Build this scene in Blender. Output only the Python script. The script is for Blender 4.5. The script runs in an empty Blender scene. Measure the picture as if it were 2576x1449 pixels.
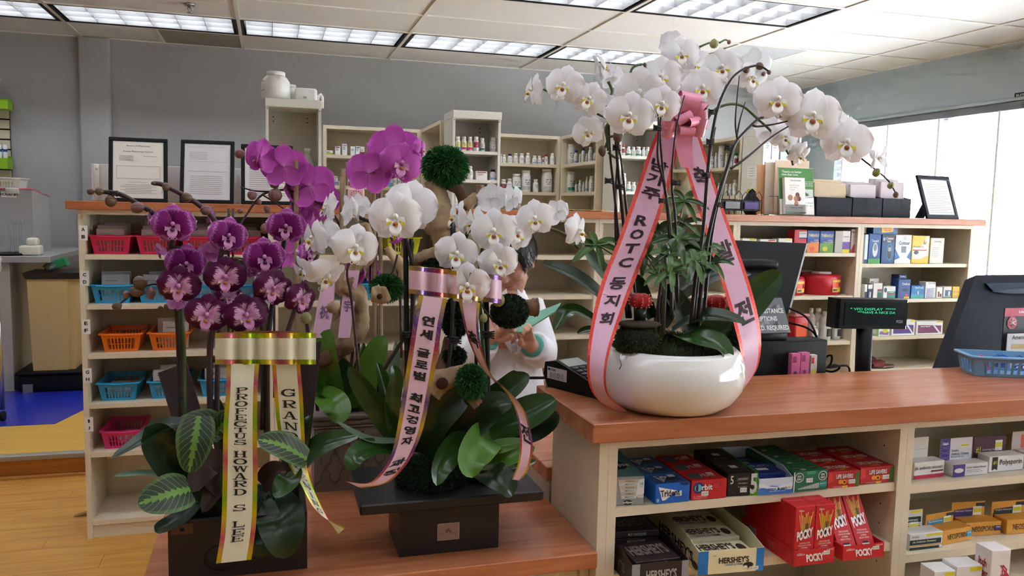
import bpy, bmesh, math, random
from mathutils import Vector, Matrix, Euler, Quaternion
random.seed(7)
SC = bpy.context.scene
COL = SC.collection
PI = math.pi
# ------------------------------------------------------------------ camera
FPX, YAW, PIT, ROL = 2044.8, 0.28973, -0.09789, -0.02157
CAMZ = 1.40
_F = Vector((math.sin(YAW)*math.cos(PIT), math.cos(YAW)*math.cos(PIT), math.sin(PIT)))
_R0 = Vector((math.cos(YAW), -math.sin(YAW), 0))
_D0 = _F.cross(_R0)
_R = _R0*math.cos(ROL) + _D0*math.sin(ROL)
_D = -_R0*math.sin(ROL) + _D0*math.cos(ROL)
cam_d = bpy.data.cameras.new('camera')
cam_d.sensor_width = 36.0
cam_d.lens = FPX/2576*36.0
cam_d.clip_start = .05
cam = bpy.data.objects.new('camera', cam_d)
COL.objects.link(cam)
m3 = Matrix((_R, -_D, -_F)).transposed()
cam.matrix_world = Matrix.Translation((0, 0, CAMZ)) @ m3.to_4x4()
SC.camera = cam
# ------------------------------------------------------------------ world, light, exposure
w = bpy.data.worlds.new('overcast_sky')
SC.world = w
w.use_nodes = True
bg = w.node_tree.nodes['Background']
bg.inputs[0].default_value = (0.90, 0.96, 1.0, 1)
bg.inputs[1].default_value = 8.0
TUBE_STRENGTH = 16.0
SC.view_settings.view_transform = 'Standard'
SC.view_settings.look = 'None'
SC.cycles.max_bounces = 6; SC.cycles.diffuse_bounces = 4; SC.cycles.glossy_bounces = 3; SC.cycles.transmission_bounces = 5; SC.cycles.transparent_max_bounces = 10
SC.cycles.caustics_reflective = False; SC.cycles.caustics_refractive = False; SC.cycles.adaptive_threshold = .15; SC.cycles.sample_clamp_indirect = 60
SC.view_settings.gamma = 1.0
SC.view_settings.use_curve_mapping = False
SC.view_settings.exposure = 0.30
sun_d = bpy.data.lights.new('sun', 'SUN')
sun_d.energy = 125.0
sun_d.angle = .02
sun_d.color = (1.0, .99, .99)
sun = bpy.data.objects.new('sun', sun_d)
COL.objects.link(sun)
sun.rotation_euler = (0, math.radians(40), math.radians(10))
for (py0, py1) in ((-1.9, 1.3), (1.4, 4.0), (4.1, 6.55)):      # portals in the window openings guide the daylight
    ld = bpy.data.lights.new('window_portal', 'AREA')
    ld.shape = 'RECTANGLE'
    ld.size = 1.6
    ld.size_y = py1-py0
    ld.cycles.is_portal = True
    lo = bpy.data.objects.new('window_portal', ld)
    COL.objects.link(lo)
    lo.location = (5.22, (py0+py1)/2, 1.4)
    lo.rotation_euler = (0, PI/2, 0)
# ------------------------------------------------------------------ measuring helper: photo pixel + known plane -> place in the room
def P(px, py, Y=None, Z=None, X=None):
    d = _R*((px-1288)/FPX) + _D*((py-724.5)/FPX) + _F
    if Y is not None: t = Y/d.y
    elif Z is not None: t = (Z-CAMZ)/d.z
    else: t = X/d.x
    return Vector((0, 0, CAMZ)) + d*t
def proj(p):
    q = Vector(p)-Vector((0, 0, CAMZ)); z = q.dot(_F)
    return (1288+FPX*q.dot(_R)/z, 724.5+FPX*q.dot(_D)/z)
# ------------------------------------------------------------------ colours and materials
def lin(c):
    o = []
    for v in c[:3]:
        v = v/255.0
        o.append(v/12.92 if v <= .04045 else ((v+.055)/1.055)**2.4)
    return (o[0], o[1], o[2], 1)
MATS = {}
def mat(name, col, rough=.5, metal=0.0, spec=.5, noise=None, bump=None, emit=0, alpha=1, trans=0, sub=0, sheen=0, coat=0, ecol=None):
    if name in MATS: return MATS[name]
    m = bpy.data.materials.new(name)
    m.use_nodes = True
    nt = m.node_tree
    b = nt.nodes['Principled BSDF']
    c = lin(col)
    b.inputs['Base Color'].default_value = c
    b.inputs['Roughness'].default_value = rough
    b.inputs['Metallic'].default_value = metal
    b.inputs['Specular IOR Level'].default_value = spec
    b.inputs['Alpha'].default_value = alpha
    b.inputs['Transmission Weight'].default_value = trans
    b.inputs['Coat Weight'].default_value = coat
    if sub:
        b.inputs['Subsurface Weight'].default_value = sub
        b.inputs['Subsurface Radius'].default_value = (.01, .006, .004)
    if emit:
        b.inputs['Emission Color'].default_value = lin(ecol or col)
        b.inputs['Emission Strength'].default_value = emit
    tc = None
    if noise or bump:
        tc = nt.nodes.new('ShaderNodeTexCoord')
    if noise:                       # (scale, amount, (stretch x,y,z))
        mp = nt.nodes.new('ShaderNodeMapping')
        if len(noise) > 2: mp.inputs['Scale'].default_value = noise[2]
        nt.links.new(tc.outputs['Object'], mp.inputs[0])
        n = nt.nodes.new('ShaderNodeTexNoise')
        n.inputs['Scale'].default_value = noise[0]
        n.inputs['Detail'].default_value = 4
        nt.links.new(mp.outputs[0], n.inputs['Vector'])
        mx = nt.nodes.new('ShaderNodeMix')
        mx.data_type = 'RGBA'
        k = noise[1]
        mx.inputs['A'].default_value = tuple(max(0, x*(1-k)) for x in c[:3])+(1,)
        mx.inputs['B'].default_value = tuple(min(1, x*(1+k)) for x in c[:3])+(1,)
        nt.links.new(n.outputs['Fac'], mx.inputs['Factor'])
        nt.links.new(mx.outputs['Result'], b.inputs['Base Color'])
    if bump:
        n2 = nt.nodes.new('ShaderNodeTexNoise')
        n2.inputs['Scale'].default_value = bump[0]
        nt.links.new(tc.outputs['Object'], n2.inputs['Vector'])
        bp = nt.nodes.new('ShaderNodeBump')
        bp.inputs['Strength'].default_value = bump[1]
        bp.inputs['Distance'].default_value = .002
        nt.links.new(n2.outputs['Fac'], bp.inputs['Height'])
        nt.links.new(bp.outputs[0], b.inputs['Normal'])
    MATS[name] = m
    return m
def wood_mat(name, c0, c1, scale, stretch, rough=.35, coat=0.0, spec=.5):
    if name in MATS: return MATS[name]
    m = bpy.data.materials.new(name)
    m.use_nodes = True
    nt = m.node_tree
    b = nt.nodes['Principled BSDF']
    b.inputs['Roughness'].default_value = rough
    b.inputs['Coat Weight'].default_value = coat
    b.inputs['Specular IOR Level'].default_value = spec
    tc = nt.nodes.new('ShaderNodeTexCoord')
    mp = nt.nodes.new('ShaderNodeMapping')
    mp.inputs['Scale'].default_value = stretch
    nt.links.new(tc.outputs['Object'], mp.inputs[0])
    n = nt.nodes.new('ShaderNodeTexNoise')
    n.inputs['Scale'].default_value = scale
    n.inputs['Detail'].default_value = 6
    n.inputs['Distortion'].default_value = .8
    nt.links.new(mp.outputs[0], n.inputs['Vector'])
    r = nt.nodes.new('ShaderNodeValToRGB')
    r.color_ramp.elements[0].position = .32
    r.color_ramp.elements[1].position = .68
    r.color_ramp.elements[0].color = lin(c0)
    r.color_ramp.elements[1].color = lin(c1)
    nt.links.new(n.outputs['Fac'], r.inputs[0])
    nt.links.new(r.outputs[0], b.inputs['Base Color'])
    MATS[name] = m
    return m
def C(*rgb, rough=.5, **k):         # a plain packaging colour
    return mat('print_%02x%02x%02x' % tuple(int(v) for v in rgb[:3]), rgb, rough=rough, **k)
# ------------------------------------------------------------------ mesh builder
class MB:
    def __init__(s):
        s.v = []; s.f = []; s.mi = []; s.uv = {}; s.sm = []
    def add(s, vs, fs, m=0, smooth=False, M=None, uv=None):
        o = len(s.v)
        for i, p in enumerate(vs):
            p = Vector(p)
            if M is not None: p = M @ p
            s.v.append(p)
            if uv: s.uv[o+i] = uv[i]
        for f in fs:
            s.f.append([o+i for i in f]); s.mi.append(m); s.sm.append(smooth)
        return s
    def box(s, x0, y0, z0, x1, y1, z1, m=0, M=None):
        vs = [(x0,y0,z0),(x1,y0,z0),(x1,y1,z0),(x0,y1,z0),(x0,y0,z1),(x1,y0,z1),(x1,y1,z1),(x0,y1,z1)]
        fs = [(0,3,2,1),(4,5,6,7),(0,1,5,4),(1,2,6,5),(2,3,7,6),(3,0,4,7)]
        return s.add(vs, fs, m, False, M)
    def rbox(s, x0, y0, z0, x1, y1, z1, r=.005, m=0, M=None, seg=2, smooth=True):
        bm = bmesh.new()
        bmesh.ops.create_cube(bm, size=1)
        bmesh.ops.scale(bm, vec=(x1-x0, y1-y0, z1-z0), verts=bm.verts)
        bmesh.ops.translate(bm, vec=((x0+x1)/2, (y0+y1)/2, (z0+z1)/2), verts=bm.verts)
        bmesh.ops.bevel(bm, geom=list(bm.edges), offset=r, segments=seg, profile=.5, affect='EDGES')
        bm.verts.index_update()
        vs = [v.co.copy() for v in bm.verts]
        fs = [[v.index for v in f.verts] for f in bm.faces]
        bm.free()
        return s.add(vs, fs, m, smooth, M)
    def prism(s, pts, z0, z1, m=0, M=None):       # polygon (x,y) CCW extruded along z
        n = len(pts)
        vs = [(x, y, z0) for x, y in pts]+[(x, y, z1) for x, y in pts]
        fs = [list(range(n))[::-1], list(range(n, 2*n))]+[(i, (i+1) % n, n+(i+1) % n, n+i) for i in range(n)]
        return s.add(vs, fs, m, False, M)
    def tube(s, path, r, n=8, m=0, caps=True, M=None, smooth=True, sq=1.0):
        path = [Vector(p) for p in path]
        k = len(path)
        rs = r if isinstance(r, (list, tuple)) else [r]*k
        vs = []; fs = []
        up = None
        for i, p in enumerate(path):
            t = (path[min(i+1, k-1)]-path[max(i-1, 0)]).normalized()
            if up is None:
                up = Vector((0, 0, 1)) if abs(t.z) < .9 else Vector((1, 0, 0))
            a = t.cross(up)
            if a.length < 1e-6: a = t.orthogonal()
            a.normalize(); b = a.cross(t).normalized(); up = b
            for j in range(n):
                q = 2*PI*j/n
                vs.append(p+a*math.cos(q)*rs[i]+b*math.sin(q)*rs[i]*sq)
        for i in range(k-1):
            for j in range(n):
                fs.append((i*n+j, i*n+(j+1) % n, (i+1)*n+(j+1) % n, (i+1)*n+j))
        if caps:
            fs.append(list(range(n))[::-1]); fs.append([(k-1)*n+j for j in range(n)])
        return s.add(vs, fs, m, smooth, M)
    def lathe(s, prof, n=16, c=(0, 0, 0), m=0, M=None, sx=1.0, sy=1.0, smooth=True, caps=True):
        vs = []; fs = []
        k = len(prof)
        for r, z in prof:
            for j in range(n):
                a = 2*PI*j/n
                vs.append((c[0]+r*sx*math.cos(a), c[1]+r*sy*math.sin(a), c[2]+z))
        for i in range(k-1):
            for j in range(n):
                fs.append((i*n+j, i*n+(j+1) % n, (i+1)*n+(j+1) % n, (i+1)*n+j))
        if caps:
            if prof[0][0] > 1e-5: fs.append(list(range(n))[::-1])
            if prof[-1][0] > 1e-5: fs.append([(k-1)*n+j for j in range(n)])
        return s.add(vs, fs, m, smooth, M)
    def ell(s, c, rx, ry, rz, m=0, n=12, k=8, M=None):
        return s.lathe([(max(1e-6, math.sin(PI*i/k)), -math.cos(PI*i/k)*rz/rx) for i in range(k+1)], n, (0, 0, 0), m,
                       (M or Matrix.Identity(4)) @ Matrix.Translation(c) @ Matrix.Diagonal((rx, rx, rx, 1)), 1, ry/rx, caps=False)
    def grid(s, fn, nu, nv, m=0, M=None, smooth=True):       # fn(u,v) -> point, u,v in 0..1 ; stores uv
        vs = []; uv = []; fs = []
        for i in range(nu+1):
            for j in range(nv+1):
                u, v = i/nu, j/nv
                vs.append(fn(u, v)); uv.append((u, v))
        for i in range(nu):
            for j in range(nv):
                a = i*(nv+1)+j
                fs.append((a, a+1, a+nv+2, a+nv+1))
        return s.add(vs, fs, m, smooth, M, uv)
    def poly(s, pts, m=0, M=None):
        return s.add(pts, [list(range(len(pts)))], m, False, M)
    def mesh(s, name, mats):
        me = bpy.data.meshes.new(name)
        me.from_pydata([tuple(v) for v in s.v], [], s.f)
        for m in (mats if isinstance(mats, (list, tuple)) else [mats]): me.materials.append(m)
        me.polygons.foreach_set('material_index', s.mi)
        me.polygons.foreach_set('use_smooth', s.sm)
        if s.uv:
            l = me.uv_layers.new(name='UVMap')
            for lp in me.loops:
                l.data[lp.index].uv = s.uv.get(lp.vertex_index, (0, 0))
        me.update()
        return me
    def build(s, name, mats, parent=None, local=False, **kw):
        """one mesh object; points are in room coordinates unless local"""
        if parent is not None and not local:
            o = wloc(parent)
            s.v = [v-o for v in s.v]
        return link(name, s.mesh(name, mats), parent, **kw)
def wloc(o):
    p = Vector((0, 0, 0))
    while o is not None:
        p = p+Vector(o.location); o = o.parent
    return p
def link(name, me, parent=None, loc=None, rot=None, label=None, cat=None, group=None, kind=None):
    o = bpy.data.objects.new(name, me)
    COL.objects.link(o)
    if parent is not None: o.parent = parent
    if loc is not None: o.location = loc
    if rot is not None: o.rotation_euler = rot
    return tag(o, label, cat, group, kind)
def tag(o, label=None, cat=None, group=None, kind=None):
    if label: o['label'] = label
    if cat: o['category'] = cat
    if group: o['group'] = group
    if kind: o['kind'] = kind
    return o
def thing(name, loc, label, cat, group=None, rz=0):
    o = bpy.data.objects.new(name, None)
    o.empty_display_size = .05
    COL.objects.link(o)
    o.location = loc
    o.rotation_euler = (0, 0, rz)
    return tag(o, label, cat, group)
def dup(o, parent=None, loc=None, rot=None, label=None):
    c = o.copy()
    COL.objects.link(c)
    c.parent = parent
    if loc is not None: c.location = loc
    if rot is not None: c.rotation_euler = rot
    if label: c['label'] = label
    for ch in list(o.children): dup(ch, c)
    return c
def moved(o, pivot):                # give a mesh built in room coordinates an origin at its base
    pv = Vector(pivot)
    o.data.transform(Matrix.Translation(-pv))
    o.location = pv
    return o
# ------------------------------------------------------------------ lettering
_TX = {}
def glyphs(txt, bold=0.0):
    k = (txt, bold)
    if k not in _TX:
        cu = bpy.data.curves.new('t', 'FONT')
        cu.body = txt; cu.size = 1; cu.resolution_u = 2; cu.offset = bold
        ob = bpy.data.objects.new('t', cu)
        me = ob.to_mesh()
        vs = [tuple(v.co) for v in me.vertices]
        fs = [tuple(p.vertices) for p in me.polygons]
        ob.to_mesh_clear()
        bpy.data.objects.remove(ob); bpy.data.curves.remove(cu)
        if vs:
            xs = [v[0] for v in vs]; ys = [v[1] for v in vs]
            bb = (min(xs), min(ys), max(xs), max(ys))
        else: bb = (0, 0, 1, 1)
        _TX[k] = (vs, fs, bb)
    return _TX[k]
def text_into(mb, txt, cx, cy, w, h, fn, m=0, bold=.012, slant=0, rot=0):
    """fit txt into a w x h box centred at (cx,cy) of a surface fn(a,b)->point"""
    vs, fs, (x0, y0, x1, y1) = glyphs(txt, bold)
    if not vs: return
    dx, dy = max(x1-x0, 1e-4), max(y1-y0, 1e-4)
    out = []
    cr, sr = math.cos(rot), math.sin(rot)
    for x, y, z in vs:
        a = ((x-x0)/dx-.5)*w; b = ((y-y0)/dy-.5)*h
        a += slant*b
        a, b = a*cr-b*sr, a*sr+b*cr
        out.append(fn(cx+a, cy+b))
    mb.add(out, fs, m)
ORD = ['first', 'second', 'third', 'fourth', 'fifth', 'sixth', 'seventh', 'eighth', 'ninth', 'tenth', 'eleventh', 'twelfth',
       'thirteenth', 'fourteenth', 'fifteenth', 'sixteenth']
# ================================================================== the room
H = 2.66; YB = 7.205; XR = 5.12; XL = -4.2; YN = -2.4
M_wall = mat('wall_paint_grey', (168, 169, 170), rough=.7, noise=(3, .03), bump=(180, .12))
M_wallr = mat('wall_paint_blue_grey', (172, 186, 196), rough=.7, noise=(3, .03), bump=(180, .12))
M_tile = mat('ceiling_tile_mineral', (224, 222, 220), rough=.9, noise=(420, .10), bump=(260, .5))
M_grid = mat('ceiling_grid_white', (225, 222, 215), rough=.5, noise=(5, .02))
M_cream = mat('melamine_cream', (226, 214, 188), rough=.42, noise=(6, .025))
M_creamw = mat('melamine_offwhite', (224, 222, 212), rough=.42, noise=(6, .02))
M_top = wood_mat('cherry_laminate', (172, 100, 62), (194, 124, 84), 3.2, (1.0, 10.0, 10.0), rough=.27, spec=.5)
M_floor = wood_mat('oak_laminate_floor', (196, 136, 58), (216, 160, 78), 3.0, (1.0, 10.0, 1.0), rough=.38)
M_dark = mat('dark_gap', (18, 17, 16), rough=.8)
M_black = mat('black_plastic', (16, 16, 18), rough=.5, spec=.25, noise=(60, .1))
M_blackg = mat('black_gloss_plastic', (12, 12, 14), rough=.35, spec=.25)
M_white = mat('white_plastic', (236, 236, 232), rough=.4, noise=(8, .015))
M_paper = mat('white_paper', (232, 230, 226), rough=.8, noise=(10, .02))
M_ink = mat('black_ink', (24, 22, 22), rough=.7)
M_steel = mat('brushed_steel', (176, 176, 176), rough=.3, metal=1.0)
M_glass = mat('clear_plastic', (235, 238, 240), rough=.08, trans=.92, alpha=.45)

def struct(name, mb, mats, parent=None):
    o = mb.build(name, mats, parent)
    if parent is None: o['kind'] = 'structure'
    return o
# ---- floors
b = MB(); b.box(XL, YN, -.06, XR, 4.49, -.004)
floor = struct('floor', b, mat('floor_base', (120, 82, 38), rough=.6, noise=(4, .05)))
PW, PL = .118, 1.19
for r in range(13):
    y0 = 2.95+r*PW
    off = (r*.47) % PL
    for k in range(3):
        x0 = -2.05+off-PL+k*PL; x1 = x0+PL
        if x1 < -1.9 or x0 > .75: continue
        b = MB(); b.box(max(x0, -2.4)+.0008, y0+.0008, -.004, x1-.0008, min(y0+PW, 4.488)-.0008, 0)
        b.build('plank', M_floor, floor)
b = MB()
y = 2.948
for r in range(-44, 0):
    for k in range(7):
        x0 = XL+((r*.47) % PL)-PL+k*PL
        b.box(max(XL, x0)+.001, 2.95+r*PW+.001, -.004, min(XR, x0+PL)-.001, 2.95+(r+1)*PW-.001, 0)
for r in range(13):
    for k in range(4):
        b.box(.76+k*PL-(r*.3 % .7), 2.95+r*PW+.001, -.004, min(XR, .76+(k+1)*PL-.002-(r*.3 % .7)), min(2.95+(r+1)*PW, 4.488)-.001, -.0005)
o = b.build('plank_field', M_floor, floor); o['kind'] = 'stuff'
ZP = .115
b = MB(); b.box(XL, 4.51, -.06, XR, YB, ZP)
plat = struct('floor_platform', b, wood_mat('yellow_vinyl_floor', (214, 166, 66), (226, 180, 84), 2.0, (1, 6, 1), rough=.42))
b = MB(); b.box(XL, 4.49, 0, XR, 4.512, ZP-.022)
b.build('riser', wood_mat('riser_wood', (168, 104, 36), (186, 120, 48), 3, (1, 1, 8), rough=.4), plat)
b = MB(); b.rbox(XL, 4.475, ZP-.022, XR, 4.53, ZP+.003, .004)
b.build('nosing', mat('nosing_aluminium', (170, 164, 152), rough=.45, metal=.3, noise=(30, .1)), plat)
b = MB(); b.rbox(XL, 4.470, 0, XR, 4.49, .016, .004)
b.build('quarter_round', M_floor, plat)
b = MB(); b.prism([(-4.1, 5.10), (-1.19, 5.10), (-.96, 5.93), (-.96, 6.3), (-4.1, 6.3)], ZP, ZP+.003)
o = b.build('floor_mat', mat('blue_vinyl', (38, 52, 178), rough=.22, noise=(3, .08)), None)
moved(o, (-1.6, 5.5, ZP)); tag(o, 'glossy blue vinyl floor mat in front of the black tote', 'mat')
# ---- walls
b = MB(); b.box(XL, YB, 0, XR+.1, YB+.1, H)
wall_back = struct('wall_back', b, M_wall)
b = MB(); b.rbox(-1.425, YB-.06, ZP, -1.20, YB+.01, H, .018, seg=3)
b.build('pilaster', M_wall, wall_back)
b = MB(); b.box(XL-.1, YN, -.06, XL, YB+.1, H)
struct('wall_left', b, M_wall)
b = MB(); b.box(XL-.1, YN-.1, -.06, XR+.1, YN, H)
struct('wall_front', b, M_wall)
# window wall, three openings
WZ0, WZ1 = .55, 2.235
OPEN = [(-1.95, 1.32), (1.38, 4.02), (4.08, 6.59)]
b = MB()
b.box(XR, YN, -.06, XR+.12, YB, WZ0); b.box(XR, YN, WZ1, XR+.12, YB, H)
ys = [YN]+[v for q in OPEN for v in q]+[YB]
for i in range(0, len(ys), 2): b.box(XR, ys[i], WZ0, XR+.12, ys[i+1], WZ1)
wall_right = struct('wall_right', b, M_wallr)
M_frame = mat('window_frame_white', (225, 228, 230), rough=.4)
M_pane = mat('window_glass', (240, 246, 248), rough=.0, trans=1.0, alpha=.18)
M_slat = mat('blind_slat_white', (238, 240, 240), rough=.45)
M_rail = mat('blind_rail_grey', (120, 128, 136), rough=.5)
slat_me = {}
for wi, (y0, y1) in enumerate(OPEN):
    b = MB()
    for a0, a1, c0, c1 in ((y0, y1, WZ0, WZ0+.05), (y0, y1, WZ1-.05, WZ1), (y0, y0+.05, WZ0+.05, WZ1-.05), (y1-.05, y1, WZ0+.05, WZ1-.05),
                           ((y0+y1)/2-.025, (y0+y1)/2+.025, WZ0+.05, WZ1-.05)):
        b.box(XR+.05, a0, c0, XR+.10, a1, c1)
    wf = struct('window_%d' % (wi+1), b, M_frame)
    for q in (0, 1):
        a0 = (y0+.05, (y0+y1)/2+.025)[q]; a1 = ((y0+y1)/2-.025, y1-.05)[q]
        b = MB(); b.box(XR+.072, a0, WZ0+.05, XR+.078, a1, WZ1-.05)
        b.build('pane', M_pane, wf)
    # venetian blind hung inside the opening
    place = ['nearest the camera side', 'in the middle', 'behind the tilted black photo frame'][wi]
    bl = thing('venetian_blind', (XR+.01, (y0+y1)/2, WZ0), 'white venetian blind with open slats at the window '+place, 'blind', 'venetian blinds')
    L = (y1-y0)/2-.01
    b = MB(); b.rbox(-.028, -L, WZ1-WZ0-.055, .03, L, WZ1-WZ0-.002, .004)
    b.build('head_rail', M_rail, bl, local=True)
    if wi not in slat_me:
        b = MB()
        b.grid(lambda u, v: (-.025+.05*u, -L+.004+(2*L-.008)*v, .004*math.sin(PI*u)), 4, 1)
        b.grid(lambda u, v: (.025-.05*u, -L+.004+(2*L-.008)*v, .004*math.sin(PI*u)-.002), 4, 1)
        slat_me[wi] = b.mesh('slat', M_slat)
    n = 28
    for k in range(n):
        link('slat', slat_me[wi], bl, loc=(0, 0, .05+k*(WZ1-WZ0-.13)/(n-1)), rot=(0, math.radians(16), 0))
    b = MB(); b.rbox(-.026, -L, .005, .026, L, .028, .004); b.build('bottom_rail', M_slat, bl, local=True)
    nl = 5
    for k in range(nl):
        yy = -L+.12+k*(2*L-.24)/(nl-1)
        b = MB()
        for sx in (-.027, .027): b.box(sx-.0006, yy-.009, .02, sx+.0006, yy+.009, WZ1-WZ0-.05)
        b.build('ladder_tape', M_slat, bl, local=True)
b = MB(); b.rbox(XR-.02, YN+.02, WZ1+.005, XR-.001, 6.62, WZ1+.03, .004)
struct('trim_1', b, M_wallr)
b = MB(); b.rbox(XR-.06, YN+.02, WZ0-.03, XR+.05, 6.62, WZ0, .004)
struct('trim_2', b, M_frame)
# pavement and planting outside the windows
b = MB(); b.box(XR+.15, YN-4, -.2, XR+14, YB+6, -.15)
struct('ground_outside', b, mat('concrete_pavement', (204, 210, 214), rough=.9, noise=(2, .06)))
b = MB(); b.box(XR+.125, YN-4, 2.46, XR+2.3, YB+6, 2.62)  # added overhang, put in to darken the view through the top slats
struct('added_eave', b, mat('eave_stucco', (64, 66, 70), rough=.9, noise=(3, .05)))
for yy in (1.0, 3.6, 6.2):
    b = MB(); b.box(XR+2.0, yy, -.15, XR+2.2, yy+.2, 2.46)
    struct('trim_%d' % (3+int(yy)), b, MATS['eave_stucco'])
# ---- ceiling
b = MB(); b.box(XL-.1, YN-.1, H+.14, XR+.1, YB+.1, H+.18)
ceiling = struct('ceiling', b, M_dark)
GX = [XL]+[-2.595+1.195*k for k in range(7)]+[XR]
GX = [-3.79+1.195*k for k in range(8)]
GX = [XL]+[g for g in GX if XL+.05 < g < XR-.05]+[XR]
GY = [4.33+.575*k for k in range(-12, 5)]
GY = [YN]+[g for g in GY if YN+.05 < g < YB-.05]+[YB]
b = MB()
for g in GX[1:-1]: b.box(g-.012, YN, H-.006, g+.012, YB, H+.02)
for g in GY[1:-1]: b.box(XL, g-.012, H-.0062, XR, g+.012, H+.02)
b.box(XL, YB-.02, H-.006, XR, YB-.001, H+.02); b.box(XR-.02, YN, H-.006, XR-.001, YB, H+.02)
b.build('grid_rail', M_grid, ceiling)
def lamp_cell(i, j):
    if not (0 < i < len(GX)-2): return False
    yc = (GY[j]+GY[j+1])/2; xc = (GX[i]+GX[i+1])/2
    if abs(yc-6.34) < .1: return xc < 3.2 and xc > -2.7
    if abs(yc-4.617) < .1: return xc < 3.2
    if abs(yc-2.89) < .1 or abs(yc-1.167) < .1: return -2 < xc < 3.2
    if abs(yc+.558) < .1: return -2 < xc < 4
    return False
LAMPS = []
tile_mesh = {}
for i in range(len(GX)-1):
    for j in range(len(GY)-1):
        if lamp_cell(i, j): LAMPS.append((GX[i], GX[i+1], GY[j], GY[j+1])); continue
        x0, x1, y0, y1 = GX[i]+.012, GX[i+1]-.012, GY[j]+.012, GY[j+1]-.012
        if abs((y0+y1)/2-6.92) < .1 and abs((x0+x1)/2+.8) < .1:      # half tile, half return-air panel
            xm = (x0+x1)/2
            b = MB(); b.box(x0, y0, H+.001, xm-.012, y1, H+.016); b.build('ceiling_tile', M_tile, ceiling)
            b = MB(); b.box(xm-.012, y0, H-.006, xm+.012, y1, H+.01); b.build('grid_rail', M_grid, ceiling)
            b = MB(); b.box(xm+.012, y0, H-.002, x1, y1, H+.016)
            b.build('return_panel', mat('air_return_grey', (150, 146, 134), rough=.6, noise=(2.5, .18)), ceiling)
            continue
        if y1 < 3.0 or x1 < -2.7:
            k = (round(x1-x0, 3), round(y1-y0, 3))
            if k not in tile_mesh:
                q = MB(); q.box(-(x1-x0)/2, -(y1-y0)/2, 0, (x1-x0)/2, (y1-y0)/2, .015); tile_mesh[k] = q.mesh('ceiling_tile', M_tile)
            link('ceiling_tile', tile_mesh[k], ceiling, loc=((x0+x1)/2, (y0+y1)/2, H+.001))
            continue
        if abs((y0+y1)/2-5.77) < .1 and abs((x0+x1)/2-3.98) < .2:     # a pale supply-air panel beside plain tile
            xm = (x0+x1)/2
            b = MB(); b.box(x0, y0, H-.004, xm-.012, y1, H+.012)
            b.build('supply_panel', mat('supply_panel_white', (190, 194, 196), rough=.5), ceiling)
            b = MB(); b.box(xm-.012, y0, H-.006, xm+.012, y1, H+.01); b.build('grid_rail', M_grid, ceiling)
            b = MB(); b.box(xm+.012, y0, H+.001, x1, y1, H+.016); b.build('ceiling_tile', M_tile, ceiling)
            continue
        k = (round(x1-x0, 3), round(y1-y0, 3))
        if k not in tile_mesh:
            q = MB(); q.box(-(x1-x0)/2, -(y1-y0)/2, 0, (x1-x0)/2, (y1-y0)/2, .015); tile_mesh[k] = q.mesh('ceiling_tile', M_tile)
        link('ceiling_tile', tile_mesh[k], ceiling, loc=((x0+x1)/2, (y0+y1)/2, H+.001))
# recessed fluorescent troffers with a louvre of 3 x 6 cells
M_louv = mat('louvre_white', (164, 164, 162), rough=.35, noise=(4, .02))
M_tube = mat('fluorescent_tube', (236, 243, 255), rough=.4, emit=TUBE_STRENGTH)
LX, LY = 1.195-.03, .575-.03
def troffer_parts():
    out = []
    q = MB()
    for a0, c0, a1, c1 in ((-LX/2, -LY/2, -LX/2+.016, LY/2), (LX/2-.016, -LY/2, LX/2, LY/2), (-LX/2, -LY/2, LX/2, -LY/2+.014), (-LX/2, LY/2-.014, LX/2, LY/2)):
        q.box(a0, c0, -.004, a1, c1, .10)
    out.append(('frame', q.mesh('frame', M_dark)))
    q = MB(); q.box(-LX/2+.018, -LY/2+.016, .10, LX/2-.018, LY/2-.016, .106); out.append(('reflector', q.mesh('reflector', M_louv)))
    q = MB()
    for k in range(3):
        y = (k-1)*LY/3
        q.tube([(-LX/2+.03, y, .075), (LX/2-.03, y, .075)], .013, 8)
    out.append(('tube', q.mesh('tube', M_tube)))
    x0, x1, y0, y1 = -LX/2+.03, LX/2-.03, -LY/2+.022, LY/2-.022
    for k in range(7):
        x = x0+(x1-x0)*k/6
        q = MB(); q.add([(x-.007, y0, .056), (x+.007, y0, .056), (x+.0015, y0, .002), (x-.0015, y0, .002), (x-.007, y1, .056), (x+.007, y1, .056), (x+.0015, y1, .002), (x-.0015, y1, .002)],
                        [(0, 1, 5, 4), (1, 2, 6, 5), (2, 3, 7, 6), (3, 0, 4, 7)])
        out.append(('louvre_blade', q.mesh('louvre_blade', M_louv)))
    for k in range(4):
        y = y0+(y1-y0)*k/3
        q = MB(); q.add([(x0, y-.009, .056), (x0, y+.009, .056), (x0, y+.0015, .002), (x0, y-.0015, .002), (x1, y-.009, .056), (x1, y+.009, .056), (x1, y+.0015, .002), (x1, y-.0015, .002)],
                        [(0, 4, 5, 1), (1, 5, 6, 2), (2, 6, 7, 3), (3, 7, 4, 0)])
        out.append(('louvre_rail', q.mesh('louvre_rail', M_louv)))
    return out
TP = troffer_parts()
rowname = {6: 'far row above the shelving', 4: 'second row nearer the camera', 2: 'third row', 1: 'fourth row', -1: 'fifth row'}
cnt = {}
for (x0, x1, y0, y1) in LAMPS:
    r = math.floor((y0+y1)/2+.0)
    cnt[r] = cnt.get(r, 0)+1
    t = thing('ceiling_light', ((x0+x1)/2, (y0+y1)/2, H-.002), 'recessed louvred fluorescent light, %s from left in the %s' % (ORD[cnt[r]-1], rowname.get(r, 'row by the entrance')), 'ceiling light', 'recessed fluorescent lights')
    for n, me in TP: link(n, me, t)
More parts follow.
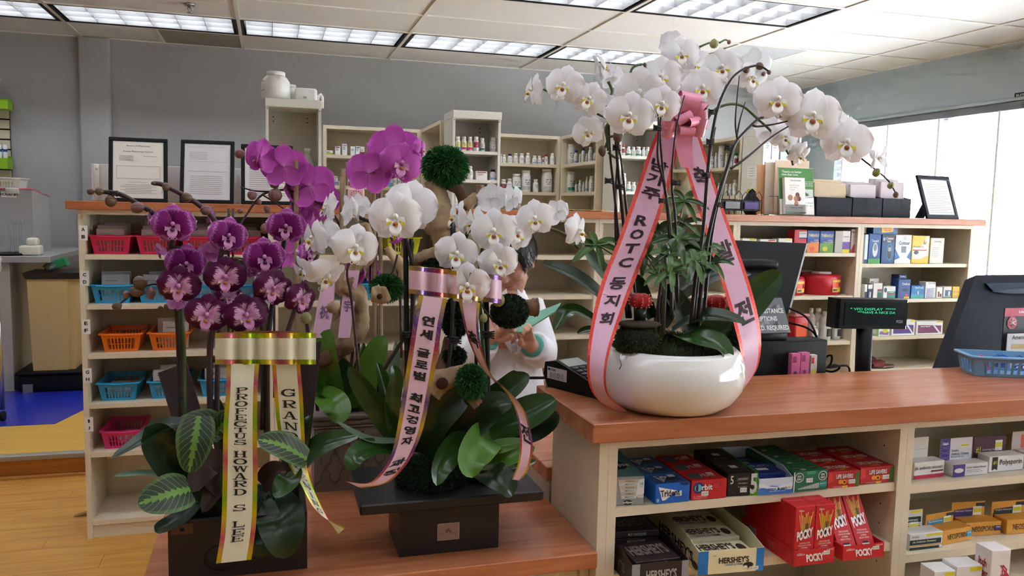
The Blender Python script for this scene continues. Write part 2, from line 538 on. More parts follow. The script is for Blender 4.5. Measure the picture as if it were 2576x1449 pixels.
# sprinkler head
sp = P(478, 14, Z=H-.01)
t = thing('sprinkler', (sp.x, sp.y, H-.006), 'chrome sprinkler head hanging from the ceiling tile', 'sprinkler')
b = MB(); b.lathe([(.004, .006), (.034, .006), (.032, -.004), (.012, -.006), (.01, -.02), (.004, -.022)], 16); b.build('escutcheon', M_steel, t, local=True)
b = MB()
for s in (-1, 1): b.tube([(s*.012, 0, -.01), (s*.014, 0, -.03), (0, 0, -.045)], .0025, 6)
b.lathe([(.002, -.046), (.018, -.046), (.02, -.049), (.002, -.05)], 14)
b.build('deflector', M_steel, t, local=True)
# ================================================================== counters and shelving
def shelf_unit(name, label, x0, x1, yf, yb, z0, z1, shelves, M=None, mt=None, T=.019, kick=0, back=True, top=True, cat='shelf unit', group=None, facing='-Y', base=True, side_over=0, lip=0):
    """open shelf unit; local frame: x along the front, y into the depth, built at its base point"""
    mt = mt or M_cream
    W = x1-x0; D = yb-yf
    if facing == '-Y': org, rz = ((x0, yf, z0), 0)
    t = thing(name, org, label, cat, group)
    Hh = z1-z0
    for s in (0, 1):
        b = MB(); b.box(s*(W-T), 0, 0, s*(W-T)+T, D, Hh); b.build('side_panel', mt, t, local=True)
    if back:
        b = MB(); b.box(T+.0005, D-.008, kick, W-T-.0005, D-.0005, Hh-T); b.build('back_panel', mt, t, local=True)
    if top:
        b = MB(); b.box(T, lip, Hh-T, W-T, D, Hh); b.build('top_panel', mt, t, local=True)
    if base:
        b = MB(); b.box(T+.0005, .004, kick, W-T-.0005, D-.009, kick+T); b.build('shelf', mt, t, local=True)
    if kick:
        b = MB(); b.box(T+.0005, .012, 0, W-T-.0005, .028, kick-.0005); b.build('kick_board', mt, t, local=True)
    for z in shelves:
        b = MB(); b.box(T+.001, .006, z-z0-T, W-T-.001, D-.009, z-z0); b.build('shelf', mt, t, local=True)
    hb = MB()
    for s in (0, 1):
        xx = T+.0004 if s == 0 else W-T-.0004
        for yy in (.05, D-.06):
            for k in range(int(Hh/.05)):
                zz = .08+k*.05
                if zz > Hh-.04: break
                hb.add([(xx, yy-.0025, zz), (xx, yy, zz+.0025), (xx, yy+.0025, zz), (xx, yy, zz-.0025)], [(0, 1, 2, 3)])
    o = hb.build('peg_holes', M_dark, t, local=True); o['kind'] = 'stuff'
    return t
def sz(px, py, Y): return P(px, py, Y=Y).z
YF = 3.600
ZT = 1.358
BX = [-.735+.745*k for k in range(7)]
SL = [[sz(300, 641.6, YF), sz(300, 766.8, YF), sz(300, 890.5, YF), sz(300, 1015, YF), sz(300, 1137, YF)]]
mid = [sz(1430, 643.5, YF), sz(1430, 743.5, YF), sz(1430, 844.5, YF), sz(1430, 945, YF)]
SL += [SL[0], mid, mid]
SL += [[sz(2100, 636.5, YF), sz(2100, 744.5, YF), sz(2080, 860, YF), .42], [sz(2300, 664, YF), sz(2300, 752, YF), sz(2250, 846, YF), sz(2300, 926, YF)]]
ulab = ['cream shelf unit holding rows of coloured plastic baskets', 'cream shelf unit behind the purple orchids, second from the left end',
        'cream shelf unit with a yellow basket behind the white orchids', 'empty cream shelf unit behind the person in a white coat',
        'cream shelf unit with cold medicine boxes and red sharps containers', 'cream shelf unit at the window end with glucose meter boxes']
UN = []
for k in range(6):
    UN.append(shelf_unit('shelf_unit', ulab[k], BX[k]+.0005, BX[k+1]-.0005, YF, YF+.34, 0, ZT, SL[k], kick=.055, group='shelf units under the long back counter'))
b = MB(); b.rbox(-.772, 3.572, ZT+.0005, 3.788, 3.985, 1.392, .0025, seg=1, smooth=False)
o = b.build('back_countertop', M_top); moved(o, (1.5, 3.78, ZT)); tag(o, 'long cherry laminate countertop on top of the cream shelf units', 'countertop')
ZC = 1.392
# alphabet tabs on the left end of the basket unit (flat paper stickers)
for i, (a, c, px, py) in enumerate([('A', 'B', 204, 586), ('C', 'D', 205, 700), ('E', 'F', 210, 822), ('G', 'H', 213, 945), ('I', 'J', 216, 1068)]):
    p = P(px, py, Y=YF)
    b = MB(); b.box(-.0155, -.0012, -.030, .0155, -.0001, .030); 
    o = b.build('letter_tab', M_paper); o.location = (BX[0]+.019, YF, p.z); tag(o, 'white paper tab lettered %s and %s on the shelf edge' % (a, c), 'label', 'letter tabs')
    q = MB()
    for ch, dz in ((a, .014), (c, -.015)): text_into(q, ch, 0, dz, .013 if ch not in 'IJ' else .007, .014, lambda u, v: (u, -.0018, v), bold=.03)
    q.build('lettering', M_ink, o, local=True)
# ---- front counter
FY = 1.585; FT = .95
b = MB(); b.rbox(.65, 1.557, .907, 2.395, 1.943, FT, .002, seg=1, smooth=False)
o = b.build('front_countertop', M_top); moved(o, (1.5, 1.75, .907)); tag(o, 'cherry laminate countertop under the white orchid bowl', 'countertop')
b = MB(); b.rbox(2.396, 1.557, .907, 3.6, 1.943, FT, .002, seg=1, smooth=False)
o = b.build('front_countertop', M_top); moved(o, (3, 1.75, .907)); tag(o, 'cherry laminate countertop piece right of the seam at the edge', 'countertop')
FX = [.700, 1.4885, 2.277, 3.0655]
fs1 = [sz(1545, 1281, FY), sz(2250, 1374, FY)]
fs1[0] = sz(1545, 1281, FY); fs1[1] = sz(1700, 1431, FY)
fs2 = [sz(2295, 1223.5, FY), sz(2286, 1398.5, FY)]
FU = [shelf_unit('display_unit', 'cream counter unit with gum, candy bars and biscuit sticks', FX[0], FX[1], FY, 1.925, 0, .906, [fs1[0], fs1[1], .35], kick=.06, T=.021, group='front counter units'),
      shelf_unit('display_unit', 'cream counter unit with ointment boxes', FX[1]+.0005, FX[2], FY, 1.925, 0, .906, [fs2[0], fs2[1], .455], kick=.06, T=.021, group='front counter units'),
      shelf_unit('display_unit', 'cream counter unit past the right edge', FX[2]+.0005, FX[3], FY, 1.925, 0, .906, [fs2[0], fs2[1], .455], kick=.06, T=.021, group='front counter units')]
# end panel that closes the left side of the front counter
b = MB(); b.box(.678, FY, 0, .6995, 1.886, .906)
o = b.build('end_panel', M_cream); moved(o, (.69, 1.7, 0)); tag(o, 'plain cream end panel at the left of the candy counter', 'panel')
# lower counter in front of the camera
LZ = .659
b = MB(); b.rbox(-.246, 1.575, LZ-.036, .677, 2.33, LZ, .002, seg=1, smooth=False)
o = b.build('low_countertop', M_top); moved(o, (.2, 1.9, LZ-.036)); tag(o, 'low cherry laminate counter holding the planters', 'countertop')
t = thing('low_cabinet', (.2, 1.9, 0), 'cream cabinet carrying the low cherry counter', 'cabinet')
for x0, x1 in ((-.20, -.18), (.22, .24), (.655, .676)):
    b = MB(); b.box(x0, 1.62, 0, x1, 2.30, LZ-.0365); b.build('side_panel', M_cream, t)
for x0, x1 in ((-.1795, .2195), (.2405, .6545)):
    b = MB(); b.box(x0, 1.63, .06, x1, 1.648, LZ-.037); b.build('door', M_cream, t)
b = MB(); b.box(-.1795, 2.28, 0, .6545, 2.298, LZ-.037); b.build('back_panel', M_cream, t)
# pharmacist's desk behind the front counter
DZ = .75
b = MB(); b.rbox(.664, 1.9445, DZ-.036, 3.6, 2.55, DZ, .002, seg=1, smooth=False); b.rbox(.664, 1.887, DZ-.036, .6985, 1.944, DZ, .002, seg=1, smooth=False)
t = thing('desk', (2, 2.2, 0), 'lower cherry topped desk behind the front counter', 'desk')
b.build('desktop', M_top, t)
b = MB(); b.box(.695, 1.95, 0, .713, 2.52, DZ-.0365); b.build('side_panel', M_cream, t)
b = MB(); b.box(.7135, 2.50, 0, 3.55, 2.518, DZ-.0365); b.build('modesty_panel', M_cream, t)
b = MB(); b.box(2.2, 1.95, 0, 2.218, 2.4995, DZ-.0365); b.build('side_panel', M_cream, t)
b = MB(); b.box(3.54, 1.95, 0, 3.558, 2.4995, DZ-.0365); b.build('side_panel', M_cream, t)
# ---- plastic baskets
def basket_mesh(nm, w, d, h, mt, taper=.014, nb=8, rows=2, wave=.004):
    """body with real slots plus a rolled rim, origin at the middle of the base"""
    q = MB()
    def side(cx0, cy0, cx1, cy1, tx0, ty0, tx1, ty1, n):
        A = Vector((cx0, cy0, 0)); B = Vector((cx1, cy1, 0)); Ct = Vector((tx0, ty0, h)); Dt = Vector((tx1, ty1, h))
        nrm = (B-A).cross(Ct-A).normalized()
        def pt(a, t): return (A.lerp(B, a)).lerp(Ct.lerp(Dt, a), t)
        def slab(a0, a1, t0, t1):
            c = [pt(a0, t0), pt(a1, t0), pt(a1, t1), pt(a0, t1)]
            vs = [p-nrm*.0008 for p in c]+[p+nrm*.0008 for p in c]
            q.add(vs, [(3, 2, 1, 0), (4, 5, 6, 7), (0, 1, 5, 4), (1, 2, 6, 5), (2, 3, 7, 6), (3, 0, 4, 7)])
        slab(0, 1, 0, .14); slab(0, 1, .72, 1)
        a0, a1 = .14, .86
        slab(0, a0, .14, .72); slab(a1, 1, .14, .72)
        if rows == 2: slab(a0, a1, .40, .45)
        for k in range(n+1):
            a = a0+(a1-a0)*k/n
            bw = (a1-a0)/n*.2
            slab(max(a-bw, 0), min(a+bw, 1), .14, .72)
    x, y = w/2, d/2; xb, yb_ = w/2-taper, d/2-taper
    side(-xb, -yb_, xb, -yb_, -x, -y, x, -y, nb); side(xb, yb_, -xb, yb_, x, y, -x, y, nb)
    nd = max(3, int(nb*d/w))
    side(xb, -yb_, xb, yb_, x, -y, x, y, nd); side(-xb, yb_, -xb, -yb_, -x, y, -x, -y, nd)
    q.box(-xb, -yb_, 0, xb, yb_, .002)
    rim = MB()
    pts = []
    for (ax, ay, bx, by) in ((-x, -y, x, -y), (x, -y, x, y), (x, y, -x, y), (-x, y, -x, -y)):
        for k in range(8):
            s = k/8
            pts.append(Vector((ax+(bx-ax)*s, ay+(by-ay)*s, h-wave*math.sin(PI*s))))
    n = len(pts)
    vs = []; fs = []
    for p in pts:
        o = Vector((p.x, p.y, 0)); o = Vector((o.x/x if abs(abs(o.x)-x) < 1e-6 else 0, o.y/y if abs(abs(o.y)-y) < 1e-6 else 0, 0))
        if o.length > 0: o.normalize()
        vs += [p+Vector((0, 0, .0015)), p+o*.010+Vector((0, 0, 0)), p+o*.0105+Vector((0, 0, -.006)), p+Vector((0, 0, -.004))]
    for i in range(n):
        j = (i+1) % n
        for a in range(4):
            c = (a+1) % 4
            fs.append((i*4+a, j*4+a, j*4+c, i*4+c))
    rim.add(vs, fs, 0, True)
    return q.mesh(nm, mt), rim.mesh('rim', mt)
def pl(name, col): return mat(name, col, rough=.35, noise=(9, .02), sub=.0)
MB_pink = pl('plastic_hot_pink', (226, 40, 92)); MB_blue = pl('plastic_sky_blue', (40, 158, 210)); MB_or = pl('plastic_orange', (240, 118, 22))
MB_mag = pl('plastic_magenta', (222, 44, 124)); MB_yel = pl('plastic_lime_yellow', (212, 214, 30)); MB_ltb = pl('plastic_pale_blue', (118, 168, 206))
BSK = {k: basket_mesh('basket', .152, .24, .078, m) for k, m in (('pink', MB_pink), ('blue', MB_blue), ('orange', MB_or), ('magenta', MB_mag), ('yellow', MB_yel))}
def basket(kind, x, y, z, label, rz=0, group='plastic baskets on the shelves'):
    a, r = BSK[kind]
    o = link('basket', a, None, (x, y, z+.0005), (0, 0, rz), label, 'basket', group)
    link('rim', r, o)
    return o
M_pk = mat('paper_pinkish', (206, 182, 178), rough=.8, noise=(12, .05))
M_pb = mat('paper_bluish', (196, 206, 216), rough=.8, noise=(12, .04))
def packet(x, y, z, w, h, rx, rz, m, label, d=.012):
    b = MB(); b.rbox(-w/2, -d/2, 0, w/2, d/2, h, .003, seg=1, smooth=False)
    b.add([(-w/2*.7, -d/2-.0008, h*.55), (w/2*.5, -d/2-.0008, h*.55), (w/2*.5, -d/2-.0008, h*.58), (-w/2*.7, -d/2-.0008, h*.58)], [(0, 1, 2, 3)], 1)
    b.add([(-w/2*.7, -d/2-.0008, h*.75), (w/2*.2, -d/2-.0008, h*.75), (w/2*.2, -d/2-.0008, h*.78), (-w/2*.7, -d/2-.0008, h*.78)], [(0, 1, 2, 3)], 1)
    o = b.build('paper_packet', [m, C(150, 148, 150)])
    o.location = (x, y, z); o.rotation_euler = (rx, 0, rz)
    return tag(o, label, 'paper packet', 'prescription packets in the baskets')
rows = [('pink', 0, [284, 399, 514, 628], 'beside tabs A and B'), ('blue', 1, [287, 402, 517, 631], 'beside tabs C and D'), ('orange', 2, [303, 425], 'beside tabs E and F'),
        ('blue', 3, [298, 423, 548], 'beside tabs G and H'), ('magenta', 4, [305], 'beside tabs I and J')]
for kind, si, xs, where in rows:
    z = SL[0][si]
    for k, px in enumerate(xs):
        x = P(px, 600+120*si, Y=YF+.05).x
        if si < 2: x = BX[0]+.019+.0893+.173*k
        if len(xs) == 1: lab = 'magenta plastic basket alone on the shelf '+where
        else: lab = '%s plastic basket, %s from left on the shelf %s' % (kind, ORD[k], where)
        yy = YF+.045+.12
        basket(kind, x, yy, z, lab, rz=random.uniform(-.03, .03)*(si > 1))
        if (si, k) in ((2, 0), (4, 0)): 
            if si == 4: packet(x+.01, yy+.01, z+.004, .09, .03, 0, .3, M_paper, 'white paper bag lying low in the magenta basket', d=.1)
            continue
        if (si, k) == (3, 0): packet(x, yy, z+.004, .11, .045, 0, .05, M_paper, 'white paper bag low in the first blue basket beside tabs G and H', d=.13); continue
        cm = M_pk if si == 0 else (M_pb if si == 1 else M_paper)
        nn = 3 if si in (0,) else 2
        for j in range(nn):
            hh = (.112, .120, .128)[j] if si else (.100, .112, .122)[j]
            packet(x+random.uniform(-.015, .02), yy-.07+j*.07, z+.004, .105+.01*(j % 2), hh, -.18+.1*j, random.uniform(-.12, .12), cm,
                   '%s packet in the %s %s basket %s' % (['front', 'middle', 'rear'][j] if nn == 3 else ['front', 'rear'][j], ORD[k], kind, where))
x = P(1015, 630, Y=YF+.06).x
basket('yellow', x, YF+.17, SL[2][0], 'lime yellow basket on the upper shelf behind the white orchids')
basket('blue', P(905, 735, Y=YF+.06).x-.02, YF+.17, SL[1][1]+.0, 'blue basket on the second shelf behind the bent driftwood')
# ================================================================== stock shelving along the back wall (stands on the platform)
YA = 6.93; ZLOW = 2.047; YT = 5.75
M_unitw = M_creamw
def zrow(px, py, Y): return P(px, py, Y=Y).z
a_sh = [zrow(900, 391, YA), zrow(900, 468, YA), 1.30, .95, .6]
ua = shelf_unit('stock_shelf', 'low cream stock shelf with small white boxes behind the magenta orchids', .42, 1.225, YA, YB-.005, ZP, ZLOW, a_sh, T=.028, group='stock shelves')
c_sh = [zrow(1330, 411.5, YA), zrow(1330, 482.5, YA), 1.28, .95, .6]
uc = shelf_unit('stock_shelf', 'low cream stock shelf filled with white pill bottles', 1.66, 2.49, YA, YB-.005, ZP, ZLOW, c_sh, T=.028, group='stock shelves')
ue = shelf_unit('stock_shelf', 'low cream stock shelf hidden behind the pink bow', 2.93, 3.80, YA, YB-.005, ZP, ZLOW, c_sh, T=.028, group='stock shelves')
def wing(name, label, xf, y0, y1, shelves, D=.30):
    """unit that faces left (-X); its front plane is x = xf"""
    t = thing(name, (xf, y0, ZP), label, 'shelf unit', 'stock shelves')
    T = .028; Hh = ZLOW-ZP; W = y1-y0
    for s in (0, 1):
        b = MB(); b.box(0, s*(W-T), 0, D, s*(W-T)+T, Hh); b.build('side_panel', M_cream, t, local=True)
    b = MB(); b.box(D-.008, T, 0, D, W-T, Hh-T); b.build('back_panel', M_cream, t, local=True)
    b = MB(); b.box(0, T, Hh-T, D, W-T, Hh); b.build('top_panel', M_cream, t, local=True)
    for z in shelves:
        b = MB(); b.box(.006, T+.001, z-ZP-T, D-.009, W-T-.001, z-ZP); b.build('shelf', M_cream, t, local=True)
    return t
wing('stock_shelf', 'cream side shelf left of the narrow white bottle tower', 1.228, 6.085, YA-.005, [a_sh[0], a_sh[1], 1.28, .95, .6], D=.3)
wing('stock_shelf', 'cream side shelf packed with bottles right of the pill bottle shelf', 2.493, 6.085, YA-.005, [c_sh[0], c_sh[1], 1.28, .95, .6])
wing('stock_shelf', 'cream side shelf of bottles left of the taped notes', 3.802, 6.085, YA-.005, [c_sh[0], c_sh[1], 1.28, .95, .6])
def tower(label, x0, x1, ztop, shelves, sign=None, depth=.30):
    t = thing('stock_tower', (x0, YT, ZP), label, 'shelf unit', 'white stock towers')
    W = x1-x0; T = .018; Hh = ztop-ZP
    for s in (0, 1):
        b = MB(); b.box(s*(W-T), 0, 0, s*(W-T)+T, depth, Hh-.055); b.build('side_panel', M_unitw, t, local=True)
    b = MB(); b.box(T, depth-.008, 0, W-T, depth-.0005, Hh-.056); b.build('back_panel', mat('tower_back', (196, 190, 178), rough=.5), t, local=True)
    b = MB(); b.rbox(-.003, -.012, Hh-.055, W+.003, depth, Hh, .003, seg=1, smooth=False); cap = b.build('top_cap', M_unitw, t, local=True)
    if sign:
        q = MB(); text_into(q, sign, W/2, Hh-.03, .12, .008, lambda u, v: (u, -.0125, v)); q.build('lettering', C(150, 150, 150), cap, local=True)
    for k, x in enumerate((.010, W-.010)):
        b = MB(); b.lathe([(.0001, 0), (.005, 0), (.005, .002), (.0001, .003)], 8, M=Matrix.Translation((x, -.0005, Hh-.07)) @ Matrix.Rotation(PI/2, 4, 'X')); b.build('screw', M_steel, t, local=True)
    hb = MB()
    for zz in (.09, .12):
        for x in (.05, W-.08): hb.add([(x-.004, depth-.0095, Hh-zz), (x+.004, depth-.0095, Hh-zz), (x+.004, depth-.0095, Hh-zz-.008), (x-.004, depth-.0095, Hh-zz-.008)], [(0, 3, 2, 1)])
    hb.build('bracket_hole', M_dark, t, local=True)
    for z in shelves:
        b = MB(); b.box(T+.001, .004, z-ZP-.022, W-T-.001, depth-.009, z-ZP); b.build('shelf', M_unitw, t, local=True)
    return t
t2s = [zrow(1200, 380, YT), zrow(1200, 452, YT), 1.36, 1.0, .6]
tower('white tower with an empty upper bay under large white jars', -.025, .336, 2.096, [1.36, 1.0, .6])
tower('narrow white tower of pill bottles above the round moss ball', 1.25, 1.604, 2.086, t2s)
t3s = [zrow(1600, 392, YT), zrow(1600, 482, YT), 1.34, 1.0, .6]
tower('white tower with a small printed top sign behind the black stems', 2.54, 2.90, 2.084, t3s, sign='You the best ages')
t4s = [zrow(1930, 400, YT), zrow(1930, 458, YT), 1.0, .6]
tower('white tower of blue glove boxes beside the window wall', 3.79, 4.14, 2.084, t4s)
# notes taped to that tower's side
for i, (px, py, hw, hh, c) in enumerate([(1892, 434, .07, .05, (236, 236, 232)), (1889, 462, .06, .02, (230, 230, 226)), (1889, 481, .06, .018, (226, 214, 70))]):
    p = P(px, py, X=3.788)
    b = MB(); b.box(-.0012, -hw, -hh, -.0001, hw, hh)
    for k in range(4): b.add([(-.0016, hw*.7, hh*(.7-.4*k)), (-.0016, -hw*.4, hh*(.7-.4*k)), (-.0016, -hw*.4, hh*(.63-.4*k)), (-.0016, hw*.7, hh*(.63-.4*k))], [(0, 1, 2, 3)], 1)
    o = b.build('paper_note', [C(*c, rough=.8), C(140, 140, 140)]); o.location = (3.789, p.y, p.z)
    tag(o, ['tall white note taped to the tower side', 'small white note taped below the tall note', 'yellow note taped lowest on the tower side'][i], 'note')
# ---- bottles and boxes
CAPS = {'w': (240, 240, 236), 'b': (44, 66, 150), 'n': (38, 42, 92), 'r': (160, 40, 62), 'g': (30, 130, 84), 'c': (40, 160, 196), 'o': (196, 92, 36)}
CAPN = {'w': 'white', 'b': 'blue', 'n': 'navy', 'r': 'red', 'g': 'green', 'c': 'cyan', 'o': 'orange'}
LABS = {'p': [(232, 232, 230)], 'y': [(232, 222, 120), (70, 140, 200)], 'm': [(236, 226, 150), (206, 60, 110)], 'r': [(170, 40, 60), (240, 238, 236)], 't': [(236, 240, 238), (30, 140, 120)],
        'k': [(236, 236, 234), (206, 206, 206)], 'b': [(236, 236, 238), (150, 164, 206)], 'g': [(238, 240, 238), (40, 160, 110)]}
_BM = {}
def bottle(x, y, z, w, h, cap, lb, label, group, neck=.62, wide=False):
    r = w/2
    key = (round(w, 3), round(h, 3), cap, lb, wide)
    if key not in _BM:
        ch = min(.16*h+.004, .022)
        rn = r*(.86 if wide else .66)
        q = MB(); q.lathe([(r*.9, 0), (r, .004), (r, h-ch-.028*min(1, h/.09)), (r*.9, h-ch-.014*min(1, h/.09)), (rn, h-ch-.003), (rn*.9, h-ch)], 14)
        c = MB(); c.lathe([(rn*1.05, h-ch), (rn*1.05, h-.002), (rn*.92, h), (.0002, h)], 14)
        l = MB()
        cols = LABS[lb]
        z0, z1 = h*.10, h*.62
        n = 9
        a0 = -PI/2-1.15
        for k in range(n):
            p0, p1 = a0+2.3*k/n, a0+2.3*(k+1)/n
            def band(za, zb, m):
                l.add([(1.012*r*math.cos(p0), 1.012*r*math.sin(p0), za), (1.012*r*math.cos(p1), 1.012*r*math.sin(p1), za), (1.012*r*math.cos(p1), 1.012*r*math.sin(p1), zb), (1.012*r*math.cos(p0), 1.012*r*math.sin(p0), zb)], [(0, 1, 2, 3)], m, True)
            if len(cols) == 1:
                band(z0, z1, 0)
            else:
                band(z0, z0+(z1-z0)*.3, 1); band(z0+(z1-z0)*.3, z1, 0)
            if 1 < k < 7:
                for t_ in (.45, .6, .8):
                    zz = z0+(z1-z0)*t_
                    if (k*7+int(t_*10)) % 3:
                        l.add([(1.02*r*math.cos(p0), 1.02*r*math.sin(p0), zz), (1.02*r*math.cos(p1), 1.02*r*math.sin(p1), zz), (1.02*r*math.cos(p1), 1.02*r*math.sin(p1), zz+.05*h), (1.02*r*math.cos(p0), 1.02*r*math.sin(p0), zz+.05*h)], [(0, 1, 2, 3)], 2, True)
        cm = [C(*cols[0]), C(*cols[-1]), C(160, 158, 162)]
        _BM[key] = (q.mesh('pill_bottle', M_white), c.mesh('cap', C(*CAPS[cap])), l.mesh('label', cm))
    me, cme, lme = _BM[key]
    o = link('pill_bottle', me, None, (x, y, z+.0005), (0, 0, random.uniform(-.25, .25)), label, 'bottle', group)
    link('cap', cme, o); link('label', lme, o)
    return o
def carton(x0, x1, y, z, h, cols, label, group, d=.05, rz=0, txt=None):
    w = x1-x0
    b = MB(); b.box(-w/2, 0, 0, w/2, d, h)
    l = MB()
    n = len(cols)-1
    def rect(u0, v0, u1, v1, m): l.box(u0*w-w/2, -.0006, v0*h, u1*w-w/2, -.0001, v1*h, m)
    if n >= 1: rect(.0, .0, 1, .42, 0)
    if n >= 2: rect(.1, .8, .9, .92, 1)
    for k in range(3): rect(.14, .5+.09*k, .6+.1*(k % 2), .54+.09*k, n)
    o = b.build('carton', C(*cols[0]))
    o.location = ((x0+x1)/2, y, z+.0005); o.rotation_euler = (0, 0, rz)
    tag(o, label, 'box', group)
    l.build('print', [C(*c) for c in cols[1:]]+[C(130, 128, 132)], o, local=True)
    return o
def row(Y, z, items, where, group):
    """items: (px left, px right, py top, kind, ...) measured on the plane Y"""
    nb = 0
    for it in items:
        nb += 1
        px0, px1, pyt = it[:3]
        A = P(px0, pyt, Y=Y); B = P(px1, pyt, Y=Y)
        h = max(.02, (A.z+B.z)/2-z)
        yy = Y+(it[6] if len(it) > 6 else 0)
        s = yy/Y
        if it[3] == 'x':
            carton(A.x*s, B.x*s-.002, yy, z, h, it[4], '%s carton, %s from left %s' % (it[5], ORD[nb-1], where), group)
        else:
            wd = 'squat ' if (B.x-A.x) > .75*h else ('tall ' if h > .15 else '')
            bottle((A.x+B.x)/2*s, yy+(B.x-A.x)/2, z, (B.x-A.x)*.96, h, it[3], it[4], '%s-capped %swhite bottle, %s from left %s' % (CAPN[it[3]], wd, ORD[nb-1], where), group, wide=(h > .15 or wd != ''))
def rowx(X, z, items, where, group):
    nb = 0
    for it in items:
        nb += 1
        px0, px1, pyt = it[:3]
        A = P(px0, pyt, X=X); B = P(px1, pyt, X=X)
        yc = (A.y+B.y)/2
        ctr = P((px0+px1)/2, pyt, X=X)
        wpx = px1-px0
        dep = ctr.y*math.cos(YAW)+ctr.x*math.sin(YAW)
        w_ = min(wpx*dep/FPX*.95, .11)
        h = max(.02, ctr.z-z)
        wd = 'tall ' if h > .15 else ''
        bottle(X, min(YA-.08, max(6.13+w_/2, ctr.y)), z, w_, h, it[3], it[4], '%s-capped %swhite bottle, %s from left %s' % (CAPN[it[3]], wd, ORD[nb-1], where), group, wide=h > .15)
Wt = (238, 238, 234)
def q4(lst, ox, oy, s): return [((a/s+ox), (b_/s+ox), (c/s+oy))+tuple(r) for a, b_, c, *r in lst]
g = 'stock on the low shelf'
row(YA+.03, a_sh[0], q4([(80, 205, 580, 'x', [Wt, (170, 200, 60)], 'flat white and green'), (232, 305, 525, 'x', [Wt, (236, 234, 230), (190, 60, 60)], 'white and red'), (327, 395, 495, 'x', [Wt, (236, 236, 236), (190, 150, 190)], 'tall white'),
    (440, 505, 530, 'x', [Wt, (236, 236, 236)], 'plain white'), (510, 568, 527, 'x', [Wt, (236, 236, 236), (120, 120, 110)], 'white striped'), (570, 630, 533, 'x', [Wt, (160, 34, 60)], 'white and crimson'), (665, 735, 513, 'x', [(232, 222, 230), (236, 226, 180), (110, 180, 210)], 'pale lilac'),
    (752, 800, 520, 'x', [Wt, (230, 220, 230)], 'white')], 800, 270, 5.367), 'on the upper low shelf', g)
row(YA+.03, a_sh[1], q4([(60, 108, 888, 'x', [Wt, (50, 110, 190)], 'white and blue'), (112, 160, 928, 'x', [Wt, (190, 220, 214)], 'white and mint'), (165, 215, 900, 'x', [Wt, (236, 232, 226)], 'white'), (217, 270, 930, 'x', [Wt, (120, 150, 180), (190, 170, 120)], 'white and tan'),
    (278, 325, 995, 'x', [Wt, (230, 190, 190)], 'low pink'), (408, 470, 930, 'x', [Wt, (190, 60, 70)], 'white with red'), (480, 540, 960, 'x', [Wt, (220, 220, 230)], 'white'), (900, 955, 940, 'x', [(206, 226, 236), (150, 200, 220)], 'pale blue'), (960, 1015, 935, 'x', [(206, 226, 236), (120, 180, 214)], 'blue'),
    (1018, 1068, 955, 'x', [Wt, (226, 232, 180)], 'white with lime'), (1075, 1127, 957, 'x', [Wt, (226, 232, 180)], 'white with lime'), (1135, 1192, 955, 'x', [Wt, (226, 232, 180)], 'white with lime'), (1197, 1245, 960, 'x', [Wt, (226, 226, 190)], 'white'), (1248, 1297, 940, 'x', [(240, 214, 192), (236, 190, 160)], 'peach'), (1297, 1340, 945, 'x', [(238, 186, 140), (226, 150, 90)], 'orange')], 800, 270, 5.367), 'on the lower low shelf', g)
g = 'bottles in the narrow white tower'
row(YT+.03, t2s[0], q4([(152, 235, 422, 'w', 'y'), (243, 325, 425, 'w', 'm'), (335, 412, 428, 'w', 'm'), (418, 507, 425, 'w', 'r'), (512, 592, 447, 'w', 't'), (663, 765, 437, 'w', 'k')], 1120, 270, 5.797), 'in the top of the narrow tower', g)
row(YT+.03, t2s[1], q4([(330, 420, 858, 'w', 'p'), (452, 617, 933, 'x', [Wt, (236, 230, 228), (190, 80, 80)], 'wide white'), (660, 752, 905, 'n', 'b')], 1120, 270, 5.797), 'lower in the narrow tower', g)
row(YT+.05, 1.36, q4([(140, 190, 1255, 'w', 'b'), (480, 540, 1240, 'w', 'k'), (550, 622, 1238, 'w', 'k')], 1120, 270, 5.797), 'low in the narrow tower', g)
g = 'bottles on the pill bottle shelf'
row(YA+.03, c_sh[0], q4([(812, 838, 680, 'w', 'p'), (840, 897, 690, 'w', 'k'), (918, 992, 677, 'n', 'k'), (1003, 1073, 670, 'w', 'k'), (1090, 1165, 670, 'w', 'p'), (1183, 1250, 665, 'w', 'k'), (1280, 1350, 705, 'w', 'b'), (1353, 1415, 708, 'w', 'b'), (1420, 1450, 705, 'r', 'r'), (1452, 1508, 685, 'r', 'p'), (1540, 1607, 670, 'w', 'p')], 1120, 270, 5.797), 'on the upper pill shelf', g)
row(YA+.03, c_sh[1], q4([(820, 905, 1050, 'w', 'r'), (910, 990, 1040, 'w', 'k'), (992, 1126, 970, 'w', 'g'), (1132, 1270, 918, 'w', 'k'), (1293, 1375, 1050, 'w', 'p'), (1432, 1588, 900, 'w', 'k')], 1120, 270, 5.797), 'on the lower pill shelf', g)
g = 'bottles on the side shelf'
X_ = 2.57
rowx(X_, c_sh[0], q4([(125, 235, 480, 'w', 'k'), (238, 268, 600, 'w', 'p'), (270, 326, 540, 'b', 'b'), (332, 362, 585, 'w', 'p'), (364, 412, 512, 'b', 'p'), (416, 445, 585, 'w', 'k'), (449, 512, 500, 'w', 'k'), (515, 548, 545, 'c', 'b'), (552, 598, 530, 'w', 'p')], 1390, 270, 5), 'on the upper shelf behind drooping white blooms', g)
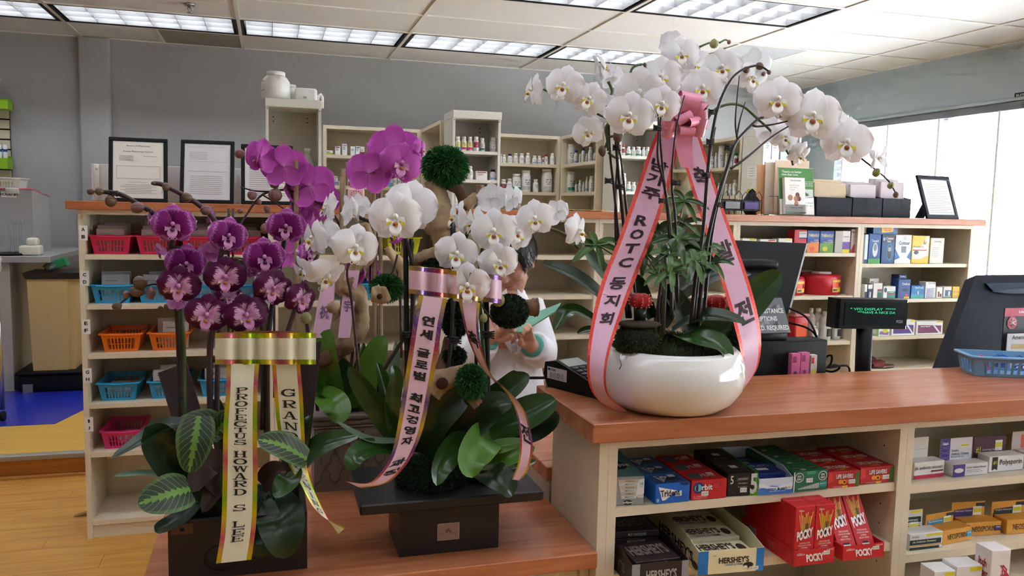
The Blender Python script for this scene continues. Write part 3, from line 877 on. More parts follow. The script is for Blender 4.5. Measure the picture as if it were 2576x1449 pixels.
rowx(X_, c_sh[1], q4([(110, 145, 960, 'w', 'p'), (170, 278, 810, 'w', 'g'), (280, 322, 935, 'g', 'k'), (326, 372, 915, 'w', 'p'), (374, 412, 940, 'w', 'k'), (414, 455, 875, 'w', 'b'), (458, 525, 865, 'w', 'k'), (528, 560, 910, 'n', 'b'), (565, 604, 905, 'w', 'p')], 1390, 270, 5), 'on the lower shelf behind drooping white blooms', g)
rowx(X_, 1.28+.09, [], '', g)
row(YT+.03, t3s[0], q4([(880, 928, 470, 'r', 'r'), (937, 1000, 492, 'w', 'g'), (1002, 1060, 495, 'w', 'k'), (1062, 1133, 495, 'w', 'g'), (1135, 1178, 500, 'w', 'k'), (1182, 1240, 498, 'w', 'p')], 1390, 270, 5), 'in the tower behind black stems', 'bottles behind the black stems')
row(YT+.03, t3s[1], q4([(890, 942, 830, 'w', 'k'), (945, 1000, 935, 'w', 't'), (1005, 1062, 940, 'w', 'k'), (1070, 1120, 945, 'w', 'p')], 1390, 270, 5), 'lower in the tower behind black stems', 'bottles behind the black stems')
rowx(3.88, c_sh[0], q4([(118, 180, 640, 'w', 'p'), (184, 226, 600, 'w', 'p'), (229, 308, 515, 'w', 'p'), (312, 345, 610, 'w', 'k'), (382, 412, 630, 'g', 'p'), (416, 476, 605, 'g', 'r'), (480, 514, 590, 'w', 'p')], 1760, 260, 4.83), 'on the upper shelf left of the notes', 'bottles left of the notes')
rowx(3.88, c_sh[1], q4([(222, 250, 965, 'w', 'b'), (306, 350, 975, 'w', 'p'), (354, 398, 980, 'w', 'k'), (402, 462, 930, 'w', 'p'), (470, 498, 940, 'w', 'k')], 1760, 260, 4.83), 'on the lower shelf left of the notes', 'bottles left of the notes')
g = 'boxes in the tower by the window wall'
row(YT+.02, t4s[0], [(1925, 1942, 345, 'x', [(232, 234, 240), (232, 234, 240), (70, 70, 190)], 'white and violet'), (1944, 1962, 345, 'x', [(226, 230, 240), (230, 232, 240), (70, 70, 190)], 'white and violet'), (1965, 1986, 362, 'x', [(206, 222, 226), (190, 214, 220)], 'pale green')], 'in the glove box tower', g)
row(YT+.02, t4s[1], [(1925, 1938, 403, 'x', [(30, 120, 190), (24, 100, 176), (236, 236, 240)], 'blue'), (1940, 1962, 406, 'x', [(40, 60, 150), (236, 236, 240)], 'navy')], 'low in the glove box tower', g)
# jars and jugs standing on the first tower
def jug(label, cx, y, z, w, d, h, neckw, cap=True, sq=False):
    t = thing('plastic_jar', (cx, y, z+.0005), label, 'jar')
    b = MB()
    hc = h*.14
    prof = [(.9, 0), (1, .02), (1, h*.55/h), (.97, .66), (.80, .78), (neckw/w, .86)]
    b.lathe([(w/2*r, zz*h) for r, zz in prof], 24 if not sq else 4, M=Matrix.Rotation(PI/4 if sq else 0, 4, 'Z'), sx=1.35 if sq else 1, sy=(d/w)*(1.35 if sq else 1))
    b.build('body', M_white, t, local=True)
    if cap:
        b = MB(); b.lathe([(neckw/2*1.06, h*.86), (neckw/2*1.06, h*.985), (neckw/2, h), (.001, h)], 24); b.build('cap', mat('cap_translucent', (226, 226, 224), rough=.5), t, local=True)
    return t
ztw = 2.096
A = P(657, 180, Y=YT+.10); B = P(730, 180, Y=YT+.10)
j = jug('large round white jar with a wide screw cap on the tower', (A.x+B.x)/2, YT+.10, ztw, B.x-A.x, B.x-A.x, A.z-ztw+.002, (B.x-A.x)*.62)
b = MB()
for zz in (.055, .115): b.grid(lambda u, v: (1.01*(B.x-A.x)/2*math.cos(PI*1.0+u*.75), 1.01*(B.x-A.x)/2*math.sin(PI*1.0+u*.75), zz+.003*v), 6, 1)
b.build('label_stripe', C(60, 74, 130), j, local=True)
A2 = P(712, 212, Y=YT+.22); B2 = P(741, 212, Y=YT+.22)
jug('white jar half hidden behind the large round jar', (A2.x+B2.x)/2+.012, YT+.235, ztw, .095, .095, A2.z-ztw, .07)
A3 = P(741, 220, Y=YT+.07); B3 = P(798, 220, Y=YT+.07)
t = thing('plastic_jug', ((A3.x+B3.x)/2, YT+.12, ztw+.0005), 'square white jug with a small green sticker on the tower', 'jug')
hw = (B3.x-A3.x)/2
b = MB(); b.rbox(-hw, -.06, 0, hw, .06, A3.z-ztw, .018, seg=3); b.build('body', M_white, t, local=True)
b = MB(); b.box(-.018, -.0612, .016, .006, -.0602, .032); b.box(-.012, -.0618, .020, .0, -.0613, .027, 1); b.build('sticker', [C(196, 198, 190), C(170, 190, 60)], t, local=True)
A4 = P(800, 232, Y=YT+.02)
t = thing('pitcher', (.318, YT+.17, ztw+.0005), 'white handled container hanging over the right tower edge', 'pitcher')
b = MB(); b.tube([(.0, 0, .0), (.01, 0, .05), (.026, 0, .062), (.036, 0, .045), (.038, 0, -.03)], [.010, .012, .012, .011, .008], 10); b.build('handle', M_white, t, local=True)
b = MB(); b.rbox(-.018, -.01, 0, .012, .03, .055, .004); b.build('body', M_white, t, local=True)
# clear gallon jug inside the first tower
A5 = P(781, 373, Y=YT+.12)
t = thing('gallon_jug', (A5.x-.02, YT+.14, 1.36+.0005), 'cloudy clear gallon jug standing in the white tower', 'jug')
hz = A5.z-1.36
b = MB(); b.lathe([(.062, 0), (.068, .01), (.068, hz*.52), (.064, hz*.60), (.035, hz*.82), (.02, hz*.88), (.018, hz*.94)], 20); b.build('body', mat('cloudy_plastic', (206, 202, 194), rough=.35, alpha=.75), t, local=True)
b = MB(); b.lathe([(.021, hz*.93), (.021, hz), (.001, hz)], 16); b.build('cap', mat('cloudy_cap', (214, 210, 202), rough=.4), t, local=True)
# ================================================================== plant library
def petal_mat(name, stops, nscale=(6, 22), namt=.22, trans=.2, rough=.5):
    m = bpy.data.materials.new(name); m.use_nodes = True
    nt = m.node_tree; N = nt.nodes; Lk = nt.links.new
    b = N['Principled BSDF']; b.inputs['Roughness'].default_value = rough; b.inputs['Specular IOR Level'].default_value = .3
    uv = N.new('ShaderNodeUVMap'); sp = N.new('ShaderNodeSeparateXYZ'); Lk(uv.outputs[0], sp.inputs[0])
    def mth(op, a, c=None):
        n = N.new('ShaderNodeMath'); n.operation = op
        for i, v in enumerate((a, c)):
            if v is None: continue
            if isinstance(v, (int, float)): n.inputs[i].default_value = v
            else: Lk(v, n.inputs[i])
        return n.outputs[0]
    s = mth('ABSOLUTE', mth('SUBTRACT', mth('MULTIPLY', sp.outputs[1], 2.0), 1.0))
    d = mth('MAXIMUM', sp.outputs[0], mth('MULTIPLY', s, mth('ADD', mth('MULTIPLY', sp.outputs[0], .45), .55)))
    mp = N.new('ShaderNodeMapping'); mp.inputs['Scale'].default_value = (nscale[0], nscale[1], 1); Lk(uv.outputs[0], mp.inputs[0])
    tx = N.new('ShaderNodeTexNoise'); tx.inputs['Scale'].default_value = 1; tx.inputs['Detail'].default_value = 3; Lk(mp.outputs[0], tx.inputs['Vector'])
    f = mth('ADD', d, mth('MULTIPLY', mth('SUBTRACT', tx.outputs[0], .5), mth('MULTIPLY', mth('SUBTRACT', 1.08, mth('POWER', d, 5.0)), namt*2)))
    r = N.new('ShaderNodeValToRGB'); Lk(f, r.inputs[0])
    e = r.color_ramp.elements
    while len(e) < len(stops): e.new(.5)
    for i, (p, c) in enumerate(stops): e[i].position = p; e[i].color = lin(c)
    Lk(r.outputs[0], b.inputs['Base Color'])
    tr = N.new('ShaderNodeBsdfTranslucent'); Lk(r.outputs[0], tr.inputs[0])
    mx = N.new('ShaderNodeMixShader'); mx.inputs[0].default_value = trans
    Lk(b.outputs[0], mx.inputs[1]); Lk(tr.outputs[0], mx.inputs[2])
    Lk(mx.outputs[0], N['Material Output'].inputs[0])
    MATS[name] = m
    return m
PM = {'W': petal_mat('orchid_white', [(0, (240, 243, 228)), (.25, (247, 248, 248)), (1, (244, 243, 247))], namt=.05, trans=.25),
      'A': petal_mat('orchid_dark_magenta', [(0, (150, 66, 140)), (.16, (118, 14, 102)), (.66, (124, 18, 112)), (.72, (206, 140, 204)), (.80, (150, 40, 140)), (.90, (170, 70, 166)), (.97, (232, 196, 230))], (9, 34), .26, .12),
      'B': petal_mat('orchid_burgundy_lace', [(0, (206, 110, 186)), (.25, (216, 150, 206)), (.42, (226, 184, 220)), (.49, (92, 12, 68)), (.94, (76, 8, 60)), (.98, (216, 176, 212))], (3, 30), .36, .12),
      'C': petal_mat('orchid_violet', [(0, (230, 170, 214)), (.2, (208, 106, 190)), (.8, (194, 82, 182)), (1, (214, 126, 206))], (3, 30), .10, .3),
      'M': petal_mat('orchid_mauve_back', [(0, (190, 110, 170)), (.5, (178, 96, 160)), (1, (206, 150, 192))], (3, 24), .12, .25)}
M_lipw = mat('lip_white', (242, 240, 232), rough=.5); M_lipy = mat('lip_yellow', (222, 206, 40), rough=.5); M_lipr = mat('lip_brown_red', (168, 96, 44), rough=.5)
M_lipp = mat('lip_pink', (196, 130, 176), rough=.5); M_lipd = mat('lip_dark', (70, 12, 52), rough=.5); M_lipc = mat('lip_cream_rose', (214, 170, 160), rough=.5)
def petal_fn(L, W, ang, cup, y0, pw=.62, notch=0, wav=.0, ph=0):
    ca, sa = math.cos(ang), math.sin(ang)
    def fn(u, v):
        s = (v-.5)*2
        uu = u**pw
        w_ = W*math.sqrt(max(0, 1-(2*uu-1)**2))*(.35+.65*min(1, u*2.2+.05))
        x = s*w_*1.0; r = L*u*(1-.04*s*s)
        dep = y0-cup*math.sin(PI*.9*u)*(1-.5*s*s)+cup*1.1*u*u+wav*math.sin(3*s+ph)*u
        return Vector((r*sa+x*ca, dep, r*ca-x*sa))
    return fn
def flower_meshes(kind):
    pm = PM[kind]
    b = MB()
    b.grid(petal_fn(.053, .0215, 0, .006, .007, pw=.92), 8, 6)
    for s in (-1, 1): b.grid(petal_fn(.051, .0205, s*2.42, .008, .007, wav=.001, ph=s, pw=.9), 8, 6)
    sep = b.mesh('sepals', pm)
    pts = []
    for s in (-1, 1):
        b = MB(); b.grid(petal_fn(.055, .0345, s*1.36, .011, -.001+.002*s, pw=.80, wav=.004, ph=s), 9, 8); pts.append(b.mesh('petal', pm))
    l = MB()
    if kind in 'W': ms = [M_lipw, M_lipy, M_lipr]
    elif kind == 'A': ms = [M_lipp, M_lipp, M_lipd]
    else: ms = [M_lipp, M_lipc, M_lipr]
    l.ell((0, -.007, .003), .0042, .006, .0045, 0, 8, 6)                     # column
    for s in (-1, 1):                                                          # side lobes curl up and forward
        l.grid(lambda u, v, s=s: Vector((s*(.003+.011*math.sin(PI*.62*u)), -.006-.011*u+.004*v, -.006+.010*v*math.sin(PI*(.25+.6*u))-.004*u)), 5, 4, 0)
        l.grid(lambda u, v, s=s: Vector((s*(.0055+.0088*math.sin(PI*.62*u)), -.0085-.010*u+.002*v, -.0085+.0045*v-.003*u)), 4, 2, 1)
    l.grid(lambda u, v: Vector(((v-.5)*(.017*math.sin(PI*min(1, .12+u*.86))+.002), -.007-.012*math.sin(PI*.6*u), -.006-.021*u+.003*abs(v-.5))), 6, 4, 0)
    l.ell((0, -.013, -.008), .0045, .004, .0035, 2, 8, 5)
    for s in (-1, 1): l.tube([(s*.001, -.016, -.022), (s*.004, -.018, -.028), (s*.0075, -.017, -.026), (s*.007, -.015, -.022)], .0008, 5, 0)
    l.v = [Vector((v.x*1.25, v.y*1.25, v.z*1.25)) for v in l.v]
    lip = l.mesh('lip', ms)
    return sep, pts, lip
FLM = {k: flower_meshes(k) for k in 'WABCM'}
def depth_of(p): return Vector(p-Vector((0, 0, CAMZ))).dot(_F)
def flower(root, kind, px, py, wpx, Y, yaw=0, pitch=0, roll=0, open_=1.0):
    p = P(px, py, Y=Y)
    sc = wpx*depth_of(p)/FPX/.104
    phi = math.atan2(-p.x, p.y)
    R = Matrix.Rotation(phi+math.radians(yaw), 4, 'Z') @ Matrix.Rotation(math.radians(pitch), 4, 'X') @ Matrix.Rotation(math.radians(roll), 4, 'Y')
    sep, pt, lip = FLM[kind]
    o = link('orchid_flower', sep, root)
    o.matrix_local = Matrix.Translation(p-wloc(root)) @ R @ Matrix.Diagonal((sc, sc, sc, 1))
    for k in (0, 1):
        q = link('petal', pt[k], o)
        if open_ < 1: q.rotation_euler = (0, 0, (1, -1)[k]*(1-open_)*1.2)
        else: q.rotation_euler = (random.uniform(-.08, .08), 0, random.uniform(-.10, .10))
    link('lip', lip, o)
    return o
def cr(pts, n):
    """Catmull-Rom through points"""
    pts = [Vector(p) for p in pts]
    if len(pts) == 2: return [pts[0].lerp(pts[1], i/n) for i in range(n+1)]
    out = []
    m = len(pts)-1
    for i in range(n+1):
        t = i/n*m; k = min(int(t), m-1); f = t-k
        p0, p1, p2, p3 = pts[max(k-1, 0)], pts[k], pts[k+1], pts[min(k+2, m)]
        out.append(.5*((2*p1)+(p2-p0)*f+(2*p0-5*p1+4*p2-p3)*f*f+(3*p1-p0-3*p2+p3)*f**3))
    return out
def px3(pts, Y=None): return [P(a[0], a[1], Y=(a[2] if len(a) > 2 else Y)) for a in pts]
M_stemd = mat('stem_dark', (44, 36, 30), rough=.4, noise=(40, .3))
M_stemp = mat('stem_purple_brown', (72, 50, 56), rough=.45, noise=(40, .25))
M_stemg = mat('stem_green', (70, 88, 44), rough=.45, noise=(40, .2))
M_clip = mat('clip_black', (20, 20, 22), rough=.5)
M_bam = mat('bamboo_stake', (164, 140, 108), rough=.55, noise=(30, .2, (1, 1, .2)))
M_budg = mat('bud_green', (150, 150, 96), rough=.5, noise=(50, .15)); M_budp = mat('bud_mauve', (132, 92, 92), rough=.5, noise=(60, .2)); M_budb = mat('bud_brown', (104, 84, 66), rough=.5, noise=(60, .2))
def stem(root, pts, rpx, Y=None, m=None, name='stem', n=None, taper=.7):
    w_ = px3(pts, Y)
    n = n or max(6, 5*(len(pts)-1))
    path = cr(w_, n)
    r0 = rpx*depth_of(w_[0])/FPX
    b = MB(); b.tube(path, [r0*(1-(1-taper)*i/n) for i in range(n+1)], 7)
    return b.build(name, m or M_stemd, root)
def stake(root, x0, y0, x1, y1, rpx, Y, m=None, nodes=True):
    A, B = P(x0, y0, Y=Y), P(x1, y1, Y=Y)
    r = rpx*depth_of(A)/FPX
    b = MB(); n = 12
    pts = [A.lerp(B, i/n) for i in range(n+1)]
    b.tube(pts, [r*(1.12 if nodes and i in (3, 7, 10) else 1) for i in range(n+1)], 9)
    return b.build('stake', m or M_bam, root)
def clip(root, px, py, Y, rpx=9):
    p = P(px, py, Y=Y-.006); r = rpx*depth_of(p)/FPX
    b = MB()
    for k in range(3): b.tube([p+Vector((r*.75*math.cos(a), r*.6*math.sin(a), (k-1)*r*.45)) for a in [2*PI*i/10 for i in range(11)]], r*.22, 6)
    for s in (-1, 1):
        for k in range(4): b.tube([p+Vector((s*r*.6, -r*.2, (k-1.5)*r*.4)), p+Vector((s*r*1.25, -r*.5, (k-1.5)*r*.5))], r*.16, 5)
    return b.build('clip', M_clip, root)
def bud(root, px, py, rx, ry, Y, m=None, ang=0, name='bud'):
    p = P(px, py, Y=Y); k = depth_of(p)/FPX
    M = Matrix.Translation(p) @ Matrix.Rotation(math.radians(ang), 4, 'Y')
    b = MB()
    prof = [(1e-5, -1), (.55, -.85), (.9, -.45), (1, 0), (.85, .45), (.5, .8), (.12, 1), (1e-5, 1.05)]
    b.lathe([(r*rx*k, z*ry*k) for r, z in prof], 12, M=M, caps=False)
    for q in (0, 2.1, 4.2):
        b.tube([M @ Vector((math.cos(q)*r*rx*k*1.01, math.sin(q)*r*rx*k*1.01, z*ry*k)) for r, z in prof[1:7]], rx*k*.05, 4)
    return b.build(name, m or M_budp, root)
def leaf_mat(name, c0, c1, rough=.3, vein=None):
    m = bpy.data.materials.new(name); m.use_nodes = True
    nt = m.node_tree; N = nt.nodes; Lk = nt.links.new
    b = N['Principled BSDF']; b.inputs['Roughness'].default_value = rough
    uv = N.new('ShaderNodeUVMap'); mp = N.new('ShaderNodeMapping'); mp.inputs['Scale'].default_value = (2, 30, 1); Lk(uv.outputs[0], mp.inputs[0])
    tx = N.new('ShaderNodeTexNoise'); tx.inputs['Scale'].default_value = 1.4; tx.inputs['Detail'].default_value = 3; Lk(mp.outputs[0], tx.inputs['Vector'])
    mx = N.new('ShaderNodeMix'); mx.data_type = 'RGBA'; mx.inputs['A'].default_value = lin(c0); mx.inputs['B'].default_value = lin(c1)
    Lk(tx.outputs[0], mx.inputs['Factor']); Lk(mx.outputs['Result'], b.inputs['Base Color'])
    MATS[name] = m
    return m
LD = leaf_mat('leaf_dark', (20, 38, 18), (34, 60, 26)); LM = leaf_mat('leaf_mid', (32, 62, 24), (54, 92, 36), .24); LG = leaf_mat('leaf_bright', (60, 104, 30), (98, 140, 48))
LU = leaf_mat('leaf_underside', (78, 100, 76), (112, 134, 110), .45); LS = leaf_mat('leaf_schefflera', (48, 88, 34), (88, 126, 58), .35); LP_ = leaf_mat('leaf_purple_back', (52, 36, 34), (78, 58, 50), .5)
def maranta_mat():
    m = bpy.data.materials.new('leaf_prayer_plant'); m.use_nodes = True
    nt = m.node_tree; N = nt.nodes; Lk = nt.links.new
    b = N['Principled BSDF']; b.inputs['Roughness'].default_value = .45
    uv = N.new('ShaderNodeUVMap'); sp = N.new('ShaderNodeSeparateXYZ'); Lk(uv.outputs[0], sp.inputs[0])
    def mth(op, a, c=None):
        n = N.new('ShaderNodeMath'); n.operation = op
        for i, v in enumerate((a, c)):
            if v is None: continue
            if isinstance(v, (int, float)): n.inputs[i].default_value = v
            else: Lk(v, n.inputs[i])
        return n.outputs[0]
    s = mth('ABSOLUTE', mth('SUBTRACT', mth('MULTIPLY', sp.outputs[1], 2.0), 1.0))
    ph = mth('FRACT', mth('SUBTRACT', mth('MULTIPLY', sp.outputs[0], 9.0), mth('MULTIPLY', s, 2.6)))
    zig = mth('MULTIPLY', mth('ABSOLUTE', mth('SUBTRACT', ph, .5)), .30)
    mid = mth('LESS_THAN', s, mth('ADD', zig, .10))
    ph2 = mth('FRACT', mth('ADD', mth('SUBTRACT', mth('MULTIPLY', sp.outputs[0], 9.0), mth('MULTIPLY', s, 2.6)), .5))
    vein = mth('LESS_THAN', mth('ABSOLUTE', mth('SUBTRACT', ph2, .5)), .045)
    edge = mth('GREATER_THAN', s, .80)
    def mix(f, a, c):
        n = N.new('ShaderNodeMix'); n.data_type = 'RGBA'; Lk(f, n.inputs['Factor'])
        for k, v in (('A', a), ('B', c)):
            if isinstance(v, tuple): n.inputs[k].default_value = lin(v)
            else: Lk(v, n.inputs[k])
        return n.outputs['Result']
    c = mix(edge, (36, 58, 30), (66, 100, 44)); c = mix(vein, c, (128, 132, 96)); c = mix(mid, c, (104, 146, 56))
    Lk(c, b.inputs['Base Color'])
    MATS['leaf_prayer_plant'] = m
    return m
LMAR = maranta_mat()
def leaf(root, pts, wpx, Y=None, hint=(0, -.6, .8), m=None, fold=.36, name='leaf', n=14, pw=.9, base=.25, nv=6, curl=0):
    w_ = px3(pts, Y)
    path = cr(w_, n)
    W = wpx*depth_of(w_[0])/FPX/2
    hint = Vector(hint)
    rings = []
    for i, p in enumerate(path):
        T = (path[min(i+1, n)]-path[max(i-1, 0)]).normalized()
        S = T.cross(hint)
        S = S.normalized() if S.length > 1e-5 else Vector((1, 0, 0))
        Nn = S.cross(T).normalized()
        u = i/n
        ww = W*max(.0, math.sin(PI*min(1, (base*.5+(1-base*.5)*u)**pw)))**.62 if u < 1 else W*.02
        rings.append((p, S, Nn, ww))
    b = MB()
    def fn(u, v):
        p, S, Nn, ww = rings[int(round(u*n))]
        s = (v-.5)*2
        return p+S*(s*ww)+Nn*(fold*abs(s)*ww+curl*s*s*ww)
    b.grid(fn, n, nv)
    b2 = MB()
    return b.build(name, m or LM, root)
def mosses(root, c, rx, ry, rz, n, ln, m, name='moss_ball', up=False, wdt=.0014, core=None):
    """a ball or mound of fine blades round a solid core"""
    b = MB()
    b.ell(c, rx*.93, ry*.93, rz*.93, 1, 16, 10)
    rnd = random.Random(int(abs(c[0]*9173)+n))
    for i in range(n):
        z = rnd.uniform(-1 if not up else -.1, 1); a = rnd.uniform(0, 2*PI); q = math.sqrt(1-z*z)
        d = Vector((q*math.cos(a), q*math.sin(a), z))
        o = Vector((c[0]+d.x*rx*.9, c[1]+d.y*ry*.9, c[2]+d.z*rz*.9))
        nrm = Vector((d.x/rx, d.y/ry, d.z/rz)).normalized()
        nrm = (nrm+Vector((rnd.uniform(-.6, .6), rnd.uniform(-.6, .6), rnd.uniform(-.6, .6)))).normalized()
        sd = nrm.cross(Vector((rnd.uniform(-1, 1), rnd.uniform(-1, 1), rnd.uniform(-1, 1)))).normalized()*wdt
        L = ln*rnd.uniform(.5, 1.2)
        mid = o+nrm*L*.55
        tip = o+nrm*L+Vector((rnd.uniform(-.3, .3), rnd.uniform(-.3, .3), -.35))*L*.5
        b.add([o-sd, o+sd, mid+sd*.8, mid-sd*.8, tip], [(0, 1, 2, 3), (3, 2, 4)], 0)
    o = b.build(name, [m, core or M_mosscore], root)
    o['kind'] = 'stuff'
    return o
M_moss = mat('moss_green', (36, 104, 42), rough=.7, noise=(70, .5)); M_mossd = mat('moss_dark', (26, 52, 26), rough=.8, noise=(70, .5)); M_mosso = mat('moss_olive', (70, 76, 36), rough=.85, noise=(90, .5)); M_mosscore = mat('moss_core', (20, 38, 18), rough=.9)
M_drift = wood_mat('driftwood', (136, 108, 78), (206, 180, 142), 26, (1, 1, .3), rough=.8)
M_driftd = wood_mat('driftwood_dark', (86, 56, 42), (142, 108, 80), 22, (1, 1, .25), rough=.75)
def drift(root, pts, radii, Y=None, m=None, seed=1, hole=False, name='driftwood'):
    w_ = px3(pts, Y); n = 6*(len(pts)-1)
    path = cr(w_, n)
    rnd = random.Random(seed)
    k = depth_of(w_[0])/FPX
    rr = []
    for i in range(n+1):
        t = i/n*(len(radii)-1); j = min(int(t), len(radii)-2); rr.append((radii[j]+(radii[j+1]-radii[j])*(t-j))*k*rnd.uniform(.92, 1.08))
    b = MB(); b.tube(path, rr, 14)
    ph = [rnd.uniform(0, 6) for _ in range(3)]
    nv = len(b.v)
    for i in range(0, (n+1)*14):
        ring, j = divmod(i, 14); c = path[ring]; a = 2*PI*j/14
        f = 1+.10*math.sin(3*a+ph[0]+ring*.35)+.06*math.sin(5*a+ph[1]-ring*.5)+rnd.uniform(-.03, .03)
        b.v[i] = c+(b.v[i]-c)*f
    o = b.build(name, m or M_drift, root)
    return o
# ---- ribbons
def trim_mat(name, cols, scale):
    m = bpy.data.materials.new(name); m.use_nodes = True
    nt = m.node_tree; N = nt.nodes; Lk = nt.links.new
    b = N['Principled BSDF']; b.inputs['Roughness'].default_value = .28; b.inputs['Metallic'].default_value = .55
    uv = N.new('ShaderNodeUVMap'); sp = N.new('ShaderNodeSeparateXYZ'); Lk(uv.outputs[0], sp.inputs[0])
    mu = N.new('ShaderNodeMath'); mu.operation = 'MULTIPLY'; mu.inputs[1].default_value = scale; Lk(sp.outputs[0], mu.inputs[0])
    fr = N.new('ShaderNodeMath'); fr.operation = 'FRACT'; Lk(mu.outputs[0], fr.inputs[0])
    r = N.new('ShaderNodeValToRGB'); e = r.color_ramp.elements
    while len(e) < len(cols): e.new(.5)
    for i, c in enumerate(cols): e[i].position = i/(len(cols)-1); e[i].color = lin(c)
    Lk(fr.outputs[0], r.inputs[0])
    mp = N.new('ShaderNodeMapping'); mp.inputs['Scale'].default_value = (60, 26, 1); Lk(uv.outputs[0], mp.inputs[0])
    tx = N.new('ShaderNodeTexNoise'); tx.inputs['Scale'].default_value = 1; Lk(mp.outputs[0], tx.inputs['Vector'])
    gt = N.new('ShaderNodeMath'); gt.operation = 'GREATER_THAN'; gt.inputs[1].default_value = .62; Lk(tx.outputs[0], gt.inputs[0])
    mx = N.new('ShaderNodeMix'); mx.data_type = 'RGBA'; Lk(gt.outputs[0], mx.inputs['Factor']); Lk(r.outputs[0], mx.inputs['A']); mx.inputs['B'].default_value = lin((226, 190, 70))
    Lk(mx.outputs['Result'], b.inputs['Base Color'])
    MATS[name] = m
    return m
T_rain = trim_mat('ribbon_trim_rainbow', [(214, 196, 20), (196, 70, 120), (206, 180, 20), (130, 190, 20), (214, 196, 20)], 2.6)
T_viol = trim_mat('ribbon_trim_violet', [(200, 168, 20), (92, 60, 150), (176, 50, 90), (196, 170, 20), (92, 60, 150), (200, 168, 20)], 1.7)
T_red = trim_mat('ribbon_trim_coral', [(226, 60, 70), (232, 84, 84), (226, 60, 70)], 1.5)
R_cream = mat('ribbon_cream', (226, 224, 196), rough=.45, noise=(12, .02)); R_pink = mat('ribbon_pale_pink', (226, 190, 206), rough=.4, noise=(9, .06)); R_pinks = mat('ribbon_satin_pink', (230, 184, 210), rough=.35, noise=(6, .03)); R_bow = mat('ribbon_bow_pink', (242, 154, 184), rough=.3, noise=(20, .08))
class Ribbon:
    def __init__(s, edges, n=48):
        s.E = edges; s.n = n
        s.L = cr([P(e[0], e[1], Y=e[4]) for e in edges], n); s.R = cr([P(e[2], e[3], Y=e[5]) for e in edges], n)
        L, R = s.L, s.R                                   # resample so that t runs evenly along the ribbon
        acc = [0]
        for i in range(n): acc.append(acc[-1]+(L[i+1]+R[i+1]-L[i]-R[i]).length/2)
        s.len = acc[-1]
        def samp(A, d):
            for i in range(n):
                if acc[i+1] >= d: return A[i].lerp(A[i+1], (d-acc[i])/max(1e-9, acc[i+1]-acc[i]))
            return A[-1]
        s.L = [samp(L, s.len*i/n) for i in range(n+1)]; s.R = [samp(R, s.len*i/n) for i in range(n+1)]
    def S(s, t, a, off=0):
        t = min(max(t, 0), 1)*s.n; i = min(int(t), s.n-1); f = t-i
        l = s.L[i].lerp(s.L[i+1], f); r = s.R[i].lerp(s.R[i+1], f)
        p = l.lerp(r, a)
        if off:
            T = (s.L[i+1]+s.R[i+1]-s.L[i]-s.R[i]); nn = (r-l).cross(T).normalized()
            if nn.dot(p-Vector((0, 0, CAMZ))) > 0: nn = -nn
            p = p+nn*off
        return p
    def t_of_y(s, y):
        best = (1e9, 0)
        for i in range(401):
            d = abs(proj(s.S(i/400, .5))[1]-y)
            if d < best[0]-1e-6: best = (d, i/400)
        return best[1]
    def width(s, t): return (s.S(t, 1)-s.S(t, 0)).length
    def build(s, root, name, m0, m1, trim=.16, label=None):
        o = MB()
        o.grid(lambda u, v: s.S(u, trim+v*(1-2*trim)), s.n, 4)
        ob = o.build(name, m0, root)
        for a0, a1 in ((0, trim), (1-trim, 1)):
            q = MB(); q.grid(lambda u, v: s.S(u, a0+v*(a1-a0)), s.n, 1); q.build('trim', m1, ob)
        if label: ob['label'] = label
        s.ob = ob
        return ob
    def letters(s, items, m=None, glyph=None, wfrac=.6, bold=.02):
        for it in items:
            q = MB()
            ch, y, hpx = it[:3]; wf = it[3] if len(it) > 3 else wfrac
            t0 = s.t_of_y(y); W = s.width(t0); hh = hpx*depth_of(s.S(t0, .5))/FPX
            fn = lambda a, b_: s.S(t0-b_/s.len, .5+a/W, .0012)
            if glyph:
                vs, fs = glyph(ch)
                q.add([fn((x-.5)*W*wf, (y_-.5)*hh) for x, y_ in vs], fs)
            else: text_into(q, ch, 0, 0, W*wf, hh, fn, bold=bold)
            q.build('letter', m or M_ink, s.ob)
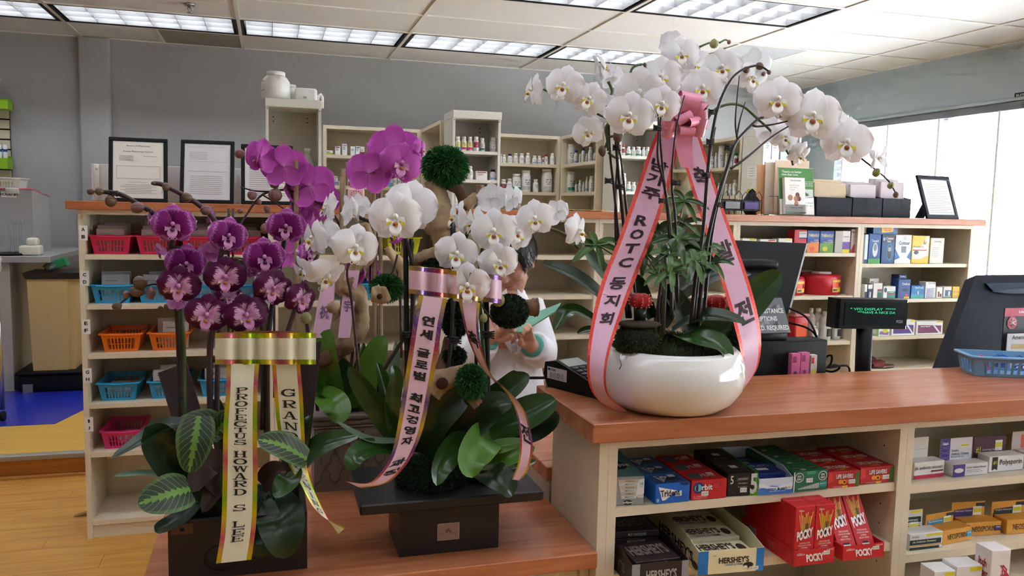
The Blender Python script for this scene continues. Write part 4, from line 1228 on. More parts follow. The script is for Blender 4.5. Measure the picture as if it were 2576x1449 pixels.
# slab-serif capitals from strokes
def slab(ch):
    vs = []; fs = []
    def q(pts):
        o = len(vs); vs.extend(pts); fs.append(tuple(range(o, o+len(pts))))
    def bar(x0, y0, x1, y1): q([(x0, y0), (x1, y0), (x1, y1), (x0, y1)])
    def dg(x0, y0, x1, y1, w): q([(x0, y0), (x0+w, y0), (x1+w, y1), (x1, y1)])
    def arc(cx, cy, rx, ry, a0, a1, tv=.11, th=.2, n=14):
        for i in range(n):
            p = a0+(a1-a0)*i/n; r = a0+(a1-a0)*(i+1)/n
            q([(cx+(rx)*math.cos(p), cy+ry*math.sin(p)), (cx+rx*math.cos(r), cy+ry*math.sin(r)), (cx+(rx-th)*math.cos(r), cy+(ry-tv)*math.sin(r)), (cx+(rx-th)*math.cos(p), cy+(ry-tv)*math.sin(p))])
    S = .09
    def st(x, lo=True, hi=True, l=.1, r=.1):
        bar(x, 0, x+.18, 1)
        if lo: bar(x-l, 0, x+.18+r, S)
        if hi: bar(x-l, 1-S, x+.18+r, 1)
    if ch in 'PRD':
        st(.14, r=.08)
        if ch == 'D': bar(.3, 1-S, .5, 1); bar(.3, 0, .5, S); arc(.48, .5, .5, .5, -PI/2, PI/2)
        else: bar(.3, 1-S, .6, 1); bar(.3, .44, .6, .44+S); arc(.58, .72, .4, .28, -PI/2, PI/2, .09)
        if ch == 'R': dg(.72, 0, .42, .46, .2); bar(.68, 0, 1, S)
    elif ch == 'O': arc(.5, .5, .5, .5, 0, 2*PI, n=24)
    elif ch in 'CG':
        arc(.52, .5, .52, .5, .6, 2*PI-.6, n=20); bar(.86, .66, .95, 1)
        if ch == 'G': bar(.62, .40, 1.02, .40+S); bar(.78, .05, .95, .42)
    elif ch in 'FEL':
        st(.14, hi=True)
        if ch in 'FE': bar(.2, 1-S, .92, 1); bar(.84, .74, .92, 1); bar(.3, .46, .66, .46+S); bar(.6, .36, .67, .64)
        if ch in 'EL': bar(.2, 0, .94, S); bar(.86, 0, .94, .28)
    elif ch == 'T': st(.41, hi=False); bar(.05, 1-S, .95, 1); bar(.05, .7, .13, 1); bar(.87, .7, .95, 1)
    elif ch == 'I': st(.41)
    elif ch == 'U': bar(.14, .3, .32, 1); bar(.02, 1-S, .44, 1); bar(.74, .3, .84, 1); bar(.62, 1-S, .98, 1); arc(.49, .34, .35, .34, PI, 2*PI, .1, .14)
    elif ch == 'S': arc(.5, .73, .42, .27, .5, PI*1.5, .09, .2); arc(.5, .27, .46, .27, PI*.5, -PI*.86, .09, .2); bar(.80, .70, .88, 1); bar(.06, 0, .14, .3)
    elif ch == 'H': st(.12); st(.70); bar(.28, .46, .74, .46+S)
    elif ch == 'W': dg(.22, 0, .02, 1, .17); dg(.22, 0, .44, 1, .08); dg(.68, 0, .44, 1, .15); dg(.70, 0, .90, 1, .08); bar(-.06, 1-S, .30, 1); bar(.36, 1-S, .66, 1); bar(.82, 1-S, 1.06, 1)
    elif ch == 'A': dg(.08, 0, .42, 1, .09); dg(.74, 0, .42, 1, .19); bar(.24, .28, .76, .28+S); bar(-.04, 0, .28, S); bar(.62, 0, 1.04, S)
    elif ch == 'N': bar(.12, 0, .22, 1); bar(.0, 0, .34, S); bar(.0, 1-S, .26, 1); dg(.74, 0, .10, 1, .2); bar(.82, 0, .92, 1); bar(.70, 1-S, 1.04, 1)
    return vs, fs
# ================================================================== purple orchid planter
M_pot = mat('espresso_wood', (36, 27, 24), rough=.45, noise=(14, .25, (.3, .3, 3)))
M_pot2 = mat('espresso_board', (46, 26, 28), rough=.4, noise=(10, .2))
R1 = thing('orchid_planter', (-.064, 1.74, LZ), 'purple orchids in a black wooden box with cream lettered ribbon', 'plant')
px0, px1, py0, py1, pz0, pz1 = -.195, .067, 1.644, 1.84, LZ+.0005, .779
b = MB()
b.box(px0, py0, pz0, px1, py0+.012, pz1); b.box(px0, py1-.012, pz0, px1, py1, pz1); b.box(px0, py0+.012, pz0, px0+.012, py1-.012, pz1); b.box(px1-.012, py0+.012, pz0, px1, py1-.012, pz1); b.box(px0+.012, py0+.012, pz0, px1-.012, py1-.012, pz0+.012)
pot = b.build('pot', M_pot, R1)
b = MB(); b.box(px0+.006, py0-.0025, .755, px0+.046, py0-.0003, .776); b.box(px0+.022, py0-.0032, .761, px0+.030, py0-.0026, .768, 1); b.build('plaque', [mat('plaque_copper', (96, 66, 56), rough=.4, metal=.3), M_dark], pot)
b = MB(); b.ell(((px0+px1)/2-.03, py0-.002, .700), .036, .004, .026, 0, 16, 8); b.build('emblem', mat('emblem_dark', (28, 20, 19), rough=.55), pot)
mosses(R1, ((px0+px1)/2, 1.742, .762), .115, .083, .035, 1500, .016, M_mossd, 'moss', up=True, wdt=.0009)
def plank_px(root, pts, Y0, Y1, th, m, name):
    A = [P(x, y, Y=(Y0 if i in (0, 1) else Y1)) for i, (x, y) in enumerate(pts)]
    n = (A[1]-A[0]).cross(A[3]-A[0]).normalized()*th
    b = MB(); b.add([p for p in A]+[p+n for p in A], [(0, 1, 2, 3), (7, 6, 5, 4), (0, 4, 5, 1), (1, 5, 6, 2), (2, 6, 7, 3), (3, 7, 4, 0)])
    return b.build(name, m, root)
plank_px(R1, [(397, 938), (468, 912), (575, 1260), (500, 1275)], 1.90, 1.80, .008, M_pot2, 'side_board')
plank_px(R1, [(735, 880), (809, 858), (765, 1240), (700, 1250)], 1.90, 1.80, .008, M_pot2, 'side_board')
Yp = 1.70
for pts, r, m in [([(455, 1120), (452, 900), (446, 780), (430, 640), (436, 580), (400, 545), (345, 512), (300, 488), (250, 482)], 8, M_stemd), ([(462, 1120), (462, 900), (455, 760), (448, 620)], 7, M_stemg),
                  ([(530, 1100), (528, 880), (540, 800), (550, 680), (560, 600), (535, 548), (500, 515), (460, 490), (410, 465), (386, 461)], 8, M_stemp), ([(545, 1100), (548, 900), (556, 780)], 7, M_stemp),
                  ([(672, 1100), (672, 900), (680, 800), (700, 690), (716, 600)], 8, M_stemd), ([(660, 1080), (662, 880), (655, 780)], 6, M_stemd), ([(715, 1060), (716, 880), (735, 800), (760, 730), (800, 640)], 7, M_stemp),
                  ([(470, 760), (430, 735), (390, 715), (350, 728), (300, 765)], 3.5, M_stemd), ([(640, 690), (636, 660), (590, 648), (560, 655)], 3, M_stemg)]:
    stem(R1, pts, r, Yp, m)
for x, y0_, y1_ in ((575, 1000, 524), (586, 1000, 524), (690, 1000, 640)): stake(R1, x, y0_, x, y1_, 3, 1.74, M_stemd, False)
clip(R1, 443, 626, Yp, 8); clip(R1, 285, 487, Yp, 9); clip(R1, 452, 1000, Yp, 7); clip(R1, 725, 545, 1.72, 8)
for f in [('A', 436, 566, 108, 1.66, -8, 4, 0), ('A', 573, 594, 100, 1.67, 14, 6, 12), ('A', 720, 571, 98, 1.68, -6, 4, 2), ('A', 665, 648, 104, 1.66, 4, 6, -2), ('A', 468, 664, 104, 1.68, 4, 10, 8),
          ('B', 450, 720, 108, 1.63, -6, 12, 4), ('B', 567, 697, 108, 1.63, 2, 12, 3), ('B', 521, 792, 112, 1.615, -6, 10, 8), ('B', 620, 792, 112, 1.615, 6, 8, -14), ('B', 686, 726, 104, 1.625, 14, 8, 22), ('B', 757, 752, 92, 1.63, 34, 6, 24), ('B', 575, 744, 70, 1.67, 20, 10, 10),
          ('M', 529, 636, 62, 1.74, 175, 0, 0), ('M', 446, 762, 52, 1.66, 160, 30, 0), ('M', 378, 550, 56, 1.70, -100, 0, 10), ('M', 531, 546, 52, 1.72, -110, 0, 8), ('M', 404, 632, 48, 1.71, -120, 40, -10), ('A', 640, 675, 60, 1.72, 60, 0, 0), ('A', 700, 640, 70, 1.74, 50, 0, 0)]:
    flower(R1, *f)
for x, y, rx, ry, m, a in [(228, 482, 8, 9, M_budb, 90), (250, 481, 10, 11, M_budb, 90), (279, 505, 15, 14, M_budb, 90), (346, 522, 14, 17, M_budp, 80), (386, 461, 5, 6, M_budb, 90), (418, 470, 11, 10, M_budb, 90), (470, 497, 13, 13, M_budb, 80), (518, 528, 13, 14, M_budp, 70),
                           (294, 770, 11, 12, M_budb, 60), (352, 712, 19, 17, M_budb, 80), (318, 741, 10, 8, M_budp, 90), (345, 733, 14, 18, M_budb, 100), (380, 737, 16, 10, M_budp, 90), (404, 775, 6, 6, M_budb, 60), (420, 772, 9, 8, M_budb, 90), (492, 574, 6, 6, M_budb, 0), (593, 652, 6, 7, M_budb, 90), (645, 652, 9, 7, M_budb, 70)]:
    bud(R1, x, y, rx, ry, Yp-.005, m, a)
for pts, w_, m, h in [([(560, 1060, 1.74), (500, 1075, 1.68), (420, 1072, 1.64), (355, 1110, 1.60), (278, 1155, 1.58)], 54, LD, (0, -.35, .9)), ([(520, 1230, 1.74), (450, 1180, 1.66), (385, 1100, 1.62), (365, 1075, 1.60)], 95, LD, (.4, -.9, .2)),
                      ([(540, 1190, 1.74), (440, 1195, 1.68), (350, 1192, 1.64), (286, 1198, 1.62)], 24, LU, (0, -.5, .9)), ([(690, 1270, 1.70), (705, 1300, 1.62), (712, 1350, 1.59), (715, 1405, 1.585)], 112, LD, (0, -.95, .25)), ([(650, 1270, 1.70), (655, 1320, 1.63), (648, 1370, 1.60), (640, 1398, 1.60)], 96, LD, (0, -.95, .2)),
                      ([(745, 1200, 1.72), (790, 1140, 1.68), (840, 1110, 1.66), (905, 1095, 1.66)], 70, LM, (0, -.6, .8)), ([(740, 1180, 1.70), (735, 1200, 1.60), (705, 1230, 1.57), (685, 1240, 1.57)], 56, LM, (-.3, -.8, .4)), ([(765, 1160, 1.72), (770, 1100, 1.70), (775, 1060, 1.70), (778, 1045, 1.71)], 34, LD, (-.6, -.6, .3)),
                      ([(500, 1260, 1.74), (460, 1300, 1.66), (405, 1330, 1.61), (390, 1338, 1.60)], 40, LD, (0, -.7, .6)), ([(560, 1140, 1.76), (548, 1050, 1.76), (545, 1000, 1.77)], 40, LD, (0, -1, 0)), ([(590, 1270, 1.72), (545, 1200, 1.66), (520, 1170, 1.64), (480, 1240, 1.61)], 90, LP_, (.2, -.7, .6)), ([(600, 1260, 1.71), (560, 1210, 1.66), (510, 1290, 1.63)], 60, LP_, (-.2, -.9, .3)),
                      ([(660, 1220, 1.70), (690, 1190, 1.66), (720, 1185, 1.65)], 60, LP_, (0, -.8, .5)), ([(600, 1260, 1.69), (575, 1240, 1.65), (555, 1180, 1.64)], 44, LM, (.5, -.8, .3))]:
    leaf(R1, pts, w_, None, h, m)
for pts, w_, h in [([(500, 1046, 1.63), (490, 1110, 1.605), (475, 1190, 1.60)], 92, (-.1, -1, .15)), ([(478, 1230, 1.60), (420, 1245, 1.575), (347, 1268, 1.57)], 104, (0, -.8, .6)), ([(772, 1155, 1.60), (710, 1120, 1.57), (648, 1105, 1.57)], 72, (.1, -.8, .6)), ([(560, 1100, 1.68), (520, 1055, 1.67), (440, 1065, 1.67)], 60, (0, -.7, .7)), ([(545, 1090, 1.67), (575, 1060, 1.655), (600, 1120, 1.65)], 64, (0, -.9, .4))]:
    leaf(R1, pts, w_, None, h, LMAR, fold=.10, pw=.95, base=.3, n=18, nv=10)
rb = Ribbon([(570, 915, 652, 915, 1.585, 1.585), (568, 990, 648, 985, 1.578, 1.578), (562, 1080, 647, 1080, 1.575, 1.575), (560, 1200, 648, 1200, 1.575, 1.575), (556, 1330, 644, 1320, 1.573, 1.573), (543, 1418, 632, 1408, 1.573, 1.573)])
rb.build(R1, 'ribbon', R_cream, T_rain, .14, 'cream ribbon tail with black capitals running down')
rb.letters([(c, y, h) for c, y, h in [('P', 981, 14), ('R', 998, 14), ('O', 1016, 14), ('F', 1033, 14), ('E', 1050, 14), ('C', 1066, 14), ('T', 1081, 12), ('U', 1096, 14), ('S', 1112, 13), ('H', 1142, 16), ('O', 1161, 15), ('W', 1179, 15), ('A', 1198, 17), ('R', 1217, 16), ('D', 1237, 16), ('S', 1277, 16), ('L', 1318, 16), ('E', 1337, 15), ('E', 1355, 15)]], glyph=slab, wfrac=.40)
rb = Ribbon([(684, 915, 755, 915, 1.60, 1.60), (690, 1000, 762, 1000, 1.605, 1.605), (699, 1080, 766, 1090, 1.61, 1.61), (722, 1160, 772, 1175, 1.60, 1.61), (755, 1215, 792, 1238, 1.59, 1.60), (800, 1290, 822, 1300, 1.585, 1.59), (868, 1328, 850, 1345, 1.585, 1.59)])
rb.build(R1, 'ribbon', R_cream, T_rain, .14, 'cream ribbon tail curling to the right with black capitals')
rb.letters([('G', 988, 20), ('R', 1016, 20), ('A', 1044, 20), ('N', 1072, 20), ('D', 1096, 18), ('O', 1122, 18), ('P', 1170, 17), ('E', 1200, 16), ('N', 1222, 17), ('I', 1246, 15, .35), ('N', 1266, 15), ('G', 1285, 14)], glyph=slab, wfrac=.50)
def bow(root, xs, ytop, ybot, Y, depth, m0, m1, label, trim=.16, dy=0):
    """row of upright loops; xs are the pixel positions of the folds"""
    e = []
    for i in range(len(xs)-1):
        for k in range(5):
            f = k/5; x = xs[i]+(xs[i+1]-xs[i])*f
            e.append((x, Y-depth*math.sin(PI*f)))
    e.append((xs[-1], Y))
    x1 = xs[-1]; x0 = xs[0]
    ring = [(P(x, ytop+dy*(x-x0)/(x1-x0), Y=y), P(x, ybot+dy*(x-x0)/(x1-x0), Y=y)) for x, y in e]
    k = len(ring)
    back = []
    for i in range(8):
        f = (i+1)/8; A = ring[-1]; Bq = ring[0]
        o = Vector((0, depth*1.4*math.sin(PI*f), 0)); back.append((A[0].lerp(Bq[0], f)+o, A[1].lerp(Bq[1], f)+o))
    ring = ring+back
    n = len(ring)-1
    def S(u, v):
        i = int(round(u*n)); return ring[i][0].lerp(ring[i][1], v)
    q = MB(); q.grid(lambda u, v: S(u, trim+v*(1-2*trim)), n, 2); ob = q.build('bow', m0, root); ob['label'] = label
    for a0, a1 in ((0, trim), (1-trim, 1)):
        q = MB(); q.grid(lambda u, v: S(u, a0+v*(a1-a0)), n, 1); q.build('trim', m1, ob)
bow(R1, [541, 600, 645, 697, 750, 795], 838, 917, 1.60, .022, R_cream, T_rain, 'cream bow of upright loops with shiny edges')
# ================================================================== grey tin planter with violet orchids (behind)
R2 = thing('orchid_planter', (.25, 2.16, LZ), 'violet orchids in an embossed grey metal planter at the back', 'plant')
M_tin = mat('aged_tin', (132, 122, 112), rough=.55, metal=.35, noise=(40, .2))
tx0, tx1, ty0, ty1, tz1 = .097, .40, 2.085, 2.245, .862
b = MB(); b.box(tx0+.006, ty0+.006, LZ+.0005, tx1-.006, ty1-.006, .824); pot = b.build('pot', M_tin, R2)
b = MB()
for z0, z1, o in ((.825, .833, .002), (.833, .848, .0), (.848, .862, -.004)): b.rbox(tx0+o, ty0+o, z0, tx1-o, ty1-o, z1, .003, seg=1)
b.build('rim', M_tin, pot)
q = MB(); nx = 6
for i in range(nx+1):
    for j in range(4):
        cxx = tx0+.012+(tx1-tx0-.024)*(i+(.5 if j % 2 else 0))/nx; cz = LZ+.022+j*.044
        if cxx > tx1-.02: continue
        for s in (-1, 1):
            pts_ = [Vector((cxx, ty0+.005, cz)), Vector((cxx+s*.013, ty0+.004, cz+.012)), Vector((cxx+s*.012, ty0+.004, cz+.026)), Vector((cxx+s*.025, ty0+.005, cz+.044))]
            pts_ = [p for p in pts_ if tx0+.008 < p.x < tx1-.008 and p.z < .822]
            if len(pts_) > 1: q.tube(pts_, .0014, 5)
        q.ell((cxx, ty0+.0045, cz), .004, .002, .003, 0, 6, 4)
q.build('lattice', mat('tin_lattice', (104, 88, 74), rough=.6, metal=.3), pot)
mosses(R2, (.25, 2.165, .858), .135, .062, .014, 700, .014, M_mosso, 'moss', up=True, wdt=.0008)
Y2 = 2.14
for x, y0_, y1_, r in ((747, 1040, 404, 5.5), (862, 1010, 445, 5.5), (866, 1015, 425, 5.5), (943, 1000, 432, 5.5), (959, 1000, 470, 5.0)):
    stake(R2, x, y0_, x-2, y1_, r, Y2-.01)
for pts, r, m in [([(800, 1040), (770, 800), (760, 640), (745, 560), (730, 480), (705, 430), (670, 395), (650, 385)], 4.5, M_stemp), ([(905, 1010), (900, 800), (880, 650), (840, 540), (780, 500), (720, 478), (660, 490), (620, 540), (600, 575)], 3.5, M_stemp),
                  ([(950, 1000), (945, 740), (945, 560), (950, 470), (975, 425), (1010, 395), (1045, 378)], 4.5, M_stemp), ([(1010, 900), (1005, 720), (985, 600), (960, 560), (935, 640), (930, 720)], 4, M_stemp), ([(880, 960), (893, 800), (885, 680), (868, 640)], 4.5, M_stemp), ([(660, 490), (700, 515), (740, 545)], 2.5, M_stemp), ([(690, 482), (640, 480), (605, 470)], 2.5, M_stemp)]:
    stem(R2, pts, r, Y2, m)
for f in [('C', 655, 395, 96, 2.10, -150, 0, -8), ('C', 652, 400, 70, 2.08, -95, 0, -10), ('C', 715, 420, 118, 2.12, 178, -6, 0), ('C', 782, 470, 128, 2.13, 165, 12, 20), ('C', 928, 436, 118, 2.12, 176, -4, -12), ('C', 992, 380, 136, 2.14, 176, 0, 0), ('C', 1009, 412, 112, 2.10, 10, 4, 12), ('C', 1058, 375, 60, 2.11, 62, 0, 10),
          ('C', 790, 520, 120, 2.15, 170, 0, 30), ('C', 760, 560, 90, 2.13, 120, 30, 10), ('C', 735, 640, 96, 2.16, 150, 20, 0), ('C', 885, 690, 84, 2.13, 150, 10, 0), ('C', 945, 690, 60, 2.15, 110, 30, 0), ('C', 830, 500, 70, 2.16, 150, 0, -30), ('A', 770, 640, 80, 2.08, 60, 10, 0), ('C', 1000, 605, 50, 2.13, 80, 60, 0)]:
    flower(R2, *f)
for x, y, rx, ry, a in [(603, 386, 12, 13, 80), (692, 490, 17, 17, 20), (634, 491, 12, 12, 60), (690, 465, 11, 9, 0), (604, 530, 7, 7, 30), (672, 525, 10, 8, 80), (652, 508, 8, 6, 80), (665, 575, 10, 13, 0), (748, 545, 13, 14, 60), (1012, 590, 11, 19, 0)]:
    bud(R2, x, y, rx, ry, Y2-.01, M_budp, a)
drift(R2, [(800, 950), (830, 900), (862, 870), (905, 830), (912, 790), (895, 740), (868, 720), (885, 690), (930, 640), (930, 610), (918, 560)], [16, 22, 22, 20, 18, 24, 26, 18, 16, 14, 10], 2.12, M_drift, 3)
drift(R2, [(770, 905), (810, 905), (850, 880), (885, 865)], [14, 20, 22, 18], 2.09, M_driftd, 4)
drift(R2, [(1020, 720), (1015, 680), (985, 640), (975, 622)], [16, 15, 12, 8], 2.11, M_drift, 5)
drift(R2, [(1018, 690), (1015, 640), (1022, 600)], [8, 7, 6], 2.12, M_drift, 6)
drift(R2, [(790, 860), (805, 820), (845, 790), (830, 770)], [20, 16, 10, 8], 2.13, M_drift, 7)
for pts, w_, m, h in [([(850, 1030, 2.13), (830, 960, 2.10), (820, 880, 2.08), (830, 828, 2.08)], 74, LG, (-.4, -.9, .2)), ([(900, 1040, 2.13), (920, 960, 2.10), (950, 880, 2.09), (968, 845, 2.09)], 66, LG, (-.3, -.9, .2)), ([(860, 1040, 2.12), (880, 980, 2.10), (905, 900, 2.10), (915, 862, 2.10)], 30, LM, (.5, -.8, .2)),
                      ([(905, 1040, 2.12), (960, 1000, 2.08), (990, 920, 2.07), (995, 858, 2.07)], 36, LU, (.4, -.9, .2)), ([(800, 985, 2.10), (830, 1010, 2.02), (850, 1040, 1.99), (842, 1065, 1.98)], 76, LG, (0, -.6, .8)), ([(840, 1020, 2.12), (800, 985, 2.06), (775, 975, 2.04)], 50, LM, (0, -.6, .8)), ([(870, 1030, 2.10), (850, 940, 2.12), (790, 905, 2.13)], 80, LM, (0, -.9, .4))]:
    leaf(R2, pts, w_, None, h, m)
for E_, in [([(812, 700, 842, 700, 2.10, 2.10), (800, 760, 840, 760, 2.09, 2.09), (785, 850, 828, 850, 2.08, 2.08)],), ([(868, 680, 905, 680, 2.10, 2.10), (860, 760, 892, 765, 2.10, 2.10), (850, 850, 880, 850, 2.09, 2.09)],)]:
    rb = Ribbon(E_, 20); rb.build(R2, 'ribbon', R_pinks, R_pink, .12)
    rb.letters([('祝', 785, 34)] if E_[0][0] < 850 else [('宇', 770, 30)], m=C(120, 96, 130))
for r_ in R2.children:
    pass
# ================================================================== white orchids in the square black tray pot
R3 = thing('orchid_planter', (.365, 1.73, LZ), 'white orchids with moss balls in a square black tray pot', 'plant')
M_pot3 = mat('black_tray', (26, 24, 26), rough=.38, noise=(20, .2))
b = MB(); b.box(.256, 1.652, LZ+.0005, .474, 1.81, .771); pot = b.build('pot', M_pot3, R3)
b = MB(); b.rbox(.170, 1.612, .772, .563, 1.86, .794, .003, seg=1, smooth=False); b.build('tray', M_pot3, pot)
lp0, lp1 = P(1100, 1318, Y=1.65), P(1155, 1355, Y=1.65)
b = MB(); b.box(lp0.x, 1.6485, lp1.z, lp1.x, 1.6515, lp0.z, 0); b.box(lp0.x+.002, 1.6478, lp1.z+.002, lp1.x-.002, 1.6484, lp0.z-.002, 1)
text_into(b, 'Leo', lp0.x*.78+lp1.x*.22, (lp0.z+lp1.z)/2-.003, .010, .005, lambda u, v: (u, 1.6474, v), 2); text_into(b, 'Floral', lp0.x*.25+lp1.x*.75, (lp0.z+lp1.z)/2-.003, .012, .005, lambda u, v: (u, 1.6474, v), 2)
for k in (-1, 0, 1): b.ell(((lp0.x+lp1.x)/2+k*.004, 1.6474, (lp0.z+lp1.z)/2+.001+.004*(k == 0)), .0022, .0004, .0035, 2, 8, 6)
b.build('plaque', [mat('plaque_edge', (176, 160, 140), rough=.3, metal=.5), mat('plaque_rose', (150, 128, 124), rough=.3, metal=.4), C(110, 84, 80)], pot)
mosses(R3, (.335, 1.72, .805), .075, .07, .045, 2600, .02, M_mossd, 'moss', up=True, wdt=.001)
mosses(R3, (.46, 1.75, .80), .07, .07, .03, 1200, .018, M_mossd, 'moss', up=True, wdt=.001)
Y3 = 1.72
drift(R3, [(1140, 720), (1125, 650), (1120, 600), (1105, 560), (1098, 520), (1100, 480), (1085, 450)], [30, 34, 34, 34, 36, 22, 20], Y3+.03, M_drift, 11)
drift(R3, [(1160, 545), (1165, 510), (1155, 480), (1130, 460)], [12, 11, 14, 20], Y3+.03, M_driftd, 12)
drift(R3, [(1168, 520), (1190, 500), (1205, 490), (1206, 465)], [16, 14, 10, 11], Y3+.02, M_drift, 13)
drift(R3, [(1035, 660), (1070, 648), (1110, 640), (1140, 660)], [14, 18, 20, 18], Y3+.02, M_drift, 14)
drift(R3, [(1120, 1010), (1118, 960), (1125, 900), (1135, 850)], [34, 30, 20, 16], Y3+.02, M_driftd, 15)
drift(R3, [(1080, 985), (1105, 960), (1140, 950), (1200, 935)], [30, 32, 26, 16], Y3-.05, M_drift, 16)
drift(R3, [(1183, 1020), (1195, 1010), (1205, 1000)], [16, 14, 12], Y3-.08, M_driftd, 17)
drift(R3, [(1270, 775), (1310, 772), (1350, 775)], [14, 18, 24], Y3-.02, M_driftd, 18)
drift(R3, [(935, 742), (958, 742), (976, 735)], [18, 25, 18], Y3-.06, M_drift, 19)
for p, r_ in ((P(955, 746, Y=Y3-.085), .006), (P(1112, 965, Y=Y3-.083), .013), (P(1205, 494, Y=Y3+.005), .005)):
    b = MB(); b.ell(p, r_, .0035, r_, 0, 10, 6); b.build('knot_hole', mat('knot_dark', (58, 36, 24), rough=.9), R3)
def mb_px(root, px, py, rx, ry, Y, n, ln, m=None):
    p = P(px, py, Y=Y); k = depth_of(p)/FPX
    return mosses(root, p, rx*k, rx*k*.95, ry*k, n, ln*k, m or M_moss)
mb_px(R3, 1120, 418, 54, 47, Y3+.02, 5600, 15)
mb_px(R3, 973, 724, 36, 30, Y3-.03, 2600, 14)
mb_px(R3, 1282, 782, 50, 44, Y3-.03, 3000, 7, M_mossd)
mb_px(R3, 1185, 960, 36, 42, Y3-.08, 2600, 12)
mb_px(R3, 1100, 670, 40, 18, Y3, 1500, 10, M_mossd)
mb_px(R3, 1145, 800, 34, 52, Y3+.02, 2200, 10, M_mossd)
mb_px(R3, 1143, 895, 28, 22, Y3+.01, 1500, 10, M_mossd)
M_gst = mat('stake_green_black', (24, 34, 32), rough=.35, noise=(30, .2))
for x0, y0_, x1, y1_, r in ((1026, 1090, 1020, 580, 6.5), (1045, 1080, 1034, 600, 5), (1141, 1050, 1140, 560, 7), (1228, 1040, 1222, 690, 7), (1200, 1040, 1195, 760, 4)): stake(R3, x0, y0_, x1, y1_, r, Y3, M_gst, False)
for pts, r, m in [([(1040, 1060), (1035, 860), (1040, 700), (1020, 600), (985, 560), (940, 560), (900, 545)], 6, M_stemd), ([(1110, 1060), (1135, 860), (1143, 700), (1170, 600), (1190, 560), (1160, 540)], 6, M_stemd), ([(1225, 1040), (1215, 870), (1205, 720), (1215, 620), (1240, 560), (1300, 555), (1380, 575), (1420, 590), (1455, 625)], 5.5, M_stemg),
                  ([(960, 940), (985, 900), (1010, 860), (1020, 840)], 6, M_stemd), ([(905, 960), (885, 760), (873, 690), (880, 660)], 4, M_stemp), ([(1228, 735), (1215, 770), (1235, 800), (1240, 810)], 3, M_stemg), ([(1224, 735), (1245, 733), (1256, 745)], 2.5, M_stemg), ([(1000, 640), (985, 690), (955, 730)], 3, M_stemp)]:
    stem(R3, pts, r, Y3-.01, m)
for x, y in ((1022, 842), (1145, 855), (1228, 842), (1218, 600)): clip(R3, x, y, Y3-.02, 12)
for f in [('W', 995, 548, 138, 1.62, 0, 6, 0), ('W', 1036, 518, 138, 1.68, 8, -4, 10), ('W', 894, 622, 120, 1.61, 8, 6, 8), ('W', 790, 600, 96, 1.66, -58, 4, 4), ('W', 822, 590, 92, 1.67, -50, 0, 0), ('W', 820, 690, 112, 1.63, 30, 40, 20), ('W', 762, 678, 76, 1.68, -60, 30, -20), ('W', 826, 520, 84, 1.68, -75, -8, -10), ('W', 880, 530, 86, 1.70, 110, 0, 20), ('W', 905, 520, 70, 1.72, 140, 0, 0),
          ('W', 1148, 638, 112, 1.60, 6, 8, 8), ('W', 1176, 718, 118, 1.56, -2, 8, -2), ('W', 1255, 660, 104, 1.585, 12, 10, -10), ('W', 1243, 582, 118, 1.605, -2, 4, -2), ('W', 1347, 550, 100, 1.62, -4, 4, -8), ('W', 1453, 580, 92, 1.63, 58, 2, 6), ('W', 1240, 500, 84, 1.70, 150, 0, 0), ('W', 1290, 500, 74, 1.70, 130, 0, 20), ('W', 1150, 545, 88, 1.66, -70, 0, 20), ('W', 1402, 535, 70, 1.68, 150, 0, 30), ('W', 1300, 585, 96, 1.68, 30, 0, 30), ('W', 1195, 560, 90, 1.68, -60, 0, 0)]:
    flower(R3, *f)
bud(R3, 1254, 755, 16, 17, Y3-.06, M_budg, 20); bud(R3, 1217, 800, 10, 12, Y3-.05, M_budg, 0); bud(R3, 770, 800, 14, 15, Y3+.02, M_budg, 0); bud(R3, 837, 773, 16, 16, Y3+.05, M_bam, 0)
